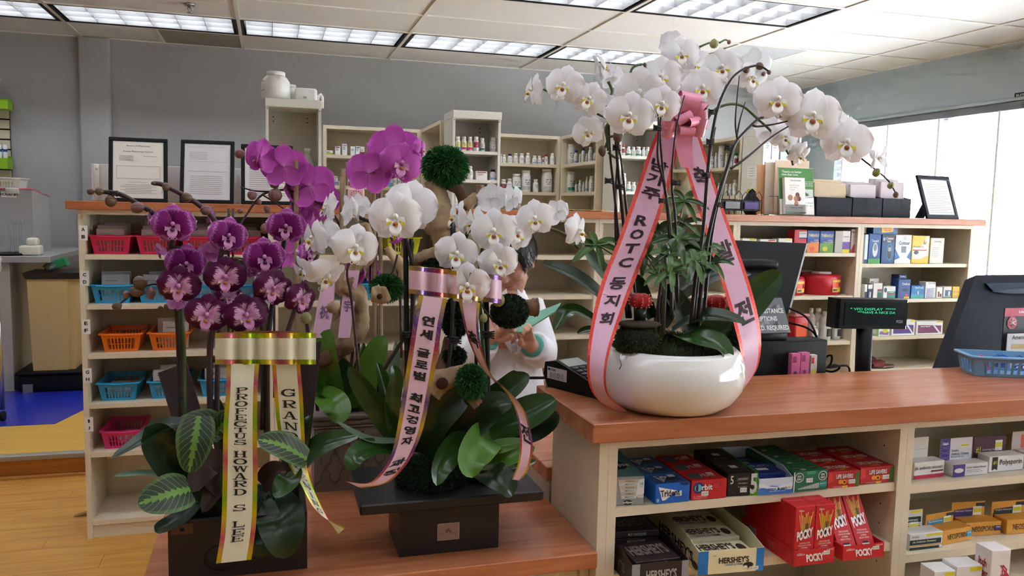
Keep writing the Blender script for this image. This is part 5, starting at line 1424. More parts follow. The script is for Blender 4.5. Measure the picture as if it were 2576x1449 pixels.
for pts, w_, m, h in [([(1010, 1120, 1.72), (960, 1040, 1.69), (910, 970, 1.68), (878, 922, 1.68)], 58, LM, (-.5, -.8, .3)), ([(1000, 1090, 1.72), (975, 1010, 1.70), (960, 950, 1.70), (948, 912, 1.70)], 40, LM, (.4, -.9, .2)), ([(985, 1080, 1.70), (985, 1010, 1.68), (995, 950, 1.67), (988, 918, 1.67)], 42, LM, (.2, -.95, .2)), ([(1010, 1110, 1.70), (940, 1110, 1.66), (890, 1090, 1.64), (845, 1060, 1.63)], 26, LU, (0, -.5, .9)), ([(1000, 1140, 1.70), (940, 1130, 1.64), (895, 1150, 1.60), (880, 1185, 1.59)], 60, LM, (0, -.6, .8)),
                      ([(1060, 1140, 1.72), (1090, 1060, 1.68), (1150, 1000, 1.66), (1180, 985, 1.66)], 90, LD, (-.3, -.9, .3)), ([(1100, 1120, 1.72), (1180, 1070, 1.68), (1245, 1020, 1.66), (1288, 1015, 1.66)], 84, LD, (0, -.8, .6)), ([(1220, 1010, 1.74), (1270, 985, 1.72), (1310, 950, 1.71), (1318, 935, 1.71)], 62, LM, (-.2, -.8, .5)), ([(1200, 1100, 1.72), (1290, 1060, 1.70), (1360, 1025, 1.69), (1398, 1005, 1.69)], 88, LM, (.1, -.75, .65)), ([(1250, 1110, 1.73), (1330, 1090, 1.72), (1380, 1060, 1.71), (1400, 1035, 1.71)], 60, LD, (.2, -.7, .6)),
                      ([(1190, 1130, 1.70), (1150, 1120, 1.66), (1110, 1170, 1.61), (1098, 1222, 1.59)], 66, LM, (.2, -.85, .4)), ([(1235, 1100, 1.70), (1215, 1110, 1.64), (1185, 1160, 1.59), (1188, 1202, 1.575)], 88, LG, (0, -.85, .5)), ([(1200, 1175, 1.70), (1250, 1160, 1.65), (1310, 1140, 1.63), (1346, 1125, 1.62)], 56, LG, (0, -.7, .7)), ([(1190, 1145, 1.70), (1240, 1130, 1.66), (1290, 1118, 1.65), (1330, 1113, 1.64)], 40, LG, (0, -.7, .7)), ([(1190, 1190, 1.69), (1230, 1195, 1.62), (1270, 1220, 1.59), (1288, 1248, 1.585)], 80, LD, (.1, -.75, .65)), ([(1250, 1180, 1.70), (1310, 1170, 1.66), (1348, 1160, 1.65)], 30, LM, (0, -.6, .8)), ([(1100, 1120, 1.73), (1075, 1010, 1.74), (1060, 980, 1.75)], 50, LU, (-.3, -.9, .2))]:
    leaf(R3, pts, w_, None, h, m)
rb = Ribbon([(1054, 742, 1125, 752, 1.555, 1.555), (1042, 800, 1112, 815, 1.55, 1.55), (1031, 870, 1102, 885, 1.55, 1.55), (1016, 970, 1084, 985, 1.55, 1.55), (1004, 1050, 1068, 1065, 1.55, 1.55), (985, 1140, 1048, 1122, 1.548, 1.55), (955, 1192, 1020, 1172, 1.546, 1.55), (922, 1216, 975, 1214, 1.545, 1.55), (868, 1210, 908, 1228, 1.545, 1.55)], 60)
rb.build(R3, 'ribbon', R_pink, T_viol, .16, 'long pink ribbon tail with black brush lettering')
rb.letters([('연', 808, 25), ('세', 841, 25), ('글', 888, 22), ('로', 917, 20), ('벌', 946, 22), ('최', 1000, 23), ('고', 1028, 19), ('경', 1055, 21), ('영', 1082, 21), ('자', 1109, 21), ('과', 1164, 22, .62), ('정', 1188, 20, .62)], wfrac=.46, bold=.04)
rb = Ribbon([(1153, 750, 1208, 762, 1.56, 1.56), (1163, 800, 1204, 822, 1.56, 1.55), (1180, 860, 1212, 880, 1.565, 1.55), (1214, 930, 1238, 945, 1.57, 1.55), (1252, 966, 1274, 978, 1.57, 1.55), (1282, 1000, 1312, 1020, 1.57, 1.56), (1300, 1045, 1332, 1070, 1.57, 1.57), (1308, 1105, 1340, 1125, 1.57, 1.57), (1304, 1160, 1330, 1178, 1.57, 1.57), (1288, 1206, 1308, 1209, 1.575, 1.58)], 60)
rb.build(R3, 'ribbon', R_pink, T_viol, .16, 'twisting pink ribbon tail with black brush lettering')
rb.letters([('축', 852, 42, .7), ('발', 965, 20, .8), ('전', 1090, 46, .7)], bold=.035)
bow(R3, [1028, 1080, 1128, 1165, 1215, 1262], 668, 738, 1.575, .02, R_pink, T_viol, 'pale pink bow of upright loops with gold edges', dy=26)
# ================================================================== white bowl of orchids on the front counter
R4 = thing('orchid_bowl', (.888, 1.682, FT), 'tall white orchids in a glossy white round bowl with pink ribbons', 'plant')
c4 = (.888, 1.682, FT+.0008)
b = MB(); b.lathe([(.112, 0), (.126, .004), (.150, .022), (.168, .05), (.174, .08), (.169, .108), (.158, .132), (.147, .141), (.139, .136), (.137, .10), (.0002, .098)], 48, c4); b.build('bowl', mat('white_ceramic', (236, 236, 232), rough=.08, coat=.5), R4)
b = MB(); p = P(1793, 985, Y=1.575); b.tube([P(1792, 962, Y=1.522), P(1796, 975, Y=1.522), P(1791, 990, Y=1.524), P(1794, 1003, Y=1.555)], .0012, 5); b.tube([P(1787, 972, Y=1.522), P(1796, 968, Y=1.522)], .0012, 5); b.build('crack_mark', C(60, 70, 50), R4)
mosses(R4, (.888, 1.682, 1.078), .136, .136, .035, 4200, .020, M_mosso, 'moss', up=True, wdt=.0008)
def pxm(x, y, Y): return P(x, y, Y=Y)
p = pxm(1605, 858, 1.64); k4 = depth_of(p)/FPX
o = mosses(R4, p, 62*k4, 58*k4, 52*k4, 3200, 10*k4, M_mosso, 'moss_pot', wdt=.0008)
mosses(R4, pxm(1850, 860, 1.72), 34*k4, 34*k4, 50*k4, 1500, 10*k4, M_mosso, 'moss', wdt=.0008)
b = MB(); b.ell(pxm(1608, 815, 1.645), 58*k4, 50*k4, 9*k4, 0, 16, 6); b.build('soil', mat('soil', (66, 58, 44), rough=.95, noise=(90, .4)), R4)
for i, (x, y) in enumerate([(1642, 908), (1560, 905), (1790, 903)]):
    b = MB(); b.tube([pxm(x, y, 1.60), pxm(x+3, y+14, 1.592), pxm(x-2, y+24, 1.588)], .0009, 4); b.build('root_strand', M_mosso, R4)
# grafted cacti
def cactus(px, py, Y, rpx, stem_px, label=None):
    p = pxm(px, py, Y); k = depth_of(p)/FPX; r = rpx*k
    q = MB()
    nl, nk = 40, 12
    def fn(u, v):
        a = 2*PI*u; t = PI*(.06+.9*v); rr = r*math.sin(t)**.8*(1+.10*math.cos(10*a))
        return p+Vector((rr*math.cos(a), rr*math.sin(a), r*.72*math.cos(t)))
    q.grid(fn, nl, nk)
    head = q.build('cactus', mat('cactus_red', (204, 40, 40), rough=.5, noise=(60, .2)), R4)
    s = MB()
    for i in range(10):
        for v in (.2, .35, .5, .65, .8):
            d = fn((i)/10, v); n = (d-p).normalized()
            s.tube([d, d+n*r*.16], r*.035, 4); s.tube([d, d+(n+Vector((.4, 0, .5))).normalized()*r*.14], r*.03, 4)
    s.build('spine', mat('cactus_spine', (232, 186, 170), rough=.6), head)
    b = MB(); b.tube([p-Vector((0, 0, r*.5)), p-Vector((0, 0, r*.5+stem_px*k))], [r*.62, r*.55], 12); b.build('cactus_stem', LD, R4)
cactus(1611, 756, 1.655, 27, 40); cactus(1803, 760, 1.69, 26, 30); cactus(1609, 819, 1.635, 8, 4)
Y4 = 1.74
def s4(pts, r, m=M_stemd, Y=Y4, **k): return stem(R4, pts, r, Y, m, **k)
for pts, r in [([(1578, 800), (1560, 640), (1545, 480), (1535, 390), (1530, 300), (1520, 260), (1480, 215)], 5.5), ([(1585, 800), (1572, 600), (1556, 440), (1548, 330), (1552, 250)], 7), ([(1560, 780), (1548, 560), (1552, 420), (1560, 330)], 5), ([(1600, 760), (1575, 520), (1562, 400), (1540, 310)], 5),
               ([(1690, 800), (1688, 600), (1672, 470), (1655, 400), (1657, 330), (1655, 280)], 6), ([(1695, 780), (1682, 560), (1668, 430), (1660, 330), (1664, 290)], 5.5), ([(1705, 760), (1700, 560), (1690, 460), (1700, 330), (1722, 240)], 5),
               ([(1738, 820), (1750, 700), (1768, 590), (1780, 440), (1790, 350), (1805, 275), (1830, 215), (1860, 180), (1905, 165), (1935, 180)], 7), ([(1745, 820), (1760, 660), (1775, 520), (1786, 400), (1800, 320)], 6), ([(1755, 820), (1775, 640), (1800, 520), (1830, 420), (1850, 360), (1900, 305), (1920, 295)], 7.5), ([(1770, 800), (1790, 600), (1815, 480), (1845, 380), (1853, 350)], 6),
               ([(1838, 425), (1880, 395), (1940, 345), (1990, 314)], 4.5), ([(1890, 312), (1905, 318), (1950, 312), (2000, 300)], 4.5), ([(1855, 350), (1850, 300), (1860, 190)], 3.5), ([(1853, 345), (1862, 300), (1875, 256)], 3.5), ([(1960, 292), (2010, 296), (2060, 315), (2100, 340), (2150, 385), (2200, 425), (2235, 455), (2255, 490)], 5)]:
    s4(pts, r*.8, Y=1.70 if pts[0][0] < 1650 else 1.625, taper=.42)
s4([(1768, 345), (1780, 300), (1800, 275), (1835, 262), (1870, 268), (1905, 298), (1940, 330), (1970, 365), (1990, 400), (1995, 416)], 4, M_stemg)
for pts, r in [([(1715, 260), (1720, 245), (1727, 235)], 3.5), ([(1708, 240), (1716, 258)], 3), ([(1584, 190), (1592, 170), (1610, 162), (1622, 163)], 3.5), ([(1760, 118), (1785, 108), (1795, 112)], 3), ([(1810, 108), (1825, 100), (1833, 105)], 2.5), ([(1545, 300), (1525, 320), (1528, 350), (1530, 380)], 5), ([(1530, 350), (1520, 375), (1510, 378)], 3.5), ([(1530, 383), (1545, 395), (1557, 398)], 3.5), ([(1530, 345), (1545, 342)], 4), ([(1355, 216), (1380, 230), (1410, 225)], 3), ([(1530, 205), (1540, 230), (1530, 250)], 4), ([(1500, 285), (1520, 295), (1540, 305)], 3)]:
    s4(pts, r, M_stemg, 1.70)
for x, y in ((1530, 455), (1557, 470), (1550, 372), (1652, 322), (1790, 282), (1785, 357), (1832, 372), (1700, 460), (1665, 505), (1775, 440), (1807, 515)): clip(R4, x, y, 1.69 if x < 1600 else 1.62, 9)
for f in [('W', 1420, 215, 104, 1.66, -14, 6, 10), ('W', 1341, 228, 88, 1.68, -66, 2, 8), ('W', 1482, 249, 92, 1.64, -6, 6, 22), ('W', 1478, 332, 84, 1.66, -8, 10, -22), ('W', 1584, 291, 124, 1.60, -2, 8, 6), ('W', 1608, 232, 128, 1.65, 4, 20, 4), ('W', 1663, 194, 110, 1.66, -2, 4, 0), ('W', 1714, 137, 98, 1.68, 4, 0, -6), ('W', 1744, 162, 96, 1.72, 10, 0, 6), ('W', 1665, 262, 100, 1.62, 6, 6, 10),
          ('W', 1768, 221, 108, 1.65, 0, 6, 0), ('W', 1816, 171, 104, 1.67, 2, 4, -8), ('W', 1900, 165, 92, 1.72, 150, 0, 0), ('W', 1893, 196, 86, 1.68, 30, 14, 24), ('W', 1957, 252, 124, 1.62, 6, 4, 6), ('W', 2044, 292, 142, 1.60, 6, 4, 4), ('W', 2130, 358, 128, 1.59, 8, 6, 6), ('W', 1974, 345, 82, 1.68, 34, 10, 30), ('W', 2012, 388, 70, 1.67, 50, 30, 20), ('W', 1940, 330, 84, 1.76, 160, 0, 0), ('W', 2095, 320, 96, 1.66, 150, 0, 20), ('W', 1512, 170, 76, 1.70, 100, -20, 20), ('W', 1540, 195, 70, 1.74, 140, 0, 0), ('W', 1520, 270, 80, 1.70, 160, 0, 0), ('W', 1700, 200, 110, 1.72, 20, 0, 20), ('W', 1690, 110, 70, 1.73, 160, 0, -30), ('W', 1560, 320, 70, 1.68, 60, 0, 40)]:
    flower(R4, *f)
flower(R4, 'W', 2206, 396, 66, 1.62, 70, 0, 70, .35)
for x, y, rx, ry, m, a in [(1796, 110, 11, 12, M_budg, 0), (1834, 106, 5, 6, M_budp, 0), (1877, 176, 9, 9, M_budb, 30), (1911, 166, 11, 9, M_budb, 30), (1921, 186, 6, 6, M_budp, 0), (1935, 182, 6, 6, M_budp, 0), (1554, 343, 13, 16, M_budb, -10), (1515, 380, 10, 14, M_budb, 170), (2205, 434, 10, 12, M_budg, 30), (2241, 466, 8, 10, M_budg, 40), (2254, 490, 7, 8, M_budb, 0), (1622, 163, 6, 4, M_budb, 80)]:
    bud(R4, x, y, rx, ry, 1.67 if x < 2100 else 1.62, m, a)
for pts, w_, m, h in [([(1560, 800, 1.72), (1500, 740, 1.68), (1430, 690, 1.66), (1362, 662, 1.65)], 60, LD, (-.2, -.6, .8)), ([(1545, 850, 1.70), (1480, 800, 1.67), (1430, 785, 1.66), (1394, 832, 1.64)], 50, LM, (0, -.5, .85)), ([(1540, 830, 1.73), (1480, 830, 1.72), (1452, 840, 1.72)], 24, LM, (0, -.5, .85)), ([(1590, 760, 1.76), (1530, 700, 1.74), (1480, 640, 1.73), (1465, 595, 1.73)], 44, LU, (.3, -.8, .3)),
                      ([(1690, 835, 1.68), (1760, 800, 1.62), (1830, 800, 1.59), (1880, 815, 1.58)], 52, LD, (0, -.55, .8)), ([(1690, 850, 1.66), (1740, 850, 1.60), (1810, 870, 1.565), (1838, 915, 1.555)], 78, LM, (.1, -.65, .75)), ([(1770, 850, 1.74), (1850, 790, 1.72), (1920, 720, 1.71), (1965, 685, 1.70)], 88, LM, (.2, -.85, .4)), ([(1660, 820, 1.78), (1700, 740, 1.80), (1800, 690, 1.82), (1890, 690, 1.83)], 60, LD, (0, -.7, .7)), ([(1640, 800, 1.77), (1610, 720, 1.77), (1595, 690, 1.77)], 36, LD, (-.4, -.8, .3)), ([(1700, 800, 1.78), (1690, 700, 1.79), (1680, 660, 1.79)], 40, LM, (.4, -.8, .3)), ([(1740, 840, 1.76), (1700, 760, 1.78), (1660, 720, 1.79)], 60, LD, (0, -.9, .4)), ([(1850, 880, 1.70), (1868, 920, 1.66), (1872, 960, 1.64)], 26, LM, (.5, -.8, .2))]:
    leaf(R4, pts, w_, None, h, m)
# umbrella plant: trunk and whorls of leaflets
s4([(1668, 880, 1.66), (1668, 800, 1.66), (1672, 720, 1.66), (1672, 650, 1.66), (1668, 620, 1.66)], 7, mat('trunk_green_brown', (92, 84, 62), rough=.6, noise=(50, .3)), None)
s4([(1660, 860, 1.67), (1655, 780, 1.67), (1665, 700, 1.67)], 5, M_stemp, None)
rnd = random.Random(5)
for (cx, cy, L, nlf, a0, Yc) in [(1686, 640, 58, 7, 0, 1.60), (1705, 600, 70, 7, .4, 1.62), (1625, 640, 60, 6, .9, 1.70), (1745, 655, 66, 7, .2, 1.60), (1655, 580, 62, 6, 1.3, 1.71), (1765, 620, 62, 7, .6, 1.63), (1500, 615, 72, 6, .3, 1.68), (1720, 505, 66, 6, .1, 1.68), (1690, 680, 56, 6, .5, 1.585), (1600, 630, 50, 6, .2, 1.71), (1795, 660, 54, 6, 1.0, 1.63), (1720, 560, 58, 6, .8, 1.69), (1655, 690, 44, 5, 1.1, 1.62)]:
    for j in range(nlf):
        a = a0+2*PI*j/nlf+rnd.uniform(-.2, .2)
        dx, dy = math.cos(a)*L, math.sin(a)*L*.72+L*.28
        ang = rnd.uniform(-.05, .03)
        leaf(R4, [(cx, cy, Yc), (cx+dx*.5, cy+dy*.5-6, Yc-.012*math.sin(a)+ang*.3), (cx+dx, cy+dy, Yc-.02*math.sin(a)+ang*.5)], L*.29, None, (.15*math.cos(a), -.75, .65), LS if rnd.random() > .3 else LM, n=8, nv=4, base=.05, name='leaflet')
    q = [(1672, 700, 1.66), ((1672+cx)/2, (700+cy)/2+8, (1.66+Yc)/2), (cx, cy, Yc)]
    s4(q, 2.2, M_stemg, None, name='petiole')
# ribbons and the satin bow
rb = Ribbon([(1668, 305, 1712, 330, 1.70, 1.70), (1640, 360, 1702, 390, 1.70, 1.69), (1602, 470, 1678, 490, 1.69, 1.68), (1556, 600, 1640, 600, 1.67, 1.66), (1516, 700, 1600, 700, 1.645, 1.64), (1490, 800, 1562, 800, 1.61, 1.605), (1477, 900, 1532, 890, 1.575, 1.565), (1481, 965, 1524, 955, 1.58, 1.55), (1502, 1003, 1534, 998, 1.60, 1.55), (1540, 1030, 1566, 1024, 1.62, 1.575), (1568, 1037, 1580, 1035, 1.62, 1.595)], 60)
rb.build(R4, 'ribbon', R_pinks, T_red, .13, 'long pink ribbon tail on the left of the bowl')
rb.letters([('남', 418, 30), ('가', 452, 28), ('주', 486, 30), ('R', 555, 28, .40), ('O', 590, 28, .40), ('T', 626, 28, .42), ('C', 660, 28, .40), ('동', 713, 36, .48), ('지', 757, 34, .46), ('회', 802, 36, .46)], m=mat('ink_plum', (52, 30, 42), rough=.6), bold=.03)
rb = Ribbon([(1700, 330, 1762, 345, 1.70, 1.70), (1726, 430, 1792, 440, 1.69, 1.69), (1762, 545, 1822, 530, 1.675, 1.68), (1796, 650, 1858, 630, 1.66, 1.67), (1826, 745, 1888, 720, 1.645, 1.655), (1850, 830, 1908, 800, 1.63, 1.645), (1865, 895, 1915, 865, 1.62, 1.64), (1868, 950, 1906, 925, 1.63, 1.65), (1858, 998, 1880, 965, 1.66, 1.68)], 56)
rb.build(R4, 'ribbon', R_pinks, T_red, .13, 'long pink ribbon tail on the right of the bowl')
rb.letters([('축', 445, 52, .5), ('발', 632, 56, .6), ('전', 785, 62, .66)], m=MATS['ink_plum'], bold=.03)
def loop(root, c, dirv, L, W, sidev, m):
    """one teardrop loop of satin ribbon leaving the knot"""
    d = Vector(dirv).normalized(); s = Vector(sidev); s = (s-d*s.dot(d)).normalized(); nrm = d.cross(s).normalized()
    q = MB()
    def fn(u, v):
        a = 2*PI*u
        r = L*(1-math.cos(a))/2
        o = nrm*(L*.30*math.sin(a)*(1-math.cos(a))/2*1.3)
        return c+d*r+o+s*((v-.5)*W*(.35+.65*min(1, r/L*1.8)))
    q.grid(fn, 20, 3)
    return q.build('bow_loop', m, root)
kc = P(1714, 312, Y=1.668)
for dv, L, W, sv in [((-.9, -.3, .15), .042, .034, (.1, -.3, 1)), ((.9, -.3, .25), .044, .034, (-.1, -.3, 1)), ((-.55, -.35, .85), .046, .034, (.6, -.4, .4)), ((.1, -.4, 1), .052, .036, (1, -.2, 0)), ((.6, -.3, .9), .05, .034, (.7, -.4, -.4)), ((-.3, -.9, .3), .03, .03, (.9, 0, .4)), ((.4, -.9, .1), .03, .03, (.9, .2, .2)), ((.95, -.4, -.15), .04, .032, (0, -.5, 1)), ((-.95, -.3, -.25), .04, .032, (0, -.5, 1)), ((0, -.7, -.5), .028, .03, (1, 0, 0))]:
    loop(R4, kc, dv, L*1.38, W*1.25, sv, R_bow)
rb = Ribbon([(1700, 325, 1745, 325, 1.662, 1.662), (1698, 360, 1742, 365, 1.655, 1.655), (1712, 420, 1745, 425, 1.655, 1.655)], 16); rb.build(R4, 'ribbon', R_bow, R_bow, .1)
# ================================================================== packaged goods
def face_fn(w, d, h, face, e):
    if face == 'f': return lambda u, v: Vector((u*w-w/2, -e, v*h))
    if face == 't': return lambda u, v: Vector((u*w-w/2, v*d, h+e))
    if face == 'l': return lambda u, v: Vector((-w/2-e, d-u*d, v*h))
    if face == 'b': return lambda u, v: Vector((u*w-w/2, .5*d, v*h))
def prints(o, w, d, h, decor):
    """flat print on a box: ('r',face,u0,v0,u1,v1,col) ('t',face,text,uc,vc,wu,hv,col) ('p',face,[(u,v)..],col) ('e',face,uc,vc,ru,rv,col)"""
    cols = []; pan = MB(); txt = MB(); tc = []
    def ci(L, c):
        if c not in L: L.append(c)
        return L.index(c)
    lay = {}
    for it in decor:
        f = it[1]; lay[f] = lay.get(f, 0)+1
        e = .0003+.00004*lay[f]
        fn = face_fn(w, d, h, f, e)
        if it[0] == 'r':
            u0, v0, u1, v1, c = it[2:]; pan.poly([fn(u0, v0), fn(u1, v0), fn(u1, v1), fn(u0, v1)], ci(cols, c))
        elif it[0] == 'p': pan.poly([fn(*q) for q in it[2]], ci(cols, it[3]))
        elif it[0] == 'e':
            uc, vc, ru, rv, c = it[2:]; pan.poly([fn(uc+ru*math.cos(2*PI*k/16), vc+rv*math.sin(2*PI*k/16)) for k in range(16)], ci(cols, c))
        elif it[0] == 't':
            s, uc, vc, wu, hv, c = it[2:8]; k = it[8] if len(it) > 8 else {}
            fn2 = face_fn(w, d, h, f, e+.0003)
            text_into(txt, s, uc, vc, wu, hv, fn2, ci(tc, c), **k)
    if pan.v: pan.build('printed_panel', [C(*c) for c in cols], o, local=True, kind='stuff')
    if txt.v: txt.build('lettering', [C(*c) for c in tc], o, local=True, kind='stuff')
def pack(name, label, cat, loc, rz, w, d, h, col, decor=(), group=None, rx=0, tray=None):
    b = MB()
    if tray is None: b.rbox(-w/2, 0, 0, w/2, d, h, min(.0012, h*.1), seg=1, smooth=False)
    else:                                           # open tray: (floor thickness, front height fraction)
        T = .0012; fh = h*tray
        b.box(-w/2, 0, 0, w/2, d, T); b.box(-w/2, 0, T, w/2, T, fh); b.box(-w/2, d-T, T, w/2, d, h)
        for s in (-1, 1):
            x = s*w/2; b.prism([(0, T), (T, T), (T, h) if False else (.12*d, fh), (.3*d, h), (d, h), (d, T)] if False else [(0, T), (d, T), (d, h), (.22*d, h), (0, fh)], 0, T, 0, Matrix(((0, 0, 1, x if s < 0 else x-T), (1, 0, 0, 0), (0, 1, 0, 0), (0, 0, 0, 1))))
    o = b.build(name, C(*col))
    o.location = loc; o.rotation_euler = (rx, 0, rz)
    tag(o, label, cat, group)
    prints(o, w, d, h if tray is None else h*tray, decor)
    return o
def pk_px(name, label, cat, A, B, z, ytop, d, col, decor=(), group=None, sub=None, **k):
    a = P(A[0], A[1], Z=z); b_ = P(B[0], B[1], Z=z)
    w = (b_-a).length; rz = math.atan2(b_.y-a.y, b_.x-a.x)
    h = P(A[0], ytop, Y=a.y).z-z
    c = (a+b_)/2
    return pack(name, label, cat, (c.x, c.y, z+.0006), rz, w, d, h, col, decor, group, **k), w, d, h
YEL, WHT, BLK = (232, 214, 30), (240, 240, 238), (28, 26, 28)
PRICE = [('r', 'f', .64, .10, .86, .34, (236, 236, 230))]
def stick(f, u, v, w=.2, h=.16): return [('r', f, u, v, u+w, v+h, (226, 226, 218)), ('t', f, '$ 1.80', u+w/2, v+h/2, w*.7, h*.4, (150, 150, 150))]
z1 = fs1[0]; g = 'gum and candy boxes on the counter shelf'
# --- gum row
silver = (150, 156, 156); teal = (40, 150, 150)
dec = [('p', 'f', [(.10, .90), (.92, .90), (.72, .22), (.24, .22)], (196, 198, 196))]
for k in range(6): dec += [('p', 'f', [(.10+.022*k, .88-.11*k), (.90-.03*k, .88-.11*k), (.90-.03*k, .80-.11*k), (.11+.022*k, .80-.11*k)], (206, 190, 168) if k % 2 == 0 else (212, 216, 214)), ('t', 'f', 'eclipse' if k % 2 == 0 else 'MINTS', .5, .84-.11*k, .30, .05, BLK if k % 2 == 0 else teal)]
dec += [('p', 'f', [(.80, .88), (1, .92), (1, .40), (.72, .30), (.66, .26), (.72, .34)], (232, 236, 236)), ('t', 'f', '18', .90, .74, .12, .10, teal), ('t', 'f', 'MINTS', .90, .64, .12, .03, teal), ('e', 'f', .45, .10, .16, .09, (16, 20, 24)), ('t', 'f', 'eclipse', .45, .10, .34, .10, WHT, dict(bold=.03))]+stick('f', .78, .26, .2, .12)
dec += [('r', 't', 0, 0, 1, 1, (70, 120, 124)), ('e', 't', .4, .42, .34, .16, (16, 22, 26)), ('e', 't', .3, .82, .3, .12, (16, 22, 26)), ('t', 't', 'eclipse', .44, .42, .8, .17, WHT, dict(bold=.03)), ('t', 't', 'eclipse', .34, .82, .8, .14, WHT, dict(bold=.03))]
pk_px('gum_box', 'silver and teal mint display box at the left end of the candy shelf', 'candy box', (1545.5, 1273), (1618.5, 1270), z1, 1201, .19, silver, dec, g)
dec = [('p', 'f', [(.08, .86), (.62, .62), (.30, .18), (.20, .16)], WHT), ('t', 'f', 'Trident', .42, .52, .56, .34, (16, 22, 50), dict(bold=.02, rot=.06)), ('p', 'f', [(.55, .40), (.95, .50), (.9, .15), (.5, .2)], (30, 96, 200)), ('e', 'f', .07, .18, .04, .10, (150, 200, 230)), ('p', 'f', [(.68, 1), (.98, 1), (.94, .86), (.74, .88)], (14, 40, 96))]+stick('f', .56, .34, .20, .26)
for k in range(3): dec += [('r', 't', .04, .02+.33*k, .96, .31+.33*k, (44, 78, 130)), ('p', 't', [(.2, .28+.33*k), (.6, .24+.33*k), (.3, .06+.33*k)], (206, 206, 206)), ('t', 't', 'Trident', .55, .17+.33*k, .6, .16, (20, 24, 40)), ('r', 't', .62, .21+.33*k, .82, .29+.33*k, (214, 214, 210))]
pk_px('gum_box', 'blue gum box with a white triangle, second on the candy shelf', 'candy box', (1648, 1269.7), (1734, 1261.8), z1, 1220, .19, (24, 104, 206), dec, g)
dec = [('e', 'f', .20, .62, .16, .30, (40, 60, 120)), ('e', 'f', .19, .62, .10, .19, (120, 196, 206)), ('p', 'f', [(.19, .80), (.19, .44), (.14, .46), (.12, .62), (.14, .78)], (20, 40, 70)), ('t', 'f', 'rbit', .44, .64, .30, .30, WHT, dict(bold=.03)), ('r', 'f', .58, .55, .80, .86, (150, 20, 30))]
for k in range(3): dec.append(('r', 'f', .59, .57+.1*k, .79, .64+.1*k, (220, 50, 60)))
dec += [('t', 'f', '12 - POUCHES', .25, .18, .38, .08, (236, 190, 190)), ('t', 'f', '(180 PIECES TOTAL)', .25, .08, .38, .06, (236, 190, 190))]+stick('f', .28, .20, .20, .24)
for k in range(3): dec += [('r', 't', .03, .03+.33*k, .97, .31+.33*k, (170, 26, 36)), ('e', 't', .28, .17+.33*k, .20, .10, (60, 90, 96)), ('t', 't', 'rbit', .62, .17+.33*k, .4, .12, (220, 200, 200)), ('r', 't', .66, .16+.33*k, .84, .26+.33*k, (226, 220, 214))]
pk_px('gum_box', 'red gum box with a round blue emblem on the candy shelf', 'candy box', (1738, 1260), (1827, 1252.5), z1, 1211.5, .19, (206, 30, 40), dec, g)
dec = [('t', 'f', '5', .14, .72, .10, .36, (220, 220, 220)), ('p', 'f', [(.30, .80), (.70, .86), (.70, .70), (.30, .64)], (70, 70, 72)), ('t', 'f', 'SPEARMINT', .5, .75, .32, .07, (200, 200, 200)), ('t', 'f', 'SPEARMINT', .5, .56, .32, .07, (170, 170, 170)), ('t', 'f', 'SPEARMINT', .5, .40, .32, .07, (150, 150, 150)), ('p', 'f', [(.86, 1), (1, 1), (1, 0), (.70, 0), (.90, .4)], (50, 160, 40)), ('t', 'f', '5', .86, .52, .24, .90, (206, 206, 206), dict(bold=.03))]+stick('f', .42, .16, .22, .2)
dec += [('r', 't', .04, .05, .9, .5, (40, 44, 40)), ('r', 't', .04, .55, .9, .95, (30, 30, 32)), ('r', 't', .36, .2, .6, .3, (206, 206, 200)), ('r', 't', .36, .7, .6, .8, (206, 206, 200)), ('t', 't', 'SPEARMINT', .45, .57, .5, .04, (150, 150, 150)), ('r', 't', .93, 0, 1, 1, (50, 150, 44))]
pk_px('gum_box', 'black gum box with a large silver number on the candy shelf', 'candy box', (1828.5, 1250), (1905, 1246), z1, 1193, .19, (24, 24, 24), dec, g)
dec = [('p', 'f', [(0, .4), (.4, .55), (1, .3), (1, 0), (0, 0)], (60, 120, 200)), ('p', 'f', [(0, .75), (.3, .5), (.55, .45), (1, .7), (1, .45), (.5, .25), (0, .5)], (226, 236, 246)), ('t', 'f', 'COOL BLASTS', .55, .34, .56, .13, (20, 30, 60), dict(bold=.03)), ('t', 'f', 'FLAVOR CRYSTALS', .55, .20, .46, .05, (220, 230, 240))]+stick('f', .76, .26, .20, .22)
o, w_, d_, h_ = pk_px('gum_tray', 'open blue and white gum tray on the candy shelf', 'candy box', (1908, 1247), (1993, 1241), z1, 1190, .20, (206, 220, 236), dec, g, tray=.72)
for k in range(2):
    pack('gum_pack', 'navy gum pouch lying %s in the blue tray' % ('in front' if k == 0 else 'behind'), 'gum', o.matrix_basis @ Vector((0, .02+.085*k, .002)), o.rotation_euler.z, w_*.86, .078, .03+.012*(1-k), (24, 44, 120), [('r', 't', .2, .3, .6, .5, (206, 210, 214)), ('t', 't', 'BLASTS', .5, .7, .6, .2, (150, 180, 220))], 'gum pouches in the blue tray')
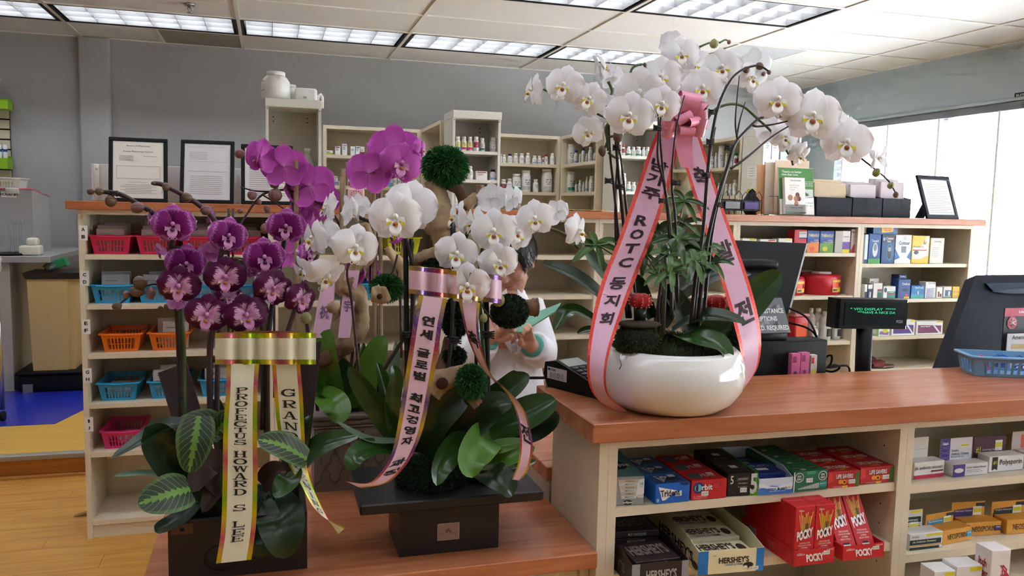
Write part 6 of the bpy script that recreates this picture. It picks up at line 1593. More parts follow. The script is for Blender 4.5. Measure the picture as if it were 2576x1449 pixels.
dec = [('p', 'f', [(0, 1), (1, 1), (1, 0), (0, 0)], (24, 110, 74)), ('r', 'f', .0, .0, .03, 1, (226, 232, 228)), ('e', 'f', .16, .72, .13, .24, (240, 242, 240)), ('e', 'f', .16, .72, .115, .21, (20, 84, 56)), ('t', 'f', 'tic', .16, .80, .12, .14, WHT), ('t', 'f', 'tac', .16, .65, .14, .12, WHT), ('e', 'f', .86, .72, .13, .24, (240, 242, 240)), ('e', 'f', .86, .72, .115, .21, (20, 84, 56)), ('t', 'f', 'tic', .86, .80, .12, .14, WHT), ('t', 'f', 'tac', .86, .65, .14, .12, WHT), ('p', 'f', [(.36, 1), (.66, 1), (.62, .84), (.40, .84)], (70, 160, 110)), ('p', 'f', [(.76, .42), (1, .46), (1, .16), (.74, .16)], (30, 150, 130)), ('t', 'f', 'spearmint', .87, .32, .2, .07, WHT)]
for k in range(14): dec.append(('r', 'f', .14+.044*k, .12, .165+.044*k, .18+.016*k, (232, 238, 234)))
dec += stick('f', .36, .44, .2, .22)
for k in range(4):
    for j in range(2): dec += [('r', 't', .03+.49*j, .02+.245*k, .49+.49*j, .23+.245*k, (44, 128, 84)), ('e', 't', .25+.49*j, .13+.245*k, .15, .07, (20, 76, 50)), ('t', 't', 'tic tac', .25+.49*j, .13+.245*k, .18, .05, (180, 200, 186))]
    dec.append(('r', 't', .30, .04+.245*k, .44, .09+.245*k, (206, 212, 206)))
pk_px('mint_box', 'green mint display box with rows of clear packs on the candy shelf', 'candy box', (1995, 1239.7), (2079, 1231), z1, 1190, .21, (30, 110, 76), dec, g)
for nm, A, B, yt in (('left', (2081, 1230), (2161, 1224), 1189), ('right', (2163, 1220), (2247, 1212.5), 1178.5)):
    dec = [('p', 'f', [(0, 1), (.14, .9), (.16, .4), (0, .3)], (220, 60, 60)), ('p', 'f', [(.86, .85), (1, 1), (1, .1), (.88, .0)], (80, 120, 50)), ('t', 'f', 'LIFE SAVERS', .52, .70, .52, .26, BLK, dict(bold=.06)), ('t', 'f', 'LIFE SAVERS', .52, .70, .52, .26, WHT, dict(bold=.03)), ('e', 'f', .40, .36, .07, .14, (236, 150, 30)), ('e', 'f', .52, .34, .07, .14, (236, 196, 40)), ('e', 'f', .52, .34, .04, .08, (120, 30, 30)), ('e', 'f', .63, .38, .06, .12, (226, 90, 40)), ('p', 'f', [(.44, .12), (.64, .12), (.60, .0), (.48, 0)], (236, 190, 30)), ('t', 'f', 'WINTERGREEN', .32, .08, .30, .07, (230, 180, 170))]+stick('f', .66, .22, .2, .26)
    for k in range(3): dec += [('p', 't', [(.04, .04+.32*k), (.96, .06+.32*k), (.94, .28+.32*k), (.06, .30+.32*k)], (176, 30, 36)), ('t', 't', 'LIFE SAVERS', .5, .18+.32*k, .7, .12, (230, 226, 222), dict(bold=.03)), ('p', 't', [(.3, .05+.32*k), (.7, .06+.32*k), (.6, .11+.32*k)], (226, 160, 40))]
    pk_px('candy_roll_box', 'red fruit candy box, %s one of the pair on the candy shelf' % nm, 'candy box', A, B, z1, yt, .17, (190, 34, 40), dec, g)
# --- lower candy shelf
z2 = fs1[1]; g2 = 'chocolate boxes on the lower counter shelf'
a = P(1584, 1500, Z=z2)
dec = [('r', 'f', 0, 0, .14, 1, (150, 150, 156)), ('r', 'f', .88, 0, 1, 1, (150, 150, 156)), ('t', 'f', "HERSHEY'S", .52, .52, .54, .40, (176, 170, 166), dict(bold=.03)), ('t', 'l', "HERSHEY'S", .5, .5, .7, .4, (120, 116, 114))]
o, w_, d_, h_ = pk_px('chocolate_tray', 'dark brown chocolate bar tray at the bottom left shelf', 'candy box', (1588, 1484), (1730, 1470), z2, 1412, .26, (46, 34, 34), dec, g2, tray=.86)
M_choc = (44, 32, 32)
for k in range(6):
    r_, c_ = divmod(k, 2)
    z_ = .004+.018*r_
    pack('chocolate_bar', '%s dark chocolate bar from the top in the brown tray' % ORD[5-k], 'chocolate bar', o.matrix_basis @ Vector((.0, .02+.12*c_-.004*r_, z_+.016*(0 if c_ == 0 else 1))), o.rotation_euler.z+(.02, -.03, .04, -.02, .05, -.06)[k], w_*.82, .10, .015, M_choc, [('t', 't', "HERSHEY'S", .5, .55, .84, .5, (120, 112, 108), dict(bold=.03)), ('t', 'f', 'MILK CHOCOLATE', .5, .5, .4, .4, (190, 180, 176))], 'dark chocolate bars in the brown tray')
dec = [('r', 'f', 0, 0, .15, 1, (30, 120, 196)), ('r', 'f', .88, 0, 1, 1, (30, 120, 196)), ('t', 'f', "HERSHEY'S", .54, .56, .46, .26, (44, 28, 24), dict(bold=.03)), ('t', 'f', "COOKIES 'N' CREME", .54, .36, .28, .09, (30, 120, 180)), ('e', 'f', .76, .30, .08, .12, (50, 40, 36)), ('e', 'f', .72, .22, .03, .06, (238, 234, 220)), ('t', 'f', '36 COUNT', .24, .78, .06, .06, (90, 90, 90)), ('t', 'l', "HERSHEY'S", .62, .55, .60, .46, (44, 28, 24), dict(bold=.03)), ('e', 'l', .95, .3, .05, .16, (50, 40, 36))]+stick('f', .78, .06, .14, .16)
o, w_, d_, h_ = pk_px('chocolate_tray', 'cream and blue cookie bar tray on the bottom shelf', 'candy box', (1755, 1448), (1920, 1435), z2, 1373, .33, (232, 222, 178), dec, g2, tray=.78)
for k in range(4):
    for r_ in range(2):
        pack('chocolate_bar', '%s cream bar in the %s layer of the cream and blue tray' % (ORD[k], ['lower', 'upper'][r_]), 'chocolate bar', o.matrix_basis @ Vector((0, .012+.078*k, .004+.017*r_+.006*(k > 0)*r_)), o.rotation_euler.z, w_*.84, .072, .0155, (228, 220, 186), [('r', 't', 0, 0, 1, .12, (236, 232, 214)), ('t', 't', "HERSHEY'S", .42, .62, .66, .46, (44, 28, 24), dict(bold=.03)), ('t', 't', "COOKIES 'N' CREME", .44, .25, .5, .16, (40, 110, 150)), ('e', 't', .86, .5, .08, .26, (60, 48, 40))], 'cream bars in the blue and cream tray')
# biscuit stick displays
POCKY = [('t', 'f', 'Glico', .28, .93, .26, .035, WHT, dict(slant=.2))]
rp = random.Random(3)
for k in range(9): 
    u = .16+.085*k; POCKY += [('p', 'f', [(.30+.045*k, .58), (.33+.045*k, .58), (u+.05, .86+.05*math.sin(k*1.7)), (u, .86+.05*math.sin(k*1.7))], (226, 176, 70)), ('p', 'f', [(.36+.033*k, .50), (.39+.033*k, .50), (.36+.045*k, .72), (.33+.045*k, .70)], (66, 34, 26))]
POCKY += [('t', 'f', 'POCKY', .5, .52, .80, .17, WHT, dict(bold=.05, rot=.08)), ('t', 'f', 'CHOCOLATE', .5, .37, .54, .028, (240, 220, 210)), ('t', 'f', 'CHOCOLATE CREAM', .5, .33, .64, .024, (240, 220, 210)), ('t', 'f', 'COVERED', .5, .29, .34, .024, (240, 220, 210)), ('t', 'f', 'BISCUIT STICKS', .5, .25, .54, .024, (240, 220, 210)), ('p', 'f', [(.36, .20), (.62, .20), (.86, 0), (.12, 0)], (50, 26, 24))]
RED = (200, 28, 38)
dec = [('t', 'f', 'Glico', .18, .74, .20, .16, WHT, dict(slant=.2)), ('t', 'f', 'POCKY', .52, .46, .42, .52, WHT, dict(bold=.05, rot=.06)), ('t', 'f', '10 PACKS', .88, .88, .16, .1, (240, 220, 200)), ('t', 'l', 'POCKY', .6, .5, .14, .4, (220, 120, 120)), ('r', 'l', .1, .2, .3, .8, (170, 140, 140))]+stick('f', .72, .56, .16, .26)
o, w_, d_, h_ = pk_px('biscuit_tray', 'red biscuit stick tray with upright boxes', 'candy box', (1994.5, 1426.5), (2098, 1414.6), z2, 1386.5, .215, RED, dec, g2, tray=.98)
hb_ = P(1997, 1276, Y=P(1994, 1426, Z=z2).y).z-z2
for k in range(5):
    for j in range(2):
        pack('biscuit_box', 'red biscuit stick box, %s row %s in the upright tray' % (ORD[k], ['left', 'right'][j]), 'biscuit box', o.matrix_basis @ Vector(((j-.5)*w_*.485, .003+.041*k, .002)), o.rotation_euler.z, w_*.475, .0395, hb_-.004, RED, POCKY if k == 0 else [], 'upright biscuit stick boxes')
o, w_, d_, h_ = pk_px('biscuit_tray', 'red biscuit stick tray with leaning boxes', 'candy box', (2119, 1412), (2222, 1400.7), z2, 1375, .215, RED, dec, g2, tray=.98)
for j in range(2):
    q = pack('biscuit_box', 'red biscuit stick box leaning back, %s in the tray' % ['left', 'right'][j], 'biscuit box', o.matrix_basis @ Vector(((j-.5)*w_*.46, .012, .004)), o.rotation_euler.z, w_*.44, .022, hb_*1.08, RED, POCKY+stick('f', .3, .10, .4, .07), 'leaning biscuit stick boxes', rx=-.58)
# --- ointment bay
z3, z4, z5 = fs2[0], fs2[1], .455
def carded(label, A, B, z, ytop, yhead, d, col, dec, hcol, hdec, shift=-.10, wf=.82, hx=0):
    """small carton fixed to an upright header card"""
    o, w_, d_, h_ = pk_px('ointment_box', label, 'ointment box', A, B, z, ytop, d, col, dec, 'ointment boxes in the right counter bay')
    hh = P(A[0], yhead, Y=P(A[0], A[1], Z=z).y+d).z-z
    b = MB(); b.rbox(-w_*wf/2, 0, 0, w_*wf/2, .0015, hh, .0006, seg=1, smooth=False)
    c = b.build('header_card', C(*hcol), o, local=True); c.location = (shift*w_, d_+.0006, 0)
    prints(c, w_*wf, .0015, hh, hdec)
    return o
def ystk(u, v, w=.24, h=.2): return [('r', 'f', u, v, u+w, v+h, (236, 236, 230)), ('r', 'f', u+.01, v+h*.3, u+w-.01, v+h*.75, (226, 214, 30))]
carded('white triple antibiotic box with a crimson band beside the divider', (2298, 1207), (2374, 1198), z3, 1166, 1103, .036, (232, 228, 224), [('t', 'f', 'ple antibiotic ointment', .48, .62, .92, .26, (70, 66, 66), dict(bold=.01)), ('r', 'f', 0, 0, 1, .22, (190, 30, 66)), ('r', 'f', .56, .34, .96, .44, (120, 30, 50))], (224, 220, 216), [('t', 'f', 'n Mart', .22, .72, .34, .08, (70, 66, 66)), ('r', 'f', .5, .66, .94, .68, (190, 186, 182)), ('r', 'f', .5, .40, .9, .42, (190, 186, 182))])
pup = (74, 60, 140)
dec = [('r', 'f', 0, 0, .34, 1, pup), ('e', 'f', .17, .5, .13, .2, (230, 228, 236)), ('t', 'f', 'Double Antibiotic Ointment', .66, .70, .56, .16, (60, 58, 80)), ('t', 'f', 'Bacitracin Zinc and', .58, .48, .38, .1, (100, 98, 110)), ('t', 'f', 'Polymyxin B', .62, .32, .44, .1, (100, 98, 110))]
hdec = [('r', 'f', 0, 0, .30, 1, pup), ('e', 'f', .15, .84, .1, .04, (230, 228, 236)), ('t', 'f', 'Double', .46, .62, .22, .07, (70, 68, 90)), ('t', 'f', 'Antibiotic Ointment', .62, .52, .54, .08, (60, 58, 80)), ('t', 'f', 'Bacitracin Zinc and', .54, .44, .40, .05, (90, 88, 100)), ('t', 'f', 'First Aid Antibiotic', .58, .26, .44, .06, (120, 118, 140))]+ystk(.62, .70, .26, .12)
for k in range(6): hdec += [('p', 'f', [(0, .06+.15*k), (.30, .16+.15*k), (.30, .175+.15*k), (0, .075+.15*k)], (140, 130, 190)), ('p', 'f', [(.30, .06+.15*k), (0, .16+.15*k), (0, .175+.15*k), (.30, .075+.15*k)], (140, 130, 190))]
carded('white box with a purple lattice band and tall header card', (2396, 1201), (2484, 1193), z3, 1171, 1103, .04, (230, 230, 234), dec, (226, 226, 232), hdec, -.08, .92)
carded('white box with a dark maroon header card', (2487, 1189), (2573, 1182), z3, 1150, 1098, .04, (232, 232, 232), [('p', 'f', [(.08, .95), (.24, .95), (.24, .1), (.16, .2), (.08, .1)], (34, 28, 34)), ('t', 'f', '#1', .16, .6, .1, .26, (220, 214, 60)), ('t', 'f', 'Polysporin', .62, .55, .64, .44, (44, 40, 44), dict(bold=.01))], (84, 30, 54), [('t', 'f', '#1', .14, .56, .14, .26, (220, 214, 60)), ('t', 'f', 'Dermatologist Recomm', .52, .56, .52, .08, (206, 196, 200)), ('t', 'f', 'for Infection Protect', .50, .38, .5, .08, (206, 196, 200))]+ystk(.66, .52, .22, .34), -.14, .95)
carded('white box with an orange stripe at the far right edge', (2578, 1180), (2660, 1173), z3, 1140, 1085, .04, (232, 230, 228), [('r', 'f', 0, .2, 1, .4, (226, 140, 40))], (216, 200, 196), [('r', 'f', .3, .5, .9, .9, (226, 96, 66))], -.1, .9)
dg = (26, 52, 48)
tdec = [('r', 'f', 0, .30, .95, .62, dg), ('t', 'f', 'ple Antibiotic Ointment', .44, .48, .7, .16, WHT), ('r', 'f', 0, .20, 1, .27, (226, 150, 40)), ('r', 'f', .0, .0, .9, .16, dg), ('r', 'f', .5, .80, .96, .94, YEL), ('t', 'f', 'Rite Antibiotic', .16, .82, .2, .12, (150, 60, 60))]
thd = [('r', 'f', .52, .9, .98, .97, YEL), ('r', 'f', 0, .60, .94, .78, dg), ('t', 'f', 'ibiotic Ointment', .44, .69, .76, .08, WHT), ('r', 'f', 0, .53, .94, .56, (226, 150, 40)), ('r', 'f', 0, .34, .94, .50, dg)]+ystk(.5, .36, .34, .26)
carded('white and dark green triple ointment box with yellow tab', (2287, 1386), (2370, 1376.6), z4, 1346, 1284, .045, (232, 232, 230), tdec, (228, 228, 226), thd, -.14, .80)
OR_ = (226, 160, 62)
def neo(label, A, B, yt, yh, c, sub):
    carded(label, A, B, z4, yt, yh, .045, OR_, [('t', 'f', 'NEOSPORIN', .50, .50, .66, .40, (40, 34, 30), dict(bold=.005)), ('r', 'f', .80, .30, 1, .70, c), ('t', 'f', '+ PAIN', .90, .58, .14, .12, WHT)], OR_, [('p', 'f', [(.08, .72), (.66, .78), (.70, .40), (.92, .20), (.04, .16)], c), ('t', 'f', sub, .36, .68, .5, .07, WHT), ('e', 'f', .66, .46, .06, .06, (176, 140, 80)), ('r', 'f', .72, .80, 1, .94, (40, 50, 50))]+ystk(.64, .50, .26, .32), -.10, .95)
neo('orange box with a sky blue header panel, left of three', (2369, 1372.6), (2443, 1358), 1338, 1292, (60, 160, 206), 'Pain Relief Cream')
neo('orange box with a violet header panel, middle of three', (2428, 1350), (2517, 1344), 1317, 1262, (70, 52, 120), 'Dual Action Ointment')
neo('orange box with a dark green header panel, right of three', (2531, 1345.6), (2620, 1338), 1310, 1260, (24, 56, 52), 'Original Ointment')
# lowest visible shelf of the ointment bay
pk_px('lotion_box', 'tall white box with slanted pink lettering', 'lotion box', (2482, 1560), (2530, 1555), z5, 1388, .05, (234, 230, 228), [('t', 'f', 'Itch', .62, .66, .26, .30, (190, 40, 80), dict(bold=.04, rot=1.2)), ('t', 'f', 'eraser', .80, .5, .44, .22, (190, 40, 80), dict(bold=.04, rot=1.2)), ('t', 'l', 'Itch', .5, .78, .5, .12, (170, 30, 50), dict(bold=.03)), ('t', 'l', 'Eraser', .5, .64, .7, .12, (170, 30, 50), dict(bold=.03)), ('r', 'l', .06, .5, .9, .56, BLK), ('r', 'l', .06, .42, .9, .48, (120, 130, 110))], 'goods on the lowest counter shelf')
t = thing('lotion_bottle', P(2556, 1556, Z=z5)+Vector((0, .03, .0006)), 'white lotion bottle with a big round cap', 'bottle')
hh = P(2556, 1386, Y=1.64).z-z5
b = MB(); b.lathe([(.028, 0), (.031, .006), (.031, hh*.62), (.026, hh*.70), (.016, hh*.74)], 20); b.build('body', M_white, t, local=True)
b = MB(); b.lathe([(.017, hh*.735), (.0175, hh*.97), (.015, hh), (.0005, hh)], 20); b.build('cap', M_white, t, local=True)
for k, (A, B, yt) in enumerate([((2342, 1560), (2395, 1556), 1440), ((2398, 1556), (2462, 1550), 1428)]):
    pk_px('ointment_box', 'white box with a yellow top tab, %s on the lowest shelf' % ['left', 'right'][k], 'ointment box', A, B, z5, yt, .05, (230, 230, 228), [('r', 'f', .5, .9, .96, .97, YEL), ('r', 'f', .1, .7, .3, .74, (120, 110, 130))], 'goods on the lowest counter shelf')
# ================================================================== medicine on the back shelf units
def bk(label, xl, xr, yt, z, col, dec, d=.06, yo=.02, name='medicine_box', cat='medicine box', rz=0):
    Y = YF+yo
    a = P(xl, yt, Y=Y); b_ = P(xr, yt, Y=Y)
    return pack(name, label, cat, ((a.x+b_.x)/2, Y, z+.0006), rz, b_.x-a.x-.002, d, a.z-z, col, dec, 'medicine boxes on the back shelves')
s50, s51, s52, s60, s61, s62, s63 = SL[4][0], SL[4][1], SL[4][2], SL[5][0], SL[5][1], SL[5][2], SL[5][3]
W_ = (232, 232, 228)
for k, (xl, xr, yt, c) in enumerate([(1868, 1904, 600, YEL), (1912, 1954, 602, (190, 40, 60)), (1959, 1994, 600, YEL)]):
    bk('flat white box, %s of three above the black monitor' % ORD[k], xl, xr, yt, s50, W_, [('r', 'f', .5, .86, .95, .96, c), ('r', 'f', .1, .5, .4, .7, (70, 70, 110))])
bk('red and white cold medicine box beside the orange one', 1999, 2031, 578, s50, (190, 30, 46), [('r', 'f', .38, .62, 1, .92, W_), ('t', 'f', 'SUDAFED', .7, .84, .55, .08, (60, 50, 90)), ('r', 'f', .38, .6, 1, .66, (70, 60, 140)), ('r', 'f', .4, 0, 1, .5, (206, 50, 60))])
bk('blue and orange cold medicine box', 2032, 2063, 580, s50, (40, 70, 150), [('p', 'f', [(0, 0), (1, 0), (1, .5), (0, .42)], (226, 130, 40)), ('p', 'f', [(0, .62), (1, .70), (1, .88), (0, .92)], (30, 90, 180)), ('t', 'f', 'THERAFLU', .5, .78, .86, .13, (240, 232, 150), dict(bold=.03, slant=.2)), ('t', 'f', 'SEVERE', .74, .56, .36, .06, WHT), ('t', 'f', 'COLD & COUGH', .58, .48, .7, .06, WHT), ('e', 'f', .42, .16, .2, .12, (206, 84, 30))])
bk('blue and green cold medicine box', 2064, 2099, 581, s50, (40, 70, 150), [('p', 'f', [(0, 0), (1, 0), (1, .5), (0, .42)], (96, 150, 50)), ('p', 'f', [(0, .62), (1, .70), (1, .88), (0, .92)], (30, 90, 180)), ('t', 'f', 'THERAFLU', .5, .78, .86, .13, (240, 232, 150), dict(bold=.03, slant=.2)), ('t', 'f', 'SEVERE', .74, .56, .36, .06, WHT), ('t', 'f', 'COLD & COUGH', .58, .48, .7, .06, WHT), ('e', 'f', .40, .18, .2, .12, (200, 190, 60))])
bk('silver and violet medicine box', 2102, 2140, 581, s50, (190, 188, 180), [('r', 'f', .5, 0, 1, .16, YEL), ('r', 'f', .5, .16, 1, .5, (120, 80, 170)), ('r', 'f', .5, .5, 1, 1, (236, 236, 236)), ('t', 'f', 'Guaifenesin', .75, .74, .4, .06, (150, 40, 60))])
bk('pink and white cough medicine box', 2143, 2161, 577, s50, (230, 214, 212), [('p', 'f', [(0, 0), (1, 0), (1, .5), (.4, .36), (0, .1)], (206, 70, 84)), ('t', 'f', 'Mucinex', .5, .88, .8, .08, (40, 40, 80)), ('t', 'f', 'Cough', .4, .68, .5, .06, (190, 60, 70))])
# red sharps drums
M_sharp = mat('sharps_red', (196, 26, 40), rough=.35, noise=(6, .05)); M_lid = mat('sharps_lid', (222, 200, 200), rough=.5)
def drum(label, xl, xr, yt, z, yo):
    Y = YF+yo
    a = P(xl, yt, Y=Y); b_ = P(xr, yt, Y=Y); w_ = b_.x-a.x; h = a.z-z
    t = thing('sharps_container', ((a.x+b_.x)/2, Y+w_*.36, z+.0006), label, 'sharps container', 'red sharps containers')
    b = MB(); b.lathe([(.94, 0), (.97, .02), (.99, .45), (1.0, .5), (1.0, .78), (.93, .9), (.6, .93), (.001, .93)], 28, M=Matrix.Diagonal((w_/2, w_*.36, h, 1))); b.build('body', M_sharp, t, local=True)
    b = MB(); b.lathe([(.50, .93), (.50, 1.0), (.46, 1.03), (.001, 1.03)], 24, M=Matrix.Diagonal((w_/2, w_*.36, h, 1))); b.build('lid', M_lid, t, local=True)
    l = MB()
    def fn(u, v, e=0): 
        an = -PI/2+.12+u*.75; return Vector(((w_/2+.001+e)*math.cos(an), (w_*.36+.001+e)*math.sin(an), h*(.14+.56*v)))
    l.grid(lambda u, v: fn(u, v), 8, 1, 0); l.grid(lambda u, v: fn(.0+u, .8+v*.2, .0004), 8, 1, 1); l.grid(lambda u, v: fn(u, v*.34, .0004), 8, 1, 1); l.grid(lambda u, v: fn(.06+u*.4, .06+v*.2, .0008), 6, 1, 2)
    for k in range(3):
        an0 = 2*PI*k/3
        l.tube([fn(.72+.07*math.cos(an0+q), .58+.16*math.sin(an0+q), .001) for q in (-1.2, -.6, 0, .6, 1.2)], .0014, 4, 2)
    l.build('hazard_label', [C(232, 84, 50), C(232, 190, 40), C(60, 40, 40)], t, local=True)
drum('round red sharps container with a full hazard label', 2046, 2135, 688, s51, .03)
drum('red sharps container half hidden by the black monitor', 1962, 2041, 694, s51, .03)
drum('red sharps container at the back between the other two', 2014, 2078, 683, s51, .205)
# small square sharps bin and saline bottles
t = thing('sharps_bin', ((P(1999, 800, Y=YF+.03).x+P(2035, 800, Y=YF+.03).x)/2, YF+.06, s52+.0006), 'small orange labelled sharps bin with a pink lid', 'sharps container')
w_ = P(2035, 800, Y=YF+.03).x-P(1999, 800, Y=YF+.03).x; h = P(2015, 790, Y=YF+.03).z-s52
b = MB(); b.rbox(-w_*.46, -.03, 0, w_*.46, .03, h*.9, .004); b.build('body', M_sharp, t, local=True)
b = MB(); b.rbox(-w_*.52, -.034, h*.9, w_*.52, .034, h, .003); b.build('lid', mat('lid_pink', (206, 130, 130), rough=.5), t, local=True)
b = MB(); b.box(-w_*.36, -.0312, h*.08, w_*.36, -.0305, h*.66); b.build('hazard_label', C(236, 96, 40), t, local=True)
for k, (xl, xr, yt, yo) in enumerate([(2038, 2059, 777, .08), (2056, 2080, 777, .07), (2074, 2100, 786, .03), (2102, 2124, 792, .05), (2046, 2064, 822, .03)]):
    Y = YF+yo; a = P(xl, yt, Y=Y); b_ = P(xr, yt, Y=Y); r = (b_.x-a.x)/2*.96; h = a.z-s52
    t = thing('saline_bottle', ((a.x+b_.x)/2, Y+r, s52+.0006), 'frosted bottle with a black label, %s of five beside the sharps bin' % ORD[k], 'bottle', 'frosted bottles')
    b = MB(); b.lathe([(r*.94, 0), (r, .004), (r, h*.66), (r*.8, h*.78), (r*.42, h*.84), (r*.4, h*.88)], 16); b.build('body', mat('frosted_plastic', (214, 212, 202), rough=.35, alpha=.85), t, local=True)
    b = MB(); b.lathe([(r*.46, h*.87), (r*.46, h), (.0003, h)], 14); b.build('cap', M_white, t, local=True)
    b = MB()
    b.grid(lambda u, v: Vector((1.01*r*math.cos(-2.4+1.7*u), 1.01*r*math.sin(-2.4+1.7*u), h*(.12+.44*v))), 8, 1, 0); b.grid(lambda u, v: Vector((1.015*r*math.cos(-1.9+1.0*u), 1.015*r*math.sin(-1.9+1.0*u), h*(.14+.28*v))), 6, 1, 1)
    b.build('label', [C(220, 220, 216), C(50, 50, 54)], t, local=True)
# glucose meters
bk('blue and white meter box cut by the divider', 2177, 2186, 590, s60, (206, 220, 232), [('r', 'f', 0, 0, 1, .14, (40, 50, 120))])
bk('blue meter box with a green band', 2187, 2218, 588, s60, (30, 80, 150), [('r', 'f', 0, 0, 1, .16, (70, 160, 70)), ('t', 'f', 'Touch', .5, .76, .6, .08, WHT), ('e', 'f', .55, .46, .22, .24, (220, 226, 230)), ('e', 'f', .55, .54, .14, .12, (120, 140, 140))])
bk('dark blue meter box beside the white one', 2220, 2253, 590, s60, (20, 70, 130), [('r', 'f', 0, .72, 1, 1, (24, 40, 70)), ('t', 'f', 'Contour', .6, .87, .6, .09, WHT), ('t', 'f', 'next', .55, .77, .3, .07, WHT), ('e', 'f', .16, .84, .1, .06, (120, 170, 190)), ('e', 'f', .62, .40, .24, .30, (60, 140, 190)), ('e', 'f', .62, .40, .18, .25, (20, 22, 26)), ('r', 'f', .50, .42, .74, .56, (150, 160, 160))])
zz = P(2225, 590, Y=YF+.03).z+.001
o = pack('medicine_box', 'blue special value box lying on top of the meter boxes', 'medicine box', (P(2225, 580, Y=YF+.03).x, YF+.022, zz), 0, P(2255, 580, Y=YF+.03).x-P(2194, 580, Y=YF+.03).x, .055, P(2225, 567, Y=YF+.03).z-zz, (20, 90, 140), [('p', 'f', [(.34, .18), (.82, .30), (.82, .92), (.34, .84)], (226, 190, 60)), ('t', 'f', 'SPECIAL', .57, .72, .36, .18, (206, 60, 40), dict(bold=.03)), ('t', 'f', 'VALUE', .57, .46, .3, .18, (206, 60, 40), dict(bold=.03)), ('r', 'f', .84, .1, .98, .9, (60, 110, 170))], 'medicine boxes on the back shelves')
bk('white meter box with blue waves', 2254, 2295, 591, s60, (226, 230, 232), [('p', 'f', [(0, .02), (0, .52), (.3, .22), (.55, .12), (.8, .26), (1, .5), (1, .02)], (40, 110, 180)), ('p', 'f', [(0, 0), (0, .12), (.3, .2), (.5, .28), (.75, .22), (1, .12), (1, 0)], (232, 236, 238)), ('t', 'f', 'Contour', .55, .72, .66, .12, (70, 74, 80)), ('r', 'f', .38, .38, .68, .6, (130, 140, 146)), ('e', 'f', .55, .88, .1, .06, (200, 206, 208))])
bk('yellow and white meter box', 2296, 2340, 593, s60, (226, 190, 40), [('p', 'f', [(.04, .18), (.04, .98), (.96, .98), (.96, .3), (.5, .16)], (236, 234, 222)), ('p', 'f', [(.04, .62), (.5, .62), (.8, .98), (.04, .98)], (230, 200, 60)), ('t', 'f', 'FreeStyle', .38, .60, .6, .09, (120, 90, 40)), ('r', 'f', .05, .46, .86, .50, (190, 50, 50)), ('e', 'f', .26, .40, .14, .07, (70, 66, 66)), ('p', 'f', [(.62, .70), (.72, .90), (.74, .74), (.84, .84), (.78, .68)], (150, 100, 30))])
bk('plain white box at the right of the meters', 2342, 2377, 599, s60, (220, 218, 208), [('t', 'f', 'Lancing', .5, .86, .5, .08, (60, 60, 60))]+[('r', 'f', .12, .26+.07*k, .62, .275+.07*k, (160, 160, 156)) for k in range(6)])
small = [(2176, 2183, 716, W_, [('r', 'f', 0, 0, 1, .5, (60, 70, 100))], 'slim white box against the divider'), (2184, 2196, 716, (40, 50, 90), [('r', 'f', 0, .7, 1, 1, W_), ('r', 'f', .4, .1, .7, .5, (206, 210, 220))], 'navy and white lancet box'), (2198, 2221, 713, W_, [('r', 'f', .45, .0, 1, .55, (40, 100, 84)), ('r', 'f', .45, .55, 1, .62, (196, 50, 60)), ('t', 'f', 'Lancets', .72, .46, .4, .08, WHT)], 'white and dark green lancet box'),
         (2223, 2254, 721, W_, [('r', 'f', .3, .0, 1, .6, (50, 130, 120)), ('r', 'f', .3, .36, 1, .44, (190, 60, 70)), ('e', 'f', .16, .7, .12, .2, (40, 50, 90)), ('t', 'f', 'Lancets', .66, .54, .4, .1, WHT)], 'wide white and teal lancet box'), (2261, 2292, 703, (30, 76, 150), [('t', 'f', 'Delica', .62, .76, .6, .12, WHT), ('e', 'f', .58, .44, .26, .06, (16, 24, 50)), ('e', 'f', .72, .18, .12, .07, (206, 50, 70)), ('r', 'f', .5, 0, .95, .1, (220, 180, 50)), ('r', 'f', 0, .05, .16, .6, (24, 50, 100))], 'tall blue lancet box'),
         (2293, 2326, 719, (30, 120, 180), [('t', 'f', 'OneTouch', .6, .84, .66, .12, WHT), ('r', 'f', 0, 0, 1, .3, (50, 160, 160)), ('r', 'f', .5, .3, .58, .56, W_)], 'sky blue strip box'), (2329, 2355, 710, W_, [('t', 'f', 'ACCU-CHEK', .6, .92, .7, .07, (40, 40, 60))]+[('p', 'f', [(.1, .06+.07*k), (.86, .04+.08*k), (.86, .07+.08*k), (.1, .10+.07*k)], (60, 90, 180)) for k in range(8)], 'white strip box with blue arcs'),
         (2357, 2372, 723, W_, [('r', 'f', .2, .1, .5, .6, (150, 60, 60)), ('r', 'f', .55, .1, .85, .4, (110, 60, 60))], 'white and maroon strip box'), (2374, 2395, 722, W_, [('r', 'f', .2, .16, 1, .7, (40, 90, 130)), ('r', 'f', 0, 0, 1, .12, (100, 160, 80)), ('r', 'f', .6, .2, .8, .6, W_)], 'white and blue strip box'), (2397, 2415, 721, (226, 190, 50), [('r', 'f', 0, .5, 1, .56, (206, 100, 60)), ('r', 'f', 0, .1, 1, .2, (200, 150, 40))], 'yellow strip box at the end')]
for xl, xr, yt, c, dec, lab in small: bk(lab+' on the second shelf', xl, xr, yt, s61, c, dec, d=.05)
bk('white lancet carton standing behind the dark green one', 2188, 2212, 701, s61, W_, [('r', 'f', .1, .7, .4, .85, (120, 60, 100))], yo=.085); bk('tall dark blue box standing behind the blue lancet box', 2262, 2282, 692, s61, (40, 70, 130), [('t', 'f', 'Delica', .5, .93, .6, .06, WHT)], yo=.085)
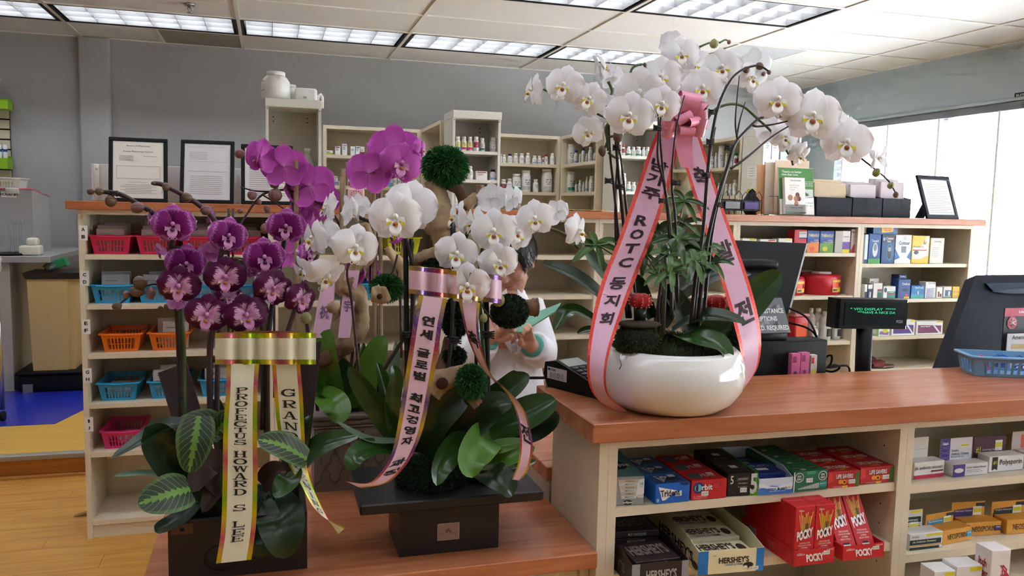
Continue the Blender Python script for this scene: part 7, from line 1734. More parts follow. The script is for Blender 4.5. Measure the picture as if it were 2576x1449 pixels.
bk('white pregnancy test box with a purple panel', 2245, 2303, 806, s62, W_, [('p', 'f', [(.06, .12), (.94, .12), (.94, .66), (.06, .72)], (70, 54, 130)), ('p', 'f', [(.06, .40), (.94, .36), (.94, .42), (.06, .46)], (176, 50, 90)), ('p', 'f', [(.62, .66), (.70, .66), (.98, .06), (.90, .06)], (226, 226, 232)), ('r', 'f', .8, .88, .98, .98, YEL)], d=.05)
bk('white pregnancy test box with a plum panel', 2306, 2373, 809, s62, W_, [('p', 'f', [(.06, .12), (.94, .12), (.94, .66), (.06, .72)], (120, 40, 90)), ('t', 'f', 'Early Result', .34, .60, .36, .13, WHT, dict(bold=.03)), ('p', 'f', [(.62, .66), (.70, .66), (.94, .10), (.86, .10)], (232, 230, 234)), ('r', 'f', .76, .88, .98, .98, YEL)], d=.05)
bk('small green and white box left of the pregnancy tests', 2205, 2239, 826, s62, (226, 226, 222), [('r', 'f', 0, 0, .16, 1, (90, 150, 60)), ('p', 'f', [(.2, .2), (.9, .1), (.95, .5), (.3, .6)], (150, 110, 170)), ('e', 'f', .66, .66, .2, .3, (206, 210, 60))], d=.05)
# plaid slippers on the bottom shelf
M_plaid = mat('plaid_red', (120, 50, 48), rough=.8, noise=(120, .5))
for k, (px, py) in enumerate([(2216, 924), (2240, 927)]):
    p = P(px, py, Z=s63)
    t = thing('slipper', (p.x, YF+.06+.10*k, s63+.0006), '%s plaid slipper on the bottom shelf behind the display pole' % ['left', 'right'][k], 'slipper', 'plaid slippers')
    b = MB(); b.lathe([(.001, 0), (.5, 0), (.5, .012), (.001, .012)], 18, M=Matrix.Diagonal((.17, .085, 1, 1))); b.build('sole', C(90, 60, 50), t, local=True)
    b = MB(); b.grid(lambda u, v: Vector((.0-.075*u, .042*math.cos(PI*v), .012+.03*math.sin(PI*v)*(1-.3*u))), 6, 8); b.build('strap', M_plaid, t, local=True)
# ================================================================== things on the long back counter
def frame_doc(name, label, cx, w, h, yb, lean, yaw, border, lines, title=None, seal=False, paper=(226, 222, 208), easel=False, fm=None):
    """document frame standing on the counter; origin at its bottom edge"""
    t = thing(name, (cx, yb, ZC+.0006), label, 'picture frame')
    R = Matrix.Rotation(yaw, 4, 'Z') @ Matrix.Rotation(-lean, 4, 'X')
    b = MB(); T = .014
    fm = fm or M_black
    for x0, z0, x1, z1 in ((-w/2, 0, w/2, border), (-w/2, h-border, w/2, h), (-w/2, border, -w/2+border, h-border), (w/2-border, border, w/2, h-border)):
        b.rbox(x0, 0, z0, x1, T, z1, .002, seg=1, smooth=False, M=R)
    b.build('frame', fm, t, local=True)
    b = MB(); b.box(-w/2+border*.8, .005, border*.8, w/2-border*.8, .011, h-border*.8, M=R); pg = b.build('document', C(*paper, rough=.75), t, local=True)
    q = MB(); iw = w-2*border-.012; x0 = -iw/2
    for (u0, v0, u1, v1) in lines: q.add([R @ Vector((x0+iw*u0, .0042, border+(h-2*border)*v0)), R @ Vector((x0+iw*u1, .0042, border+(h-2*border)*v0)), R @ Vector((x0+iw*u1, .0042, border+(h-2*border)*v1)), R @ Vector((x0+iw*u0, .0042, border+(h-2*border)*v1))], [(0, 1, 2, 3)])
    if title:
        for s_, v, ww, hh in title: text_into(q, s_, 0, border+(h-2*border)*v, iw*ww, (h-2*border)*hh, lambda u, v_: R @ Vector((u, .0040, v_)), 1)
    o = q.build('print', [C(168, 164, 156), C(70, 66, 62)], pg, local=True); o['kind'] = 'stuff'
    b = MB(); b.box(-w/2+border, .0022, border, w/2-border, .0030, h-border, M=R); b.build('pane', mat('frame_glass', (240, 240, 240), rough=.2, spec=.3, alpha=.06), t, local=True)
    top = R @ Vector((0, T, h*.72)); foot = Vector((top.x, top.y+.09, 0))
    b = MB(); n_ = (R @ Vector((1, 0, 0, 0))).xyz*.02 if False else Vector((.02, 0, 0))
    b.add([top-n_, top+n_, foot+n_*1.6, foot-n_*1.6, top-n_+Vector((0, .003, 0)), top+n_+Vector((0, .003, 0)), foot+n_*1.6+Vector((0, .003, 0)), foot-n_*1.6+Vector((0, .003, 0))], [(0, 1, 2, 3), (7, 6, 5, 4), (0, 4, 5, 1), (1, 5, 6, 2), (2, 6, 7, 3), (3, 7, 4, 0)])
    b.build('easel_leg', fm, t, local=True)
    return t
def fr_px(*a, **k): pass
ln1 = [(.04, .56, .96, .57), (.04, .34, .96, .35), (.04, .34, .05, .57), (.95, .34, .96, .57)]+[(.1, .66+.025*k, .4, .673+.025*k) for k in range(4)]+[(.6, .74, .9, .75)]+[(.12+.1*(k % 2), .08+.03*k, .88-.1*(k % 2), .09+.03*k) for k in range(6)]+[(.3, .28, .7, .288)]
def fspan(xl, xr, yt, ybm, Y): 
    a = P(xl, ybm, Y=Y); b_ = P(xr, ybm, Y=Y); return (a.x+b_.x)/2, b_.x-a.x, P((xl+xr)/2, yt, Y=Y).z-ZC
cx_, w_, h_ = fspan(275, 423, 347, 508, 3.72)
frame_doc('document_frame', 'black framed certificate with cream paper, leftmost on the back counter', cx_, w_, h_+.008, 3.70, .20, .03, .016, ln1, [('Board of Pharmacy', .92, .5, .03), ('Retail Pharmacy Permit', .82, .62, .03), ('DCA', .90, .16, .028)][:2])
cx_, w_, h_ = fspan(460, 596, 353, 508, 3.74)
frame_doc('document_frame', 'black framed white licence tilted back, second on the back counter', cx_-.012, w_, h_+.01, 3.71, .24, -.06, .016, [(.04, .5, .96, .51), (.04, .94, .96, .945), (.04, .68, .96, .685)]+[(.08, .72+.03*k, .5, .73+.03*k) for k in range(5)]+[(.1, .1+.035*k, .85, .11+.035*k) for k in range(10)], None, paper=(214, 214, 214))
cx_, w_, h_ = fspan(607, 738, 366, 512, 3.74)
frame_doc('document_frame', 'black framed notice behind the violet buds, third on the back counter', cx_, w_, h_+.01, 3.72, .2, .0, .016, [(.06, .1+.04*k, .94-.15*(k % 3 == 2), .115+.04*k) for k in range(18)], None, paper=(220, 218, 214))
# clear sign stand edge beside the third frame
p = P(601, 510, Y=3.74)
t = thing('acrylic_stand', (p.x-.004, 3.76, ZC+.0006), 'narrow clear acrylic stand between the framed notices', 'sign stand')
b = MB(); b.box(-.006, 0, 0, .008, .003, P(601, 440, Y=3.74).z-ZC, M=Matrix.Rotation(-.1, 4, 'X')); b.box(-.006, -.02, 0, .008, .03, .003); b.build('panel', M_glass, t, local=True)
# white privacy screen behind the frames
a = P(228, 412, Y=3.90); b_ = P(640, 424, Y=3.90)
t = thing('privacy_screen', (a.x, 3.90, ZC+.0006), 'low white privacy screen behind the framed certificates', 'screen')
b = MB(); b.rbox(0, 0, 0, b_.x-a.x, .012, a.z-ZC, .002, seg=1, smooth=False); b.build('panel', mat('screen_white', (214, 212, 208), rough=.5), t, local=True)
b = MB(); b.rbox(.012, -.008, 0, .034, -.0005, a.z-ZC-.002, .002, seg=1); b.tube([(.023, -.0085, a.z-ZC-.02), (.023, -.012, a.z-ZC-.02)], .004, 8); b.build('bracket', M_creamw, t, local=True)
# pink clock sign
A = P(876, 474, Y=3.82); B = P(916, 474, Y=3.82)
t = thing('clock_sign', ((A.x+B.x)/2, 3.82, ZC+.0006), 'pink framed return time clock sign on the back counter', 'sign')
w_, h_ = (B.x-A.x)*1.05, A.z-ZC
b = MB(); b.rbox(-w_/2, 0, 0, w_/2, .012, h_, .006); b.build('frame', mat('sign_pink', (226, 186, 190), rough=.4), t, local=True)
b = MB(); b.box(-w_*.40, -.001, h_*.40, w_*.40, -.0002, h_*.92); b.box(-w_*.38, -.001, h_*.06, w_*.36, -.0002, h_*.26, 1); b.build('face', [C(206, 166, 170), C(170, 120, 124)], t, local=True)
b = MB()
for k in range(12):
    an = 2*PI*k/12; b.box(w_*.30*math.cos(an)-.002, -.0016, h_*.66+h_*.2*math.sin(an)-.002, w_*.30*math.cos(an)+.002, -.0011, h_*.66+h_*.2*math.sin(an)+.002)
b.build('hour_mark', M_ink, t, local=True, kind='stuff')
# papers lying on the counter
for k, (px, w_, d_, c, lab, rz) in enumerate([(1465, .20, .12, (206, 160, 70), 'manila envelope lying on the back counter', .1), (1495, .22, .10, (236, 234, 226), 'white form lying under the manila envelope', -.05)]):
    p = P(px, 525, Y=3.70)
    b = MB(); b.rbox(-w_/2, -d_/2, 0, w_/2, d_/2, .003, .001, seg=1, smooth=False); o = b.build('envelope' if k == 0 else 'paper_form', C(*c, rough=.8)); o.location = (p.x, 3.70 if k == 0 else 3.74, ZC+.0006+(.0035 if k == 0 else 0)); o.rotation_euler = (0, 0, rz); tag(o, lab, 'envelope' if k == 0 else 'paper')
# wire desk organiser
Yo = 3.68
A = P(1815, 534, Y=Yo); B = P(1915, 534, Y=Yo); w_ = B.x-A.x; h_ = P(1865, 481, Y=Yo).z-ZC
t = thing('wire_organizer', ((A.x+B.x)/2, Yo, ZC+.0006), 'black wire desk organizer with grey and purple cards', 'organizer')
b = MB()
for y in (0, .12):
    for x in (-w_/2, 0, w_/2):
        b.tube([(x-w_*.18 if x > -w_/2 else x, y, 0), (x-w_*.18 if x > -w_/2 else x, y, h_*.8), (x-.02, y, h_), (x, y, h_*.8), (x, y, 0)], .0018, 6)
    b.tube([(-w_/2, y, h_*.62), (w_/2, y, h_*.62)], .0016, 6); b.tube([(-w_/2, y, h_*.2), (w_/2, y, h_*.2)], .0016, 6)
for x in (-w_/2, 0, w_/2): b.tube([(x, 0, h_*.62), (x, .12, h_*.62)], .0016, 6)
b.build('wire_frame', M_clip, t, local=True)
b = MB(); b.box(-w_*.48, .004, h_*.18, w_*.48, .008, h_*.60); b.box(-w_*.48, .008, h_*.16, w_*.48, .115, h_*.18); b.build('mesh_panel', mat('black_mesh', (32, 32, 36), rough=.5), t, local=True)
for k, (x0, x1, c, lab) in enumerate([(-.42, -.06, (130, 130, 134), 'grey card pad in the wire organizer'), (.06, .40, (84, 60, 130), 'purple card pad in the wire organizer')]):
    b = MB(); b.rbox(x0*w_, -.006, h_*.24, x1*w_, .0, h_*.54, .001, seg=1, smooth=False)
    o = b.build('card_pad', C(*c)); o.location = t.location; tag(o, lab, 'card pad')
b = MB(); p = P(1895, 530, Y=3.86); b.lathe([(.03, 0), (.05, .03), (.045, .08), (.028, .11), (.012, .122), (.0005, .125)], 16); b.tube([(-.02, 0, .118), (0, 0, .135), (.02, 0, .118)], .006, 6)
o = b.build('dark_shape', mat('black_matte', (24, 22, 26), rough=.85)); o.location = (p.x, 3.88, ZC+.0006); tag(o, 'black rounded shape behind the wire organizer', 'pouch')  # rounded black stand-in for an unidentified dark shape
# folders in a wire sorter
Yf_ = 3.80
base = P(1965, 536, Y=Yf_)
t = thing('file_sorter', (base.x, Yf_, ZC+.0006), 'black wire file sorter under the manila folders', 'file sorter')
b = MB()
for k in range(5): 
    x = -.06+.03*k; b.tube([(x, -.06, 0), (x, -.05, .10), (x, .05, .10), (x, .06, 0)], .0016, 6)
for y in (-.06, .06): b.tube([(-.065, y, .002), (.065, y, .002)], .0018, 6)
b.build('wire_frame', M_clip, t, local=True)
fold = [((1932, 536), 3.80, .055, (222, 168, 120), -.30, 'orange manila folder leaning in the sorter'), ((1945, 536), 3.80, .05, (232, 214, 190), -.24, 'pale folder beside the orange one in the sorter'), ((1962, 536), 3.79, .05, (236, 208, 178), -.18, 'front manila folder in the sorter')]
for k, (pp, Y, d_, c, lean, lab) in enumerate(fold):
    p = P(pp[0]+36, 536, Y=Y); hh = P(1985, 402+6*(2-k), Y=Y).z-ZC-.008
    b = MB(); b.rbox(-.115, 0, 0, .10-.012*k, .004, hh, .0015, seg=1, smooth=False); b.rbox(-.04+.03*k, 0, hh-.001, .06, .004, hh+.010, .001, seg=1, smooth=False)
    o = b.build('folder', mat('folder_%d' % k, c, rough=.7, noise=(5, .03))); o.location = (p.x-.02+.005*k, Y+.03-.022*k, ZC+.006); o.rotation_euler = (-.05, 0, -.10-.04*k); tag(o, lab, 'folder', 'manila folders')
# brochure holder
Yh = 3.63
A = P(1960, 540, Y=Yh); B = P(2050, 540, Y=Yh); w_ = B.x-A.x; h_ = P(2000, 421, Y=Yh).z-ZC
t = thing('brochure_holder', ((A.x+B.x)/2, Yh, ZC+.0006), 'clear brochure holder with a green poster', 'brochure holder')
Rl = Matrix.Rotation(-.14, 4, 'X')
b = MB(); b.box(-w_/2, 0, 0, w_/2, .003, h_*1.01, M=Rl); b.box(-w_/2, 0, 0, w_/2, .09, .003); b.box(-w_*.42, -.030, .004, w_*.18, -.028, h_*.22, M=Rl); b.build('acrylic', M_glass, t, local=True)
b = MB(); b.box(-w_*.48, -.0016, .006, w_*.48, -.0004, h_, M=Rl); ps = b.build('poster', C(70, 130, 56), t, local=True)
q = MB()
def pf(e): return lambda u, v: Rl @ Vector((u, -.0017-e, v))
q.poly([pf(.0003)(-w_*.48, .006), pf(.0003)(w_*.48, .006), pf(.0003)(w_*.48, h_*.40), pf(.0003)(-w_*.48, h_*.34)], 0)
q.poly([pf(.0003)(w_*.06, h_*.38), pf(.0003)(w_*.46, h_*.38), pf(.0003)(w_*.46, h_*.56), pf(.0003)(w_*.06, h_*.56)], 2)
text_into(q, "There's no better", -w_*.12, h_*.92, w_*.56, h_*.05, pf(.0006), 0); text_into(q, 'time than now.', -w_*.17, h_*.86, w_*.46, h_*.045, pf(.0006), 0)
for k in range(4): text_into(q, 'Interest free', w_*.28, h_*(.72-.03*k), w_*.36, h_*.018, pf(.0006), 0)
for k in range(3): q.poly([pf(.0007)(w_*(.16+.04*k), h_*.41), pf(.0007)(w_*(.30+.03*k), h_*(.43)), pf(.0007)(w_*(.20+.05*k), h_*(.52-.02*k))], 1)
text_into(q, 'Apply Now!', w_*.28, h_*.27, w_*.34, h_*.04, pf(.0006), 1); text_into(q, 'Quick and', w_*.30, h_*.21, w_*.28, h_*.03, pf(.0006), 1)
q.build('print', [C(234, 236, 230), C(60, 120, 90), C(196, 204, 198)], ps, local=True, kind='stuff')
# stack of leaflets in it
o = MB(); o.box(-w_*.40, -.026, .006, w_*.16, -.004, h_*.78, M=Rl); lf = o.build('leaflet_stack', C(236, 234, 226)); lf.location = t.location; tag(lf, 'white leaflet stack with family pictures in the brochure holder', 'leaflets')
q = MB()
pf2 = lambda u, v: Rl @ Vector((u, -.0266, v))
for s_, u, v, ww, hh, m_ in [('CareCredit', -.10, .72, .30, .028, 1), ('Get the care', -.14, .62, .28, .024, 2), ('you want', -.17, .57, .20, .022, 2), ('today.', -.20, .525, .14, .022, 2), ('CareCredit', -.10, .155, .36, .036, 1), ('making care possible...today', -.10, .115, .34, .012, 2)]: text_into(q, s_, w_*u, h_*v, w_*ww, h_*hh, pf2, m_)
for k, (u, v, r, c) in enumerate([(-.26, .36, .07, 3), (-.06, .42, .06, 4), (-.10, .34, .07, 3), (-.02, .34, .06, 4), (-.10, .24, .06, 3)]): q.poly([Rl @ Vector((w_*u+w_*r*math.cos(a_), -.0264, h_*v+w_*r*math.sin(a_))) for a_ in [2*PI*j/12 for j in range(12)]], c)
q.poly([pf2(-w_*.40, .008), pf2(w_*.16, .008), pf2(w_*.16, .016), pf2(-w_*.40, .016)], 0)
q.build('print', [C(70, 130, 56), C(40, 56, 60), C(150, 150, 150), C(176, 120, 96), C(120, 60, 56)], lf, local=True, kind='stuff')
# three black bins of envelopes
M_bin = mat('bin_black', (18, 22, 32), rough=.55, spec=.2, noise=(20, .1))
for k, (xl, xr, yt, wc) in enumerate([(2052, 2142, 497, (214, 192, 160)), (2143, 2218, 498, (206, 196, 198)), (2219, 2290, 500, (206, 192, 196))]):
    Y = 3.64; A = P(xl, 544, Y=Y); B = P(xr, 544, Y=Y); w_ = B.x-A.x-.004; h_ = P((xl+xr)/2, yt, Y=Y).z-ZC
    t = thing('letter_bin', ((A.x+B.x)/2, Y, ZC+.0006), 'black letter bin holding envelopes, %s of three on the back counter' % ORD[k], 'bin', 'black letter bins')
    b = MB(); T = .003; D = .17
    b.box(-w_/2, 0, 0, w_/2, D, T); b.box(-w_/2, 0, T, w_/2, T, h_); b.box(-w_/2, D-T, T, w_/2, D, h_*1.25)
    for s in (-1, 1): b.prism([(T, T), (D-T, T), (D-T, h_*1.25), (T, h_)], 0, T, 0, Matrix(((0, 0, 1, -w_/2 if s < 0 else w_/2-T), (1, 0, 0, 0), (0, 1, 0, 0), (0, 0, 0, 1))))
    b.build('body', M_bin, t, local=True)
    for j in range(3):
        hh = h_*(1.75, 1.9, 1.95)[j]*(1, .95, 1.05)[k]
        b = MB(); b.rbox(-w_*.44, 0, 0, w_*.44, .016, hh, .002, seg=1, smooth=False)
        o = b.build('envelope', C(*[min(255, v+8*j) for v in wc], rough=.8)); o.location = (t.location.x+.004*(j-1), Y+.028+.045*j, ZC+T+.001); o.rotation_euler = (-.06, 0, .04*(k-1)); tag(o, '%s envelope bundle in the %s black letter bin' % (['front', 'middle', 'rear'][j], ORD[k]), 'envelopes', 'envelope bundles')
cx_, w_, h_ = fspan(2318, 2424, 440, 546, 3.66)
frame_doc('document_frame', 'thick black tilted frame with a printed notice beside the letter bins', cx_-.02, w_*.98, h_*1.04, 3.63, .33, .22, .024, [(.06, .06+.05*k, .94-.2*(k % 3 == 1), .075+.05*k) for k in range(17)], None, paper=(220, 220, 222), fm=mat('frame_navy_black', (16, 20, 30), rough=.5, spec=.25))
# ================================================================== cash desk
# card terminal
c0 = P(1395, 985, Z=FT); 
t = thing('card_terminal', (.748, 1.86, FT+.0006), 'black card payment terminal left of the orchid bowl', 'card terminal', rz=.42)
prof = [(-.10, .0), (.09, .0), (.105, .03), (.10, .062), (.06, .070), (-.09, .028), (-.105, .016)]
b = MB(); b.prism(prof, -.042, .042, 0, Matrix(((0, 0, 1, 0), (1, 0, 0, 0), (0, 1, 0, 0), (0, 0, 0, 1)))); b.build('body', M_black, t, local=True)
sl = math.atan2(.042, .15)
Rk = Matrix.Translation((0, .06, .0705)) @ Matrix.Rotation(sl, 4, 'X')
b = MB(); b.box(-.034, -.04, -.001, .034, 0, .001, M=Rk); b.build('screen', mat('lcd_grey', (150, 156, 150), rough=.2), t, local=True)
for r_ in range(5):
    for c_ in range(3):
        b = MB(); b.rbox(-.032+.023*c_, -.058-.0165*r_, -.001, -.014+.023*c_, -.047-.0165*r_, .003, .001, seg=1, M=Rk); b.build('key', C(60, 60, 64) if r_ < 4 else C(*[(180, 40, 50), (200, 170, 50), (50, 130, 70)][c_]), t, local=True)
b = MB(); b.box(-.0428, .02, .022, -.0422, .09, .052); lb = b.build('label', C(226, 226, 224), t, local=True)
q = MB(); fl = lambda u, v: Vector((-.0432, .055-u, v))
text_into(q, '●CDS', -.018, .046, .028, .006, fl, 0, bold=.03)
for k in range(4): text_into(q, 'Service 888 555', 0, .038-.004*k, .05, .0025, fl, 0)
q.build('lettering', M_ink, lb, local=True, kind='stuff')
b = MB(); b.tube([(0, .105, .02), (-.02, .13, .012), (-.05, .15, .012), (-.04, .17, .01)], .004, 6); b.build('cable', M_black, t, local=True)
# label roll on the desk behind
p = P(1338, 978, Y=2.16)
t = thing('label_roll', (.69, 2.20, DZ+.0006), 'white label roll standing on the desk behind the terminal', 'label roll')
b = MB(); b.lathe([(.012, 0), (.026, 0), (.026, .05), (.012, .05)], 20); b.build('roll', M_paper, t, local=True)
# register monitor seen from behind
def slab_px(root, name, pts, Ys, th, m):
    A = [P(x, y, Y=Y) for (x, y), Y in zip(pts, Ys)]
    n = (A[1]-A[0]).cross(A[3]-A[0]).normalized()
    if n.y < 0: n = -n
    b = MB(); b.add(A+[p+n*th for p in A], [(0, 3, 2, 1), (4, 5, 6, 7), (0, 1, 5, 4), (1, 2, 6, 5), (2, 3, 7, 6), (3, 0, 4, 7)])
    return b.build(name, m, root)
M_mon = mat('monitor_black', (14, 15, 18), rough=.45, spec=.25, noise=(200, .12)); M_mon2 = mat('monitor_navy_black', (17, 24, 38), rough=.5, spec=.25, noise=(300, .15), bump=(500, .2))
mx = P(1915, 780, Y=2.2)
t = thing('register_monitor', (mx.x, 2.22, DZ+.0006), 'black register monitor seen from behind', 'monitor')
slab_px(t, 'back_shell', [(1838, 604), (2029, 612), (1983, 786), (1835, 782)], (2.22, 2.22, 2.12, 2.12), .028, M_mon)
b = MB(); b.tube(cr([P(1840, 668, Y=2.178), P(1880, 664, Y=2.175), P(1920, 664, Y=2.175), P(1950, 668, Y=2.178)], 10), .016, 12, caps=True); b.build('hinge_bulge', M_mon, t)
slab_px(t, 'bezel', [(2029, 612), (2033, 613), (1987, 788), (1983, 786)], (2.222, 2.222, 2.122, 2.122), .03, C(190, 190, 188))
b = MB(); b.tube([P(1915, 760, Y=2.16), P(1915, 860, Y=2.17), Vector((mx.x, 2.17, DZ+.02))], [.03, .028, .03], 12); b.rbox(mx.x-.10, 2.08, DZ+.0006, mx.x+.09, 2.28, DZ+.02, .006); b.build('stand', M_mon, t)
# cash box with a scanner base on top
A = P(1800, 944, Y=2.0); B = P(2078, 944, Y=2.0)
zb_ = P(2070, 856, Y=2.0).z
t = thing('cash_drawer', ((A.x+B.x)/2, 2.0, DZ+.0006), 'black metal cash drawer box behind the front counter', 'cash drawer')
w_ = B.x-A.x
b = MB(); b.rbox(-w_/2, 0, 0, w_/2, .075, zb_-DZ, .004, seg=2); b.build('body', M_black, t, local=True)
# id sign with a wedge base standing on the cash drawer
A = P(1880, 830, Y=2.0); B = P(1998, 830, Y=2.0)
zs_ = zb_+.0012
t = thing('id_sign', ((A.x+B.x)/2, 2.012, zs_), 'grey metallic sign reading I.D. REQUIRED', 'sign')
w_ = B.x-A.x; h_ = P(1940, 752, Y=2.03).z-zs_
b = MB(); b.rbox(-w_/2, 0, 0, w_*.42, .06, .022, .003); b.build('base', M_blackg, t, local=True)
Rs = Matrix.Translation((0, .004, .022)) @ Matrix.Rotation(-.42, 4, 'X')
hs = (h_-.022)/math.cos(.42)
def sp_(u, v): return Vector(((u-.5)*w_-.05*w_*v*.9+.0, 0, v*hs))
b = MB()
b.add([Rs @ (sp_(0, 0)), Rs @ sp_(1, 0), Rs @ sp_(1, 1), Rs @ sp_(0, 1)]+[Rs @ (q_+Vector((0, .003, 0))) for q_ in (sp_(0, 0), sp_(1, 0), sp_(1, 1), sp_(0, 1))], [(0, 1, 2, 3), (7, 6, 5, 4), (0, 4, 5, 1), (1, 5, 6, 2), (2, 6, 7, 3), (3, 7, 4, 0)])
pl_ = b.build('plate', mat('sign_grey', (120, 124, 130), rough=.3, metal=.3), t, local=True)
q = MB()
rq = random.Random(4)
for k in range(10):
    u, v = rq.uniform(.0, .85), rq.uniform(.05, .85); q.poly([Rs @ (sp_(u, v)+Vector((0, -.0005, 0))), Rs @ (sp_(min(1, u+.14), v-.03)+Vector((0, -.0005, 0))), Rs @ (sp_(min(1, u+.12), v+.12)+Vector((0, -.0005, 0)))], k % 2)
for s_, u, v, ww, hh in [('SUBSTANCE', .68, .62, .56, .14), ('RIPTIONS', .56, .40, .44, .14), ('I.D. REQUIRED', .66, .13, .64, .16)]: text_into(q, s_, u, v, ww, hh, lambda a_, c_: Rs @ (sp_(a_, c_)+Vector((0, -.0012, 0))), 2, bold=.03)
q.build('print', [C(84, 88, 94), C(150, 154, 160), C(236, 238, 238)], pl_, local=True, kind='stuff')
# slim cartons leaning on the cash drawer
for k, (xl, xr, yt, c, lab) in enumerate([(1993, 2015, 891, (214, 110, 160), 'left pink carton'), (2016, 2038, 888, (214, 110, 160), 'right pink carton'), (2041, 2057, 894, (210, 206, 196), 'white and yellow carton')]):
    Y = 1.965; A = P(xl, yt, Y=Y); B = P(xr, yt, Y=Y); w_ = B.x-A.x; h_ = A.z-DZ
    o = pack('carton', lab+' leaning against the cash drawer', 'carton', ((A.x+B.x)/2, Y, DZ+.0006), 0, w_, .018, h_, c, [('r', 'f', .1, .9, .5, .97, (150, 60, 100) if k < 2 else (200, 40, 50)), ('r', 'f', .2, .3, .6, .6, (120, 60, 90))]+([('r', 'f', .1, .62, .9, .82, (226, 200, 40))] if k == 2 else [('r', 'f', .3+.04*j, .66, .32+.04*j, .8, (70, 30, 60)) for j in range(8)]), 'slim cartons at the cash drawer')
# cables
for k, (pts, lab, c) in enumerate([([(1985, 775, 2.12), (2030, 800, 2.09), (2055, 850, 2.05), (2062, 900, 2.08)], 'upper black cable', 3), ([(1985, 812, 2.10), (2030, 825, 2.085), (2055, 850, 2.08), (2068, 910, 2.10)], 'lower black cable', 3), ([(2070, 935, 2.09), (2078, 900, 2.05), (2092, 895, 2.03), (2090, 915, 2.03), (2075, 930, 2.03), (2095, 935, 2.03), (2112, 925, 2.02), (2100, 918, 2.02), (2085, 925, 2.02), (2130, 920, 2.02), (2138, 940, 2.06)], 'coiled black cable', 3)]):
    path = cr(px3(pts), 8*(len(pts)-1)); b = MB(); b.tube(path, .0032, 7)
    o = b.build('cable', M_black); moved(o, path[-1]); tag(o, lab+' beside the cash drawer', 'cable', 'register cables')
# customer pole display
Yd = 2.06
bx = P(2180, 930, Y=Yd)
t = thing('pole_display', (bx.x, Yd, DZ+.0006), 'black customer pole display with green lettering', 'pole display')
b = MB(); b.tube([Vector((bx.x, Yd+.01, DZ+.012)), Vector((P(2180, 828, Y=Yd).x, Yd+.01, P(2180, 820, Y=Yd).z))], P(2195, 900, Y=Yd).x-P(2179, 900, Y=Yd).x, 20); b.build('pole', M_black, t)
b = MB(); b.rbox(bx.x-.06, Yd-.05, DZ+.0006, bx.x+.06, Yd+.07, DZ+.014, .004); b.build('foot', M_black, t)
A = P(2100, 826, Y=Yd); B = P(2279, 752, Y=Yd); w_ = B.x-A.x; h_ = P(2190, 752, Y=Yd).z-P(2190, 826, Y=Yd).z
cxd, czd = (A.x+B.x)/2, P(2190, 826, Y=Yd).z
Rd = Matrix.Translation((cxd, Yd-.012, czd)) @ Matrix.Rotation(.02, 4, 'Y') @ Matrix.Rotation(-.06, 4, 'Z')
b = MB(); b.prism([(-w_/2, .006), (-w_/2+.01, 0), (w_/2-.012, 0), (w_/2, .012), (w_/2, .05), (-w_/2, .05)], 0, h_, 0, Rd); hd = b.build('head', M_blackg, t)
b = MB(); b.box(-w_*.40, -.0012, h_*.12, w_*.46, -.0004, h_*.90, M=Rd); sc = b.build('screen', mat('display_dark', (8, 16, 16), rough=.3, spec=.2), hd)
q = MB(); fd = lambda u, v: Rd @ Vector((u, -.002, v))
for s_, u, v, ww in [('* VFD DISPLAY  *****', -.02, .67, .62), ('***HAVE A NICE DA', .03, .56, .52)]: text_into(q, s_, w_*u, h_*v, w_*ww, h_*.085, fd, 0, bold=.0)
text_into(q, 'POSX', w_*.36, h_*.26, w_*.09, h_*.10, fd, 1)
q.build('lettering', [mat('vfd_green', (40, 200, 130), rough=.5, emit=.7, ecol=(60, 220, 150)), C(200, 204, 204)], sc, kind='stuff')
# contractor's sign stuck on the window wall
p = P(2590, 240, X=XR)
b = MB(); b.box(XR-.003, p.y-.12, p.z-.025, XR-.0005, p.y+.12, p.z+.03); o = b.build('wall_sign', C(30, 34, 40)); moved(o, (XR-.002, p.y, p.z)); tag(o, 'small black lettered sign above the window blind at right edge', 'sign')
q = MB(); text_into(q, 'ELITE B', -.055, .012, .10, .014, lambda u, v: Vector((-.0016, -u, v)), bold=.02); text_into(q, '323-2', -.055, -.010, .10, .018, lambda u, v: Vector((-.0016, -u, v)), bold=.02); q.build('lettering', C(226, 228, 230), o, local=True, kind='stuff')
# second monitor at the right edge
mx2 = P(2500, 900, Y=2.06)
t = thing('register_monitor', (mx2.x+.05, 2.10, DZ+.0006), 'large navy black monitor back at the right edge', 'monitor')
slab_px(t, 'back_shell', [(2456, 692), (2760, 690), (2760, 960), (2366, 940)], (2.14, 2.14, 2.00, 2.00), .05, M_mon2)
b = MB()
pa = [P(2476+0*k, 710, Y=2.128) for k in range(1)]
b.add([P(2478, 712, Y=2.126), P(2700, 708, Y=2.126), P(2700, 735, Y=2.112), P(2540, 737, Y=2.112), P(2496, 732, Y=2.114)]+[p_-Vector((0, .006, .002)) for p_ in (P(2478, 712, Y=2.126), P(2700, 708, Y=2.126), P(2700, 735, Y=2.112), P(2540, 737, Y=2.112), P(2496, 732, Y=2.114))], [(5, 6, 7, 8, 9), (0, 1, 6, 5), (1, 2, 7, 6), (2, 3, 8, 7), (3, 4, 9, 8), (4, 0, 5, 9)])
b.build('handle_recess', mat('monitor_recess', (40, 54, 76), rough=.4), t)
b = MB(); b.tube([P(2560, 900, Y=2.06), Vector((P(2560, 900, Y=2.06).x, 2.08, DZ+.02))], [.03, .03], 12); b.rbox(P(2560, 900, Y=2.06).x-.1, 1.99, DZ+.0006, P(2560, 900, Y=2.06).x+.1, 2.2, DZ+.02, .005); b.build('stand', M_mon2, t)
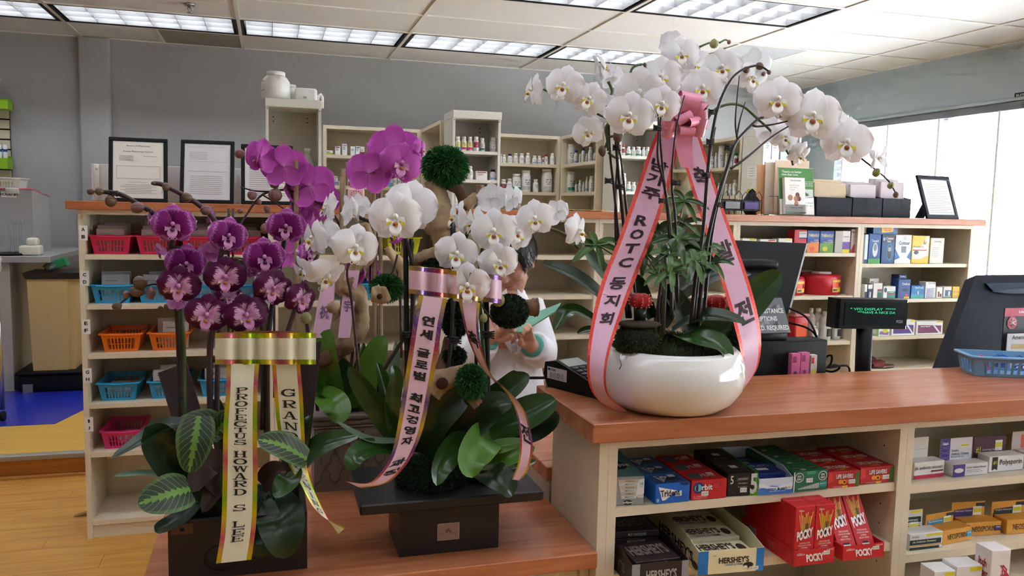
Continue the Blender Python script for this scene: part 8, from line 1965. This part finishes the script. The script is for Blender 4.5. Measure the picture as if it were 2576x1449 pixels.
# cards on the counter in front of that monitor
t = thing('leaflet_card', (P(2580, 930, Y=1.90).x, 1.915, FT+.0006), 'black card with a pink header and medical emblem at the right edge', 'card')
A = P(2532, 776, Y=1.91); B = P(2640, 776, Y=1.91); h_ = A.z-FT
b = MB(); b.box(A.x, 1.915, FT+.0006, B.x, 1.918, A.z); cd_ = b.build('card', C(22, 26, 36), t)
q = MB(); f1 = lambda u, v: Vector((A.x+u, 1.9142, FT+v)); wc_ = B.x-A.x
q.poly([f1(0, h_*.86), f1(wc_, h_*.86), f1(wc_, h_), f1(0, h_)], 0); text_into(q, 'Identity Alert', wc_*.62, h_*.93, wc_*.6, h_*.06, lambda u, v: Vector((A.x+u, 1.9136, FT+v)), 1, bold=.03)
for r_, m_ in ((.085, 0), (.07, 2)): q.poly([Vector((A.x+wc_*.18+wc_*r_*1.4*math.cos(PI/8+a_*PI/4), 1.9138-r_*.005, FT+h_*.75+wc_*r_*1.4*math.sin(PI/8+a_*PI/4))) for a_ in range(8)], m_)
for a_ in range(3): q.tube([Vector((A.x+wc_*.18+wc_*.08*math.cos(a_*PI/3+PI/6), 1.9128, FT+h_*.75+wc_*.08*math.sin(a_*PI/3+PI/6))), Vector((A.x+wc_*.18-wc_*.08*math.cos(a_*PI/3+PI/6), 1.9128, FT+h_*.75-wc_*.08*math.sin(a_*PI/3+PI/6)))], .0016, 5, 1)
q.build('print', [C(206, 90, 110), C(236, 220, 222), C(120, 60, 76)], cd_, kind='stuff')
t = thing('leaflet_card', (P(2580, 930, Y=1.88).x, 1.885, FT+.0006), 'white card with a metal dog tag at the right edge', 'card')
A = P(2536, 840, Y=1.885); B = P(2640, 838, Y=1.885); h_ = A.z-FT
b = MB(); b.box(A.x, 1.885, FT+.0006, B.x, 1.888, A.z); cd_ = b.build('card', C(222, 220, 214), t)
q = MB(); f2 = lambda u, v: Vector((A.x+u, 1.8842, FT+v)); wc_ = B.x-A.x
text_into(q, 'American', wc_*.30, h_*.90, wc_*.40, h_*.12, f2, 0); q.poly([f2(wc_*.1, h_*.58), f2(wc_*.8, h_*.58), f2(wc_*.8, h_*.70), f2(wc_*.1, h_*.70)], 1); q.ell(Vector((A.x+wc_*.26, 1.884, FT+h_*.30)), .011, .002, .018, 2, 12, 8)
q.build('print', [C(40, 44, 60), C(206, 176, 120), C(110, 100, 96)], cd_, kind='stuff')
# pale blue basket of coil key rings
me_b, me_r = basket_mesh('key_basket', .235, .115, .058, MB_ltb, taper=.010, nb=9, rows=1, wave=.0)
kb = link('key_basket', me_b, None, (2.05, 1.822, FT+.0006), (0, 0, -.42), 'pale blue plastic basket of coil key rings on the front counter', 'basket')
link('rim', me_r, kb)
rk = random.Random(9)
for k in range(26):
    pink = k < 9
    lx = (-.085+.055*rk.random()) if pink else (-.03+.12*rk.random()); ly = -.035+.07*rk.random()
    b = MB(); R_ = .011; ax = Matrix.Rotation(rk.uniform(0, PI), 4, 'Z') @ Matrix.Rotation(rk.uniform(.2, 1.3), 4, 'X')
    b.tube([ax @ Vector((R_*math.cos(a_), R_*math.sin(a_), 0)) for a_ in [2*PI*j/10 for j in range(11)]], .0018, 5, caps=False)
    o = b.build('coil_ring', mat('coil_pink', (226, 50, 100), rough=.35) if pink else mat('coil_blue', (40, 110, 190), rough=.35))
    o.location = kb.matrix_basis @ Vector((lx, ly, .022+.028*rk.random())); tag(o, ('pink' if pink else 'blue')+' plastic coil key ring in the pale blue basket', 'key ring', ('pink' if pink else 'blue')+' coil key rings')
# ================================================================== compounding corner at far left
# bench
bz = 1.02
xr_ = P(127, 640, Y=6.0).x
t = thing('lab_bench', (-2.2, 6.4, ZP), 'grey topped lab bench at the far left', 'bench')
b = MB(); b.rbox(-3.0, 5.98, bz-.045, xr_, YB-.07, bz, .004, seg=1, smooth=False); b.build('bench_top', mat('grey_laminate', (160, 160, 158), rough=.45, noise=(10, .03)), t)
xe = P(24, 700, Y=6.02).x
b = MB(); b.box(-2.9, 6.03, ZP, xe, YB-.08, bz-.046); b.build('cabinet', mat('bench_cabinet', (186, 180, 164), rough=.5, noise=(6, .03)), t)
# trash bin on a black tote
tz0 = ZP+.004
A = P(38, 990, Y=5.96); B = P(206, 992, Y=5.96)
t = thing('storage_tote', (-1.42, 6.1, tz0), 'black plastic tote under the beige waste bin', 'tote')
th_ = P(120, 935, Y=5.96).z-tz0
b = MB(); b.rbox(-1.60, 5.965, tz0, -1.16, 6.30, tz0+th_*.85, .015); b.build('body', M_black, t)
b = MB(); b.rbox(-1.615, 5.95, tz0+th_*.84, -1.145, 6.315, tz0+th_, .008); b.build('lid', M_black, t)
p = P(70, 978, Y=5.965); b = MB(); b.box(p.x-.03, 5.963, p.z-.03, p.x+.03, 5.9645, p.z+.03); b.build('sticker', C(120, 120, 124), t)
tz1 = tz0+th_+.001
A0, A1 = P(84, 940, Y=6.0), P(172, 943, Y=6.0); T0, T1 = P(68, 690, Y=6.0), P(196, 690, Y=6.0)
t = thing('waste_bin', ((A0.x+A1.x)/2, 6.1, tz1), 'tall beige plastic waste bin standing on the black tote', 'waste bin')
ht = T0.z-tz1
def taper_box(b, x0, x1, y0, y1, z0, X0, X1, Y0_, Y1_, z1, m=0): b.add([(x0, y0, z0), (x1, y0, z0), (x1, y1, z0), (x0, y1, z0), (X0, Y0_, z1), (X1, Y0_, z1), (X1, Y1_, z1), (X0, Y1_, z1)], [(0, 3, 2, 1), (4, 5, 6, 7), (0, 1, 5, 4), (1, 2, 6, 5), (2, 3, 7, 6), (3, 0, 4, 7)], m)
b = MB(); taper_box(b, A0.x, A1.x, 6.0, 6.24, tz1, T0.x, T1.x-.06, 5.98, 6.28, tz1+ht); taper_box(b, A1.x, A1.x+.04, 6.02, 6.23, tz1, T1.x-.06, T1.x+.02, 6.0, 6.27, tz1+ht); b.build('body', mat('bin_beige', (206, 180, 122), rough=.5, noise=(5, .04)), t)
b = MB(); taper_box(b, T0.x-.008, T1.x+.03, 5.97, 6.29, tz1+ht-.03, T0.x-.02, T1.x+.04, 5.96, 6.3, tz1+ht+.012); b.build('liner', mat('bin_liner', (30, 30, 30), rough=.35, bump=(40, .6)), t)
b = MB(); b.rbox(-.055, -.04, 0, .055, .04, .06, .004, seg=1, smooth=False, M=Matrix.Rotation(-.35, 4, 'Y')); o = b.build('green_carton', mat('carton_green', (40, 140, 86), rough=.4, noise=(12, .1))); o.location = (P(152, 665, Y=6.1).x, 6.1, tz1+ht+.035); tag(o, 'green carton lying on the waste bin', 'carton')
b = MB(); b.ell((0, 0, .03), .04, .035, .028, 0, 12, 8); 
rr_ = random.Random(2)
b.v = [v+Vector((rr_.uniform(-.008, .008), rr_.uniform(-.008, .008), rr_.uniform(-.01, .01))) for v in b.v]
o = b.build('plastic_bag', mat('bag_grey', (120, 122, 120), rough=.2, alpha=.6)); o.location = (P(126, 672, Y=6.06).x, 6.05, tz1+ht+.014); tag(o, 'crumpled clear bag beside the green carton', 'bag')
# fume hood box, tubes, scale, basket
hx0, hx1 = P(-60, 560, Y=6.35).x, P(82, 560, Y=6.35).x
hz1 = P(40, 474, Y=6.35).z
t = thing('fume_hood', ((hx0+hx1)/2, 6.35, bz+.0006), 'clear plastic hood box with pink edging on the bench', 'hood')
b = MB(); b.box(hx0, 6.35, bz+.001, hx1, 6.353, hz1); b.add([(hx1, 6.35, bz+.001), (hx1+.05, 6.6, bz+.001), (hx1+.05, 6.6, hz1-.05), (hx1, 6.35, hz1), (hx1+.003, 6.35, bz+.001), (hx1+.053, 6.6, bz+.001), (hx1+.053, 6.6, hz1-.05), (hx1+.003, 6.35, hz1)], [(0, 1, 2, 3), (7, 6, 5, 4), (0, 3, 7, 4), (3, 2, 6, 7)]); b.build('panel', mat('hood_clear', (206, 206, 208), rough=.15, alpha=.35), t)
b = MB(); b.tube([(hx0, 6.348, hz1), (hx1, 6.348, hz1), (hx1+.05, 6.6, hz1-.05)], .005, 6); b.build('edging', mat('edge_pink', (226, 110, 140), rough=.5), t)
b = MB(); b.box(P(2, 490, Y=6.34).x, 6.346, P(2, 496, Y=6.34).z, P(40, 490, Y=6.34).x, 6.349, P(2, 482, Y=6.34).z); lb = b.build('label', M_paper, t)
q = MB(); A = P(21, 489, Y=6.34); text_into(q, 'HOOD #1', A.x, A.z, .105, .022, lambda u, v: Vector((u, 6.3452, v)), bold=.03); q.build('lettering', M_ink, lb, kind='stuff')
b = MB(); q_ = P(30, 476, Y=6.34); b.rbox(q_.x-.04, 6.335, q_.z-.03, q_.x+.04, 6.36, q_.z+.008, .004); b.build('latch', M_creamw, t)
A = P(-20, 475, Y=6.5); B = P(50, 475, Y=6.5)
b = MB(); b.box(hx0, 6.36, hz1-.012, hx1-.01, 6.62, hz1-.004); b.build('top_panel', mat('hood_top', (170, 160, 140), rough=.5), t)
mw, mr = basket_mesh('white_basket', .30, .2, .075, M_white, taper=.012, nb=12, rows=1, wave=0)
o = link('white_basket', mw, None, ((A.x+B.x)/2-.03, 6.49, hz1-.003), (0, 0, 0), 'white plastic basket on top of the hood box', 'basket'); link('rim', mr, o)
for k, px in enumerate((24, 38, 52)):
    p = P(px, 600, Y=6.2)
    t = thing('glass_tube', (p.x, 6.2, bz+.0006), 'glass hook tube, %s of three in front of the hood' % ORD[k], 'glass tube', 'glass tubes')
    hh = P(px, 565, Y=6.2).z-bz
    b = MB(); b.tube([(0, 0, .004), (0, 0, hh), (.01, 0, hh+.012), (.04, 0, hh+.012)], .007, 8); b.build('tube', M_glass, t, local=True)
    b = MB(); b.lathe([(.02, 0), (.02, .004), (.008, .006)], 12); b.build('foot', M_glass, t, local=True)
p = P(30, 642, Y=6.1); b = MB(); b.lathe([(.11, 0), (.115, .008), (.11, .016), (.0005, .016)], 20); o = b.build('black_tray', M_black); o.location = (p.x-.01, 6.10, bz+.0006); tag(o, 'round black tray on the lab bench', 'tray')
A = P(50, 645, Y=6.06); B = P(102, 645, Y=6.06); w_ = B.x-A.x
t = thing('lab_scale', ((A.x+B.x)/2, 6.08, bz+.0006), 'small white tabletop lab device with a stepped top', 'lab device')
b = MB(); b.rbox(-w_/2, -.05, 0, w_/2, .07, .065, .012, seg=3); b.build('body', mat('device_ivory', (220, 220, 202), rough=.4), t, local=True)
b = MB(); b.rbox(-w_*.22, -.02, .064, w_*.36, .06, .115, .018, seg=3); b.build('cover', MATS['device_ivory'], t, local=True)
# slat wall with green bins
A = P(22, 250, Y=YB-.02); Bm = P(22, 470, Y=YB-.02)
t = thing('slatwall', (A.x-.3, YB-.02, Bm.z), 'cream slatwall strip with green bins at the left edge', 'slatwall')
b = MB(); b.box(A.x-.6, YB-.018, Bm.z-.02, A.x, YB-.001, A.z); b.build('back_board', M_dark, t)
for k in range(9):
    z0 = Bm.z-.02+k*(A.z-Bm.z+.02)/9
    b = MB(); b.box(A.x-.6, YB-.034, z0+.006, A.x, YB-.0185, z0+(A.z-Bm.z+.02)/9-.006); b.build('slat', mat('slat_cream', (206, 200, 172), rough=.5), t)
M_lime = mat('bin_lime', (150, 200, 40), rough=.4)
for k, (y0_, y1_, nm) in enumerate([(253, 275, 'upper'), (398, 425, 'lower')]):
    z0, z1 = P(10, y1_, Y=YB-.12).z, P(10, y0_, Y=YB-.12).z; x1 = P(24, y1_, Y=YB-.12).x
    t = thing('wall_bin', (x1-.2, YB-.06, z0), '%s lime green bin hooked on the slatwall' % nm, 'bin', 'lime slatwall bins')
    b = MB(); T = .003; b.box(x1-.35, YB-.16, z0, x1, YB-.036, z0+T); b.box(x1-.35, YB-.16, z0+T, x1, YB-.157, z1); b.box(x1-.003, YB-.157, z0+T, x1, YB-.036, z1); b.box(x1-.35, YB-.039, z0+T, x1-.003, YB-.036, z1+.02); b.build('body', M_lime, t)
    if k == 1:
        for j in range(4):
            p = P(2+6.2*j, 380, Y=YB-.11)
            t2 = thing('tube_bottle', (x1-.03-.038*j, YB-.10, z0+.0045), 'white tube with a blue band, %s from right in the lower lime bin' % ORD[j], 'tube', 'white tubes')
            b = MB(); b.lathe([(.015, 0), (.016, .004), (.016, .17), (.012, .18), (.0005, .181)], 12); b.build('body', M_white, t2, local=True)
            b = MB(); b.lathe([(.0163, .125), (.0163, .145)], 12, caps=False); b.build('band', C(40, 80, 170), t2, local=True)
# chrome rack leg with caster and a bag at the frame edge
p = P(8, 1060, Z=tz0)
t = thing('wire_rack', (p.x, p.y, tz0), 'chrome rack post on a caster at the left edge', 'rack')
b = MB(); b.tube([(p.x, p.y, tz0+.07), (p.x-.004, p.y, 1.0)], .012, 12); b.build('post', M_steel, t)
b = MB(); b.tube([(p.x, p.y, .62), (p.x-.5, p.y, .62)], .006, 8); b.tube([(p.x, p.y, .95), (p.x-.5, p.y, .95)], .016, 8); b.build('rail', M_steel, t)
b = MB(); b.lathe([(.001, -.011), (.026, -.011), (.03, -.006), (.03, .006), (.026, .011), (.001, .011)], 16, M=Matrix.Translation((p.x, p.y, tz0+.031)) @ Matrix.Rotation(PI/2, 4, 'Y')); b.build('caster', M_black, t)
b = MB(); b.ell((p.x-.05, p.y, 1.03), .075, .06, .085, 0, 14, 10)
b.v = [v+Vector((rr_.uniform(-.008, .008), rr_.uniform(-.008, .008), rr_.uniform(-.008, .008))) for v in b.v]
o = b.build('plastic_bag', mat('bag_white', (214, 214, 214), rough=.25, alpha=.75)); moved(o, (p.x-.05, p.y, .966)); tag(o, 'white plastic bag on the chrome rack', 'bag')
# door stop on the floor by the basket unit
p = P(203, 1300, Z=0)
b = MB(); b.prism([(0, 0), (.09, 0), (.09, .025)], 0, .03, 0, Matrix.Rotation(PI/2, 4, 'X')); o = b.build('door_wedge', C(150, 110, 60)); o.location = (p.x-.03, p.y+.03, .0006); tag(o, 'small wooden wedge on the floor beside the basket unit', 'wedge')
# ================================================================== person in a white coat
YP = 2.86
pr = thing('person', (P(1270, 800, Y=YP).x, YP+.02, 0), 'person with short black hair in a white coat bending over a teal booklet', 'person')
M_skin = mat('skin', (206, 160, 136), rough=.5, noise=(30, .04), sub=.05); M_hair = mat('hair_black', (22, 18, 18), rough=.4, noise=(120, .4)); M_coat = mat('coat_white', (232, 234, 240), rough=.75, noise=(12, .02), bump=(30, .25)); M_knit = mat('knit_teal', (96, 178, 166), rough=.85, bump=(160, .6)); M_pinkt = mat('blouse_pink', (226, 170, 160), rough=.8); M_trou = mat('trousers_dark', (40, 40, 48), rough=.85)
def W(px, py, dy=0): return P(px, py, Y=YP+dy)
def remeshed(name, mb, voxel, m, parent, smooth=6):
    """fuse overlapping volumes into one continuous surface"""
    me = mb.mesh('tmp', m)
    o = bpy.data.objects.new('tmp', me); COL.objects.link(o)
    r = o.modifiers.new('r', 'REMESH'); r.mode = 'VOXEL'; r.voxel_size = voxel; r.use_smooth_shade = True
    s = o.modifiers.new('s', 'SMOOTH'); s.iterations = smooth; s.factor = .5
    bpy.context.view_layer.update()
    dg = bpy.context.evaluated_depsgraph_get()
    nm = bpy.data.meshes.new_from_object(o.evaluated_get(dg))
    bpy.data.objects.remove(o)
    nm.transform(Matrix.Translation(-wloc(parent)))
    nm.materials.clear(); nm.materials.append(m)
    for p_ in nm.polygons: p_.use_smooth = True
    return link(name, nm, parent)
def limb(b, pts, rs, n=14): b.tube(cr(pts, 6*(len(pts)-1)), [rs[min(int(i/6), len(rs)-2)]+(rs[min(int(i/6), len(rs)-2)+1]-rs[min(int(i/6), len(rs)-2)])*((i/6)-min(int(i/6), len(rs)-2)) for i in range(6*(len(pts)-1)+1)], n)
hip = W(1255, 1010, .06); hip.z = .78
chest = W(1262, 830, .06); neck = W(1272, 735, .02); head = W(1290, 655, 0)
shR, shL = W(1325, 762, .03), W(1205, 765, .05)
elR, wrR, haR = W(1362, 880, -.05), W(1337, 868, -.14), W(1322, 838, -.16)
elL, wrL, haL = W(1188, 890, -.06), W(1232, 850, -.15), W(1262, 826, -.17)
fd = Vector((-.55, -.62, -.5)).normalized()              # the face looks down and to the left
up_ = Vector((-.35, -.30, .9)); up_ = (up_-fd*up_.dot(fd)).normalized(); sd = fd.cross(up_).normalized()
def hd(a, f, u): return head+sd*a+fd*f+up_*u
b = MB()
limb(b, [hip+Vector((0, 0, -.04)), hip.lerp(chest, .5), chest, neck], [.125, .115, .13, .06])
for s_, e_, w_, h_ in ((shR, elR, wrR, haR), (shL, elL, wrL, haL)): limb(b, [s_, e_, w_, w_.lerp(h_, .5)], [.048, .04, .026, .024])
limb(b, [shL, chest+Vector((0, 0, .07)), shR], [.05, .07, .05])
limb(b, [neck-Vector((0, 0, .03)), head-up_*.05], [.05, .05])
Mh = Matrix((sd, fd, up_)).transposed().to_4x4(); Mh.translation = head
b.ell((0, -.012, .02), .070, .088, .092, 0, 20, 14, Mh); b.ell((0, .030, -.045), .052, .055, .062, 0, 16, 12, Mh); b.ell((0, .086, -.012), .011, .016, .024, 0, 10, 8, Mh); b.ell((0, .094, -.026), .015, .012, .010, 0, 10, 8, Mh)
b.ell((0, .076, -.062), .022, .012, .008, 0, 10, 8, Mh); b.ell((0, .055, -.098), .022, .02, .016, 0, 10, 8, Mh)
for s in (-1, 1): b.ell((s*.070, -.008, -.012), .008, .018, .030, 0, 10, 8, Mh); b.ell((s*.040, .062, -.030), .022, .02, .020, 0, 10, 8, Mh); b.ell((s*.030, .074, .022), .02, .012, .009, 0, 10, 6, Mh)
# legs to the floor
for s in (-1, 1):
    fx = hip+Vector((s*.075, 0, -.05)); limb(b, [fx, Vector((fx.x, fx.y+.02, .42)), Vector((fx.x, fx.y+.05, .06))], [.075, .055, .04]); b.ell((fx.x, fx.y+.0, .03), .04, .10, .03, 0, 12, 8)
# hands: palm, four fingers and a thumb each, closed on the booklet
def hand(b, w_, h_, out, flip):
    d = (h_-w_).normalized(); s_ = out.normalized(); n_ = d.cross(s_).normalized()*flip
    pc = w_.lerp(h_, .75)
    b.tube([w_, w_.lerp(h_, .5), h_], [.022, .032, .034], 12, sq=.55)
    for k, (ln, off) in enumerate(((.064, -.026), (.072, -.009), (.068, .009), (.054, .026))):
        r0 = h_+s_*off+d*.004
        a1 = r0+d*ln*.42+n_*ln*.14; a2 = a1+d*ln*.20+n_*ln*.34; a3 = a2-d*ln*.12+n_*ln*.28
        b.tube([r0-d*.02, r0, a1, a2, a3], [.009, .0095, .0088, .008, .0068], 8)
    t0 = w_.lerp(h_, .35)-s_*.026
    b.tube([t0, t0+d*.03-s_*.014+n_*.012, t0+d*.058-s_*.010+n_*.030], [.012, .011, .0085], 8)
hand(b, wrR, haR, Vector((.75, .1, .65)), -1); hand(b, wrL, haL, Vector((-.6, .1, .7)), 1)
body = remeshed('body', b, .0048, M_skin, pr, 4)
# face details
for s in (-1, 1):
    q = MB(); q.ell((s*.030, .079, .004), .012, .005, .005, 0, 10, 6, Mh); q.ell((s*.030, .083, .003), .005, .002, .0045, 1, 8, 6, Mh); q.build('eye', [C(226, 220, 214), C(30, 22, 20)], body)
    q = MB(); q.tube([Mh @ Vector((s*.014, .085, .024)), Mh @ Vector((s*.030, .086, .030)), Mh @ Vector((s*.048, .072, .026))], [.003, .004, .0025], 6, sq=.6); q.build('eyebrow', M_hair, body)
q = MB(); q.tube([Mh @ Vector((-.022, .080, -.060)), Mh @ Vector((0, .089, -.058)), Mh @ Vector((.022, .080, -.060))], [.003, .0045, .003], 6, sq=.6); q.build('mouth', C(180, 100, 96), body)
# hair: cap plus short strands
q = MB()
def hair_pt(u, v, e=0):
    a = 2*PI*u; t_ = PI*.62*v
    x = .080*math.sin(t_)*math.cos(a); y = -.018+.098*math.sin(t_)*math.sin(a); z = .024+.100*math.cos(t_)
    if y > .055: y = .055+.3*(y-.055); 
    return Mh @ Vector((x*(1+e), y*(1+e), z*(1+e)))
q.grid(lambda u, v: hair_pt(u, v if not (.12 < u < .38) else v*.62), 28, 10)
hair = q.build('hair', M_hair, pr)
q = MB(); rh = random.Random(8)
for k in range(1500):
    u, v = rh.random(), rh.uniform(.05, 1)
    if .12 < u < .38: v *= .60
    a_ = hair_pt(u, v, .01); c_ = hair_pt(u+rh.uniform(-.02, .02), min(1.25, v+.22), .05+rh.uniform(0, .05)); m_ = (a_+c_)/2+(a_-head).normalized()*.006
    s2 = (c_-a_).cross(a_-head).normalized()*.0012
    q.add([a_-s2, a_+s2, m_+s2, m_-s2, c_], [(0, 1, 2, 3), (3, 2, 4)])
o = q.build('strands', M_hair, hair); o['kind'] = 'stuff'
# coat
b = MB()
limb(b, [hip+Vector((0, 0, -.24)), hip, hip.lerp(chest, .55), chest, neck-Vector((0, 0, .035))], [.20, .165, .150, .158, .075], 18)
limb(b, [shL, chest+Vector((0, .01, .075)), shR], [.064, .085, .064])
limb(b, [shR, elR, elR.lerp(wrR, .82)], [.064, .062, .056]); limb(b, [shL, elL, elL.lerp(wrL, .82)], [.064, .060, .054])
b.ell(elR+Vector((.012, 0, -.02)), .05, .05, .045, 0, 12, 8)
coat = remeshed('coat', b, .008, M_coat, pr, 3)
q = MB()
for s in (-1, 1): q.add([neck+Vector((s*.02, -.075, .02)), neck+Vector((s*.075, -.07, -.03)), chest+Vector((s*.06, -.165, .02)), chest+Vector((s*.012, -.172, -.06)), neck+Vector((s*.02, -.083, .02)), neck+Vector((s*.078, -.078, -.03)), chest+Vector((s*.063, -.173, .02)), chest+Vector((s*.012, -.180, -.06))], [(0, 1, 2, 3), (4, 7, 6, 5), (0, 4, 5, 1), (1, 5, 6, 2), (2, 6, 7, 3), (3, 7, 4, 0)])
q.build('lapel', M_coat, coat)
for k in range(4):
    p = chest.lerp(hip, .1+.28*k)+Vector((.012, -.168, 0)); q = MB(); q.lathe([(.0005, 0), (.008, 0), (.008, .003), (.0005, .004)], 12, M=Matrix.Translation(p) @ Matrix.Rotation(PI/2, 4, 'X')); q.build('button', C(226, 222, 210), coat)
q = MB(); q.ell(chest+Vector((-.03, -.105, .03)), .075, .062, .10, 0, 16, 10); q.build('blouse', M_pinkt, pr)
for e_, w_, nm in ((elR, wrR, 'cuff'), (elL, wrL, 'cuff')):
    q = MB(); p0, p1 = e_.lerp(wrR if e_ is elR else wrL, .70), e_.lerp(w_, .98)
    q.tube([p0.lerp(p1, k/6) for k in range(7)], [.036, .040, .037, .041, .038, .042, .038], 16); q.build(nm, M_knit, pr)
q = MB()
for s in (-1, 1):
    fx = hip+Vector((s*.075, 0, -.05)); limb(q, [fx, Vector((fx.x, fx.y+.02, .42)), Vector((fx.x, fx.y+.05, .09))], [.095, .08, .07])
q.build('trousers', M_trou, pr)
# teal booklet held in both hands (a thing of its own)
pts_ = [(1282, 838), (1292, 812), (1412, 762), (1392, 786), (1310, 836)]
A = [W(1283, 838, -.20), W(1312, 838, -.215), W(1395, 787, -.20), W(1412, 764, -.17), W(1350, 788, -.15), W(1296, 812, -.17)]
n_ = (A[1]-A[0]).cross(A[3]-A[0]).normalized()*.006
b = MB(); b.add(A+[p_+n_ for p_ in A], [tuple(range(6)), tuple(range(11, 5, -1))]+[(i, (i+1) % 6, 6+(i+1) % 6, 6+i) for i in range(6)])
o = b.build('booklet', mat('booklet_teal', (120, 176, 150), rough=.4, noise=(20, .08))); moved(o, A[0]); tag(o, 'teal booklet held open by the person in the white coat', 'booklet')
q = MB(); q.poly([p_+n_*(-.25) for p_ in (A[1].lerp(A[2], .3), A[2].lerp(A[1], .1), A[3].lerp(A[4], .15), A[4].lerp(A[1], .2))]); q.build('page', C(206, 190, 170), o)
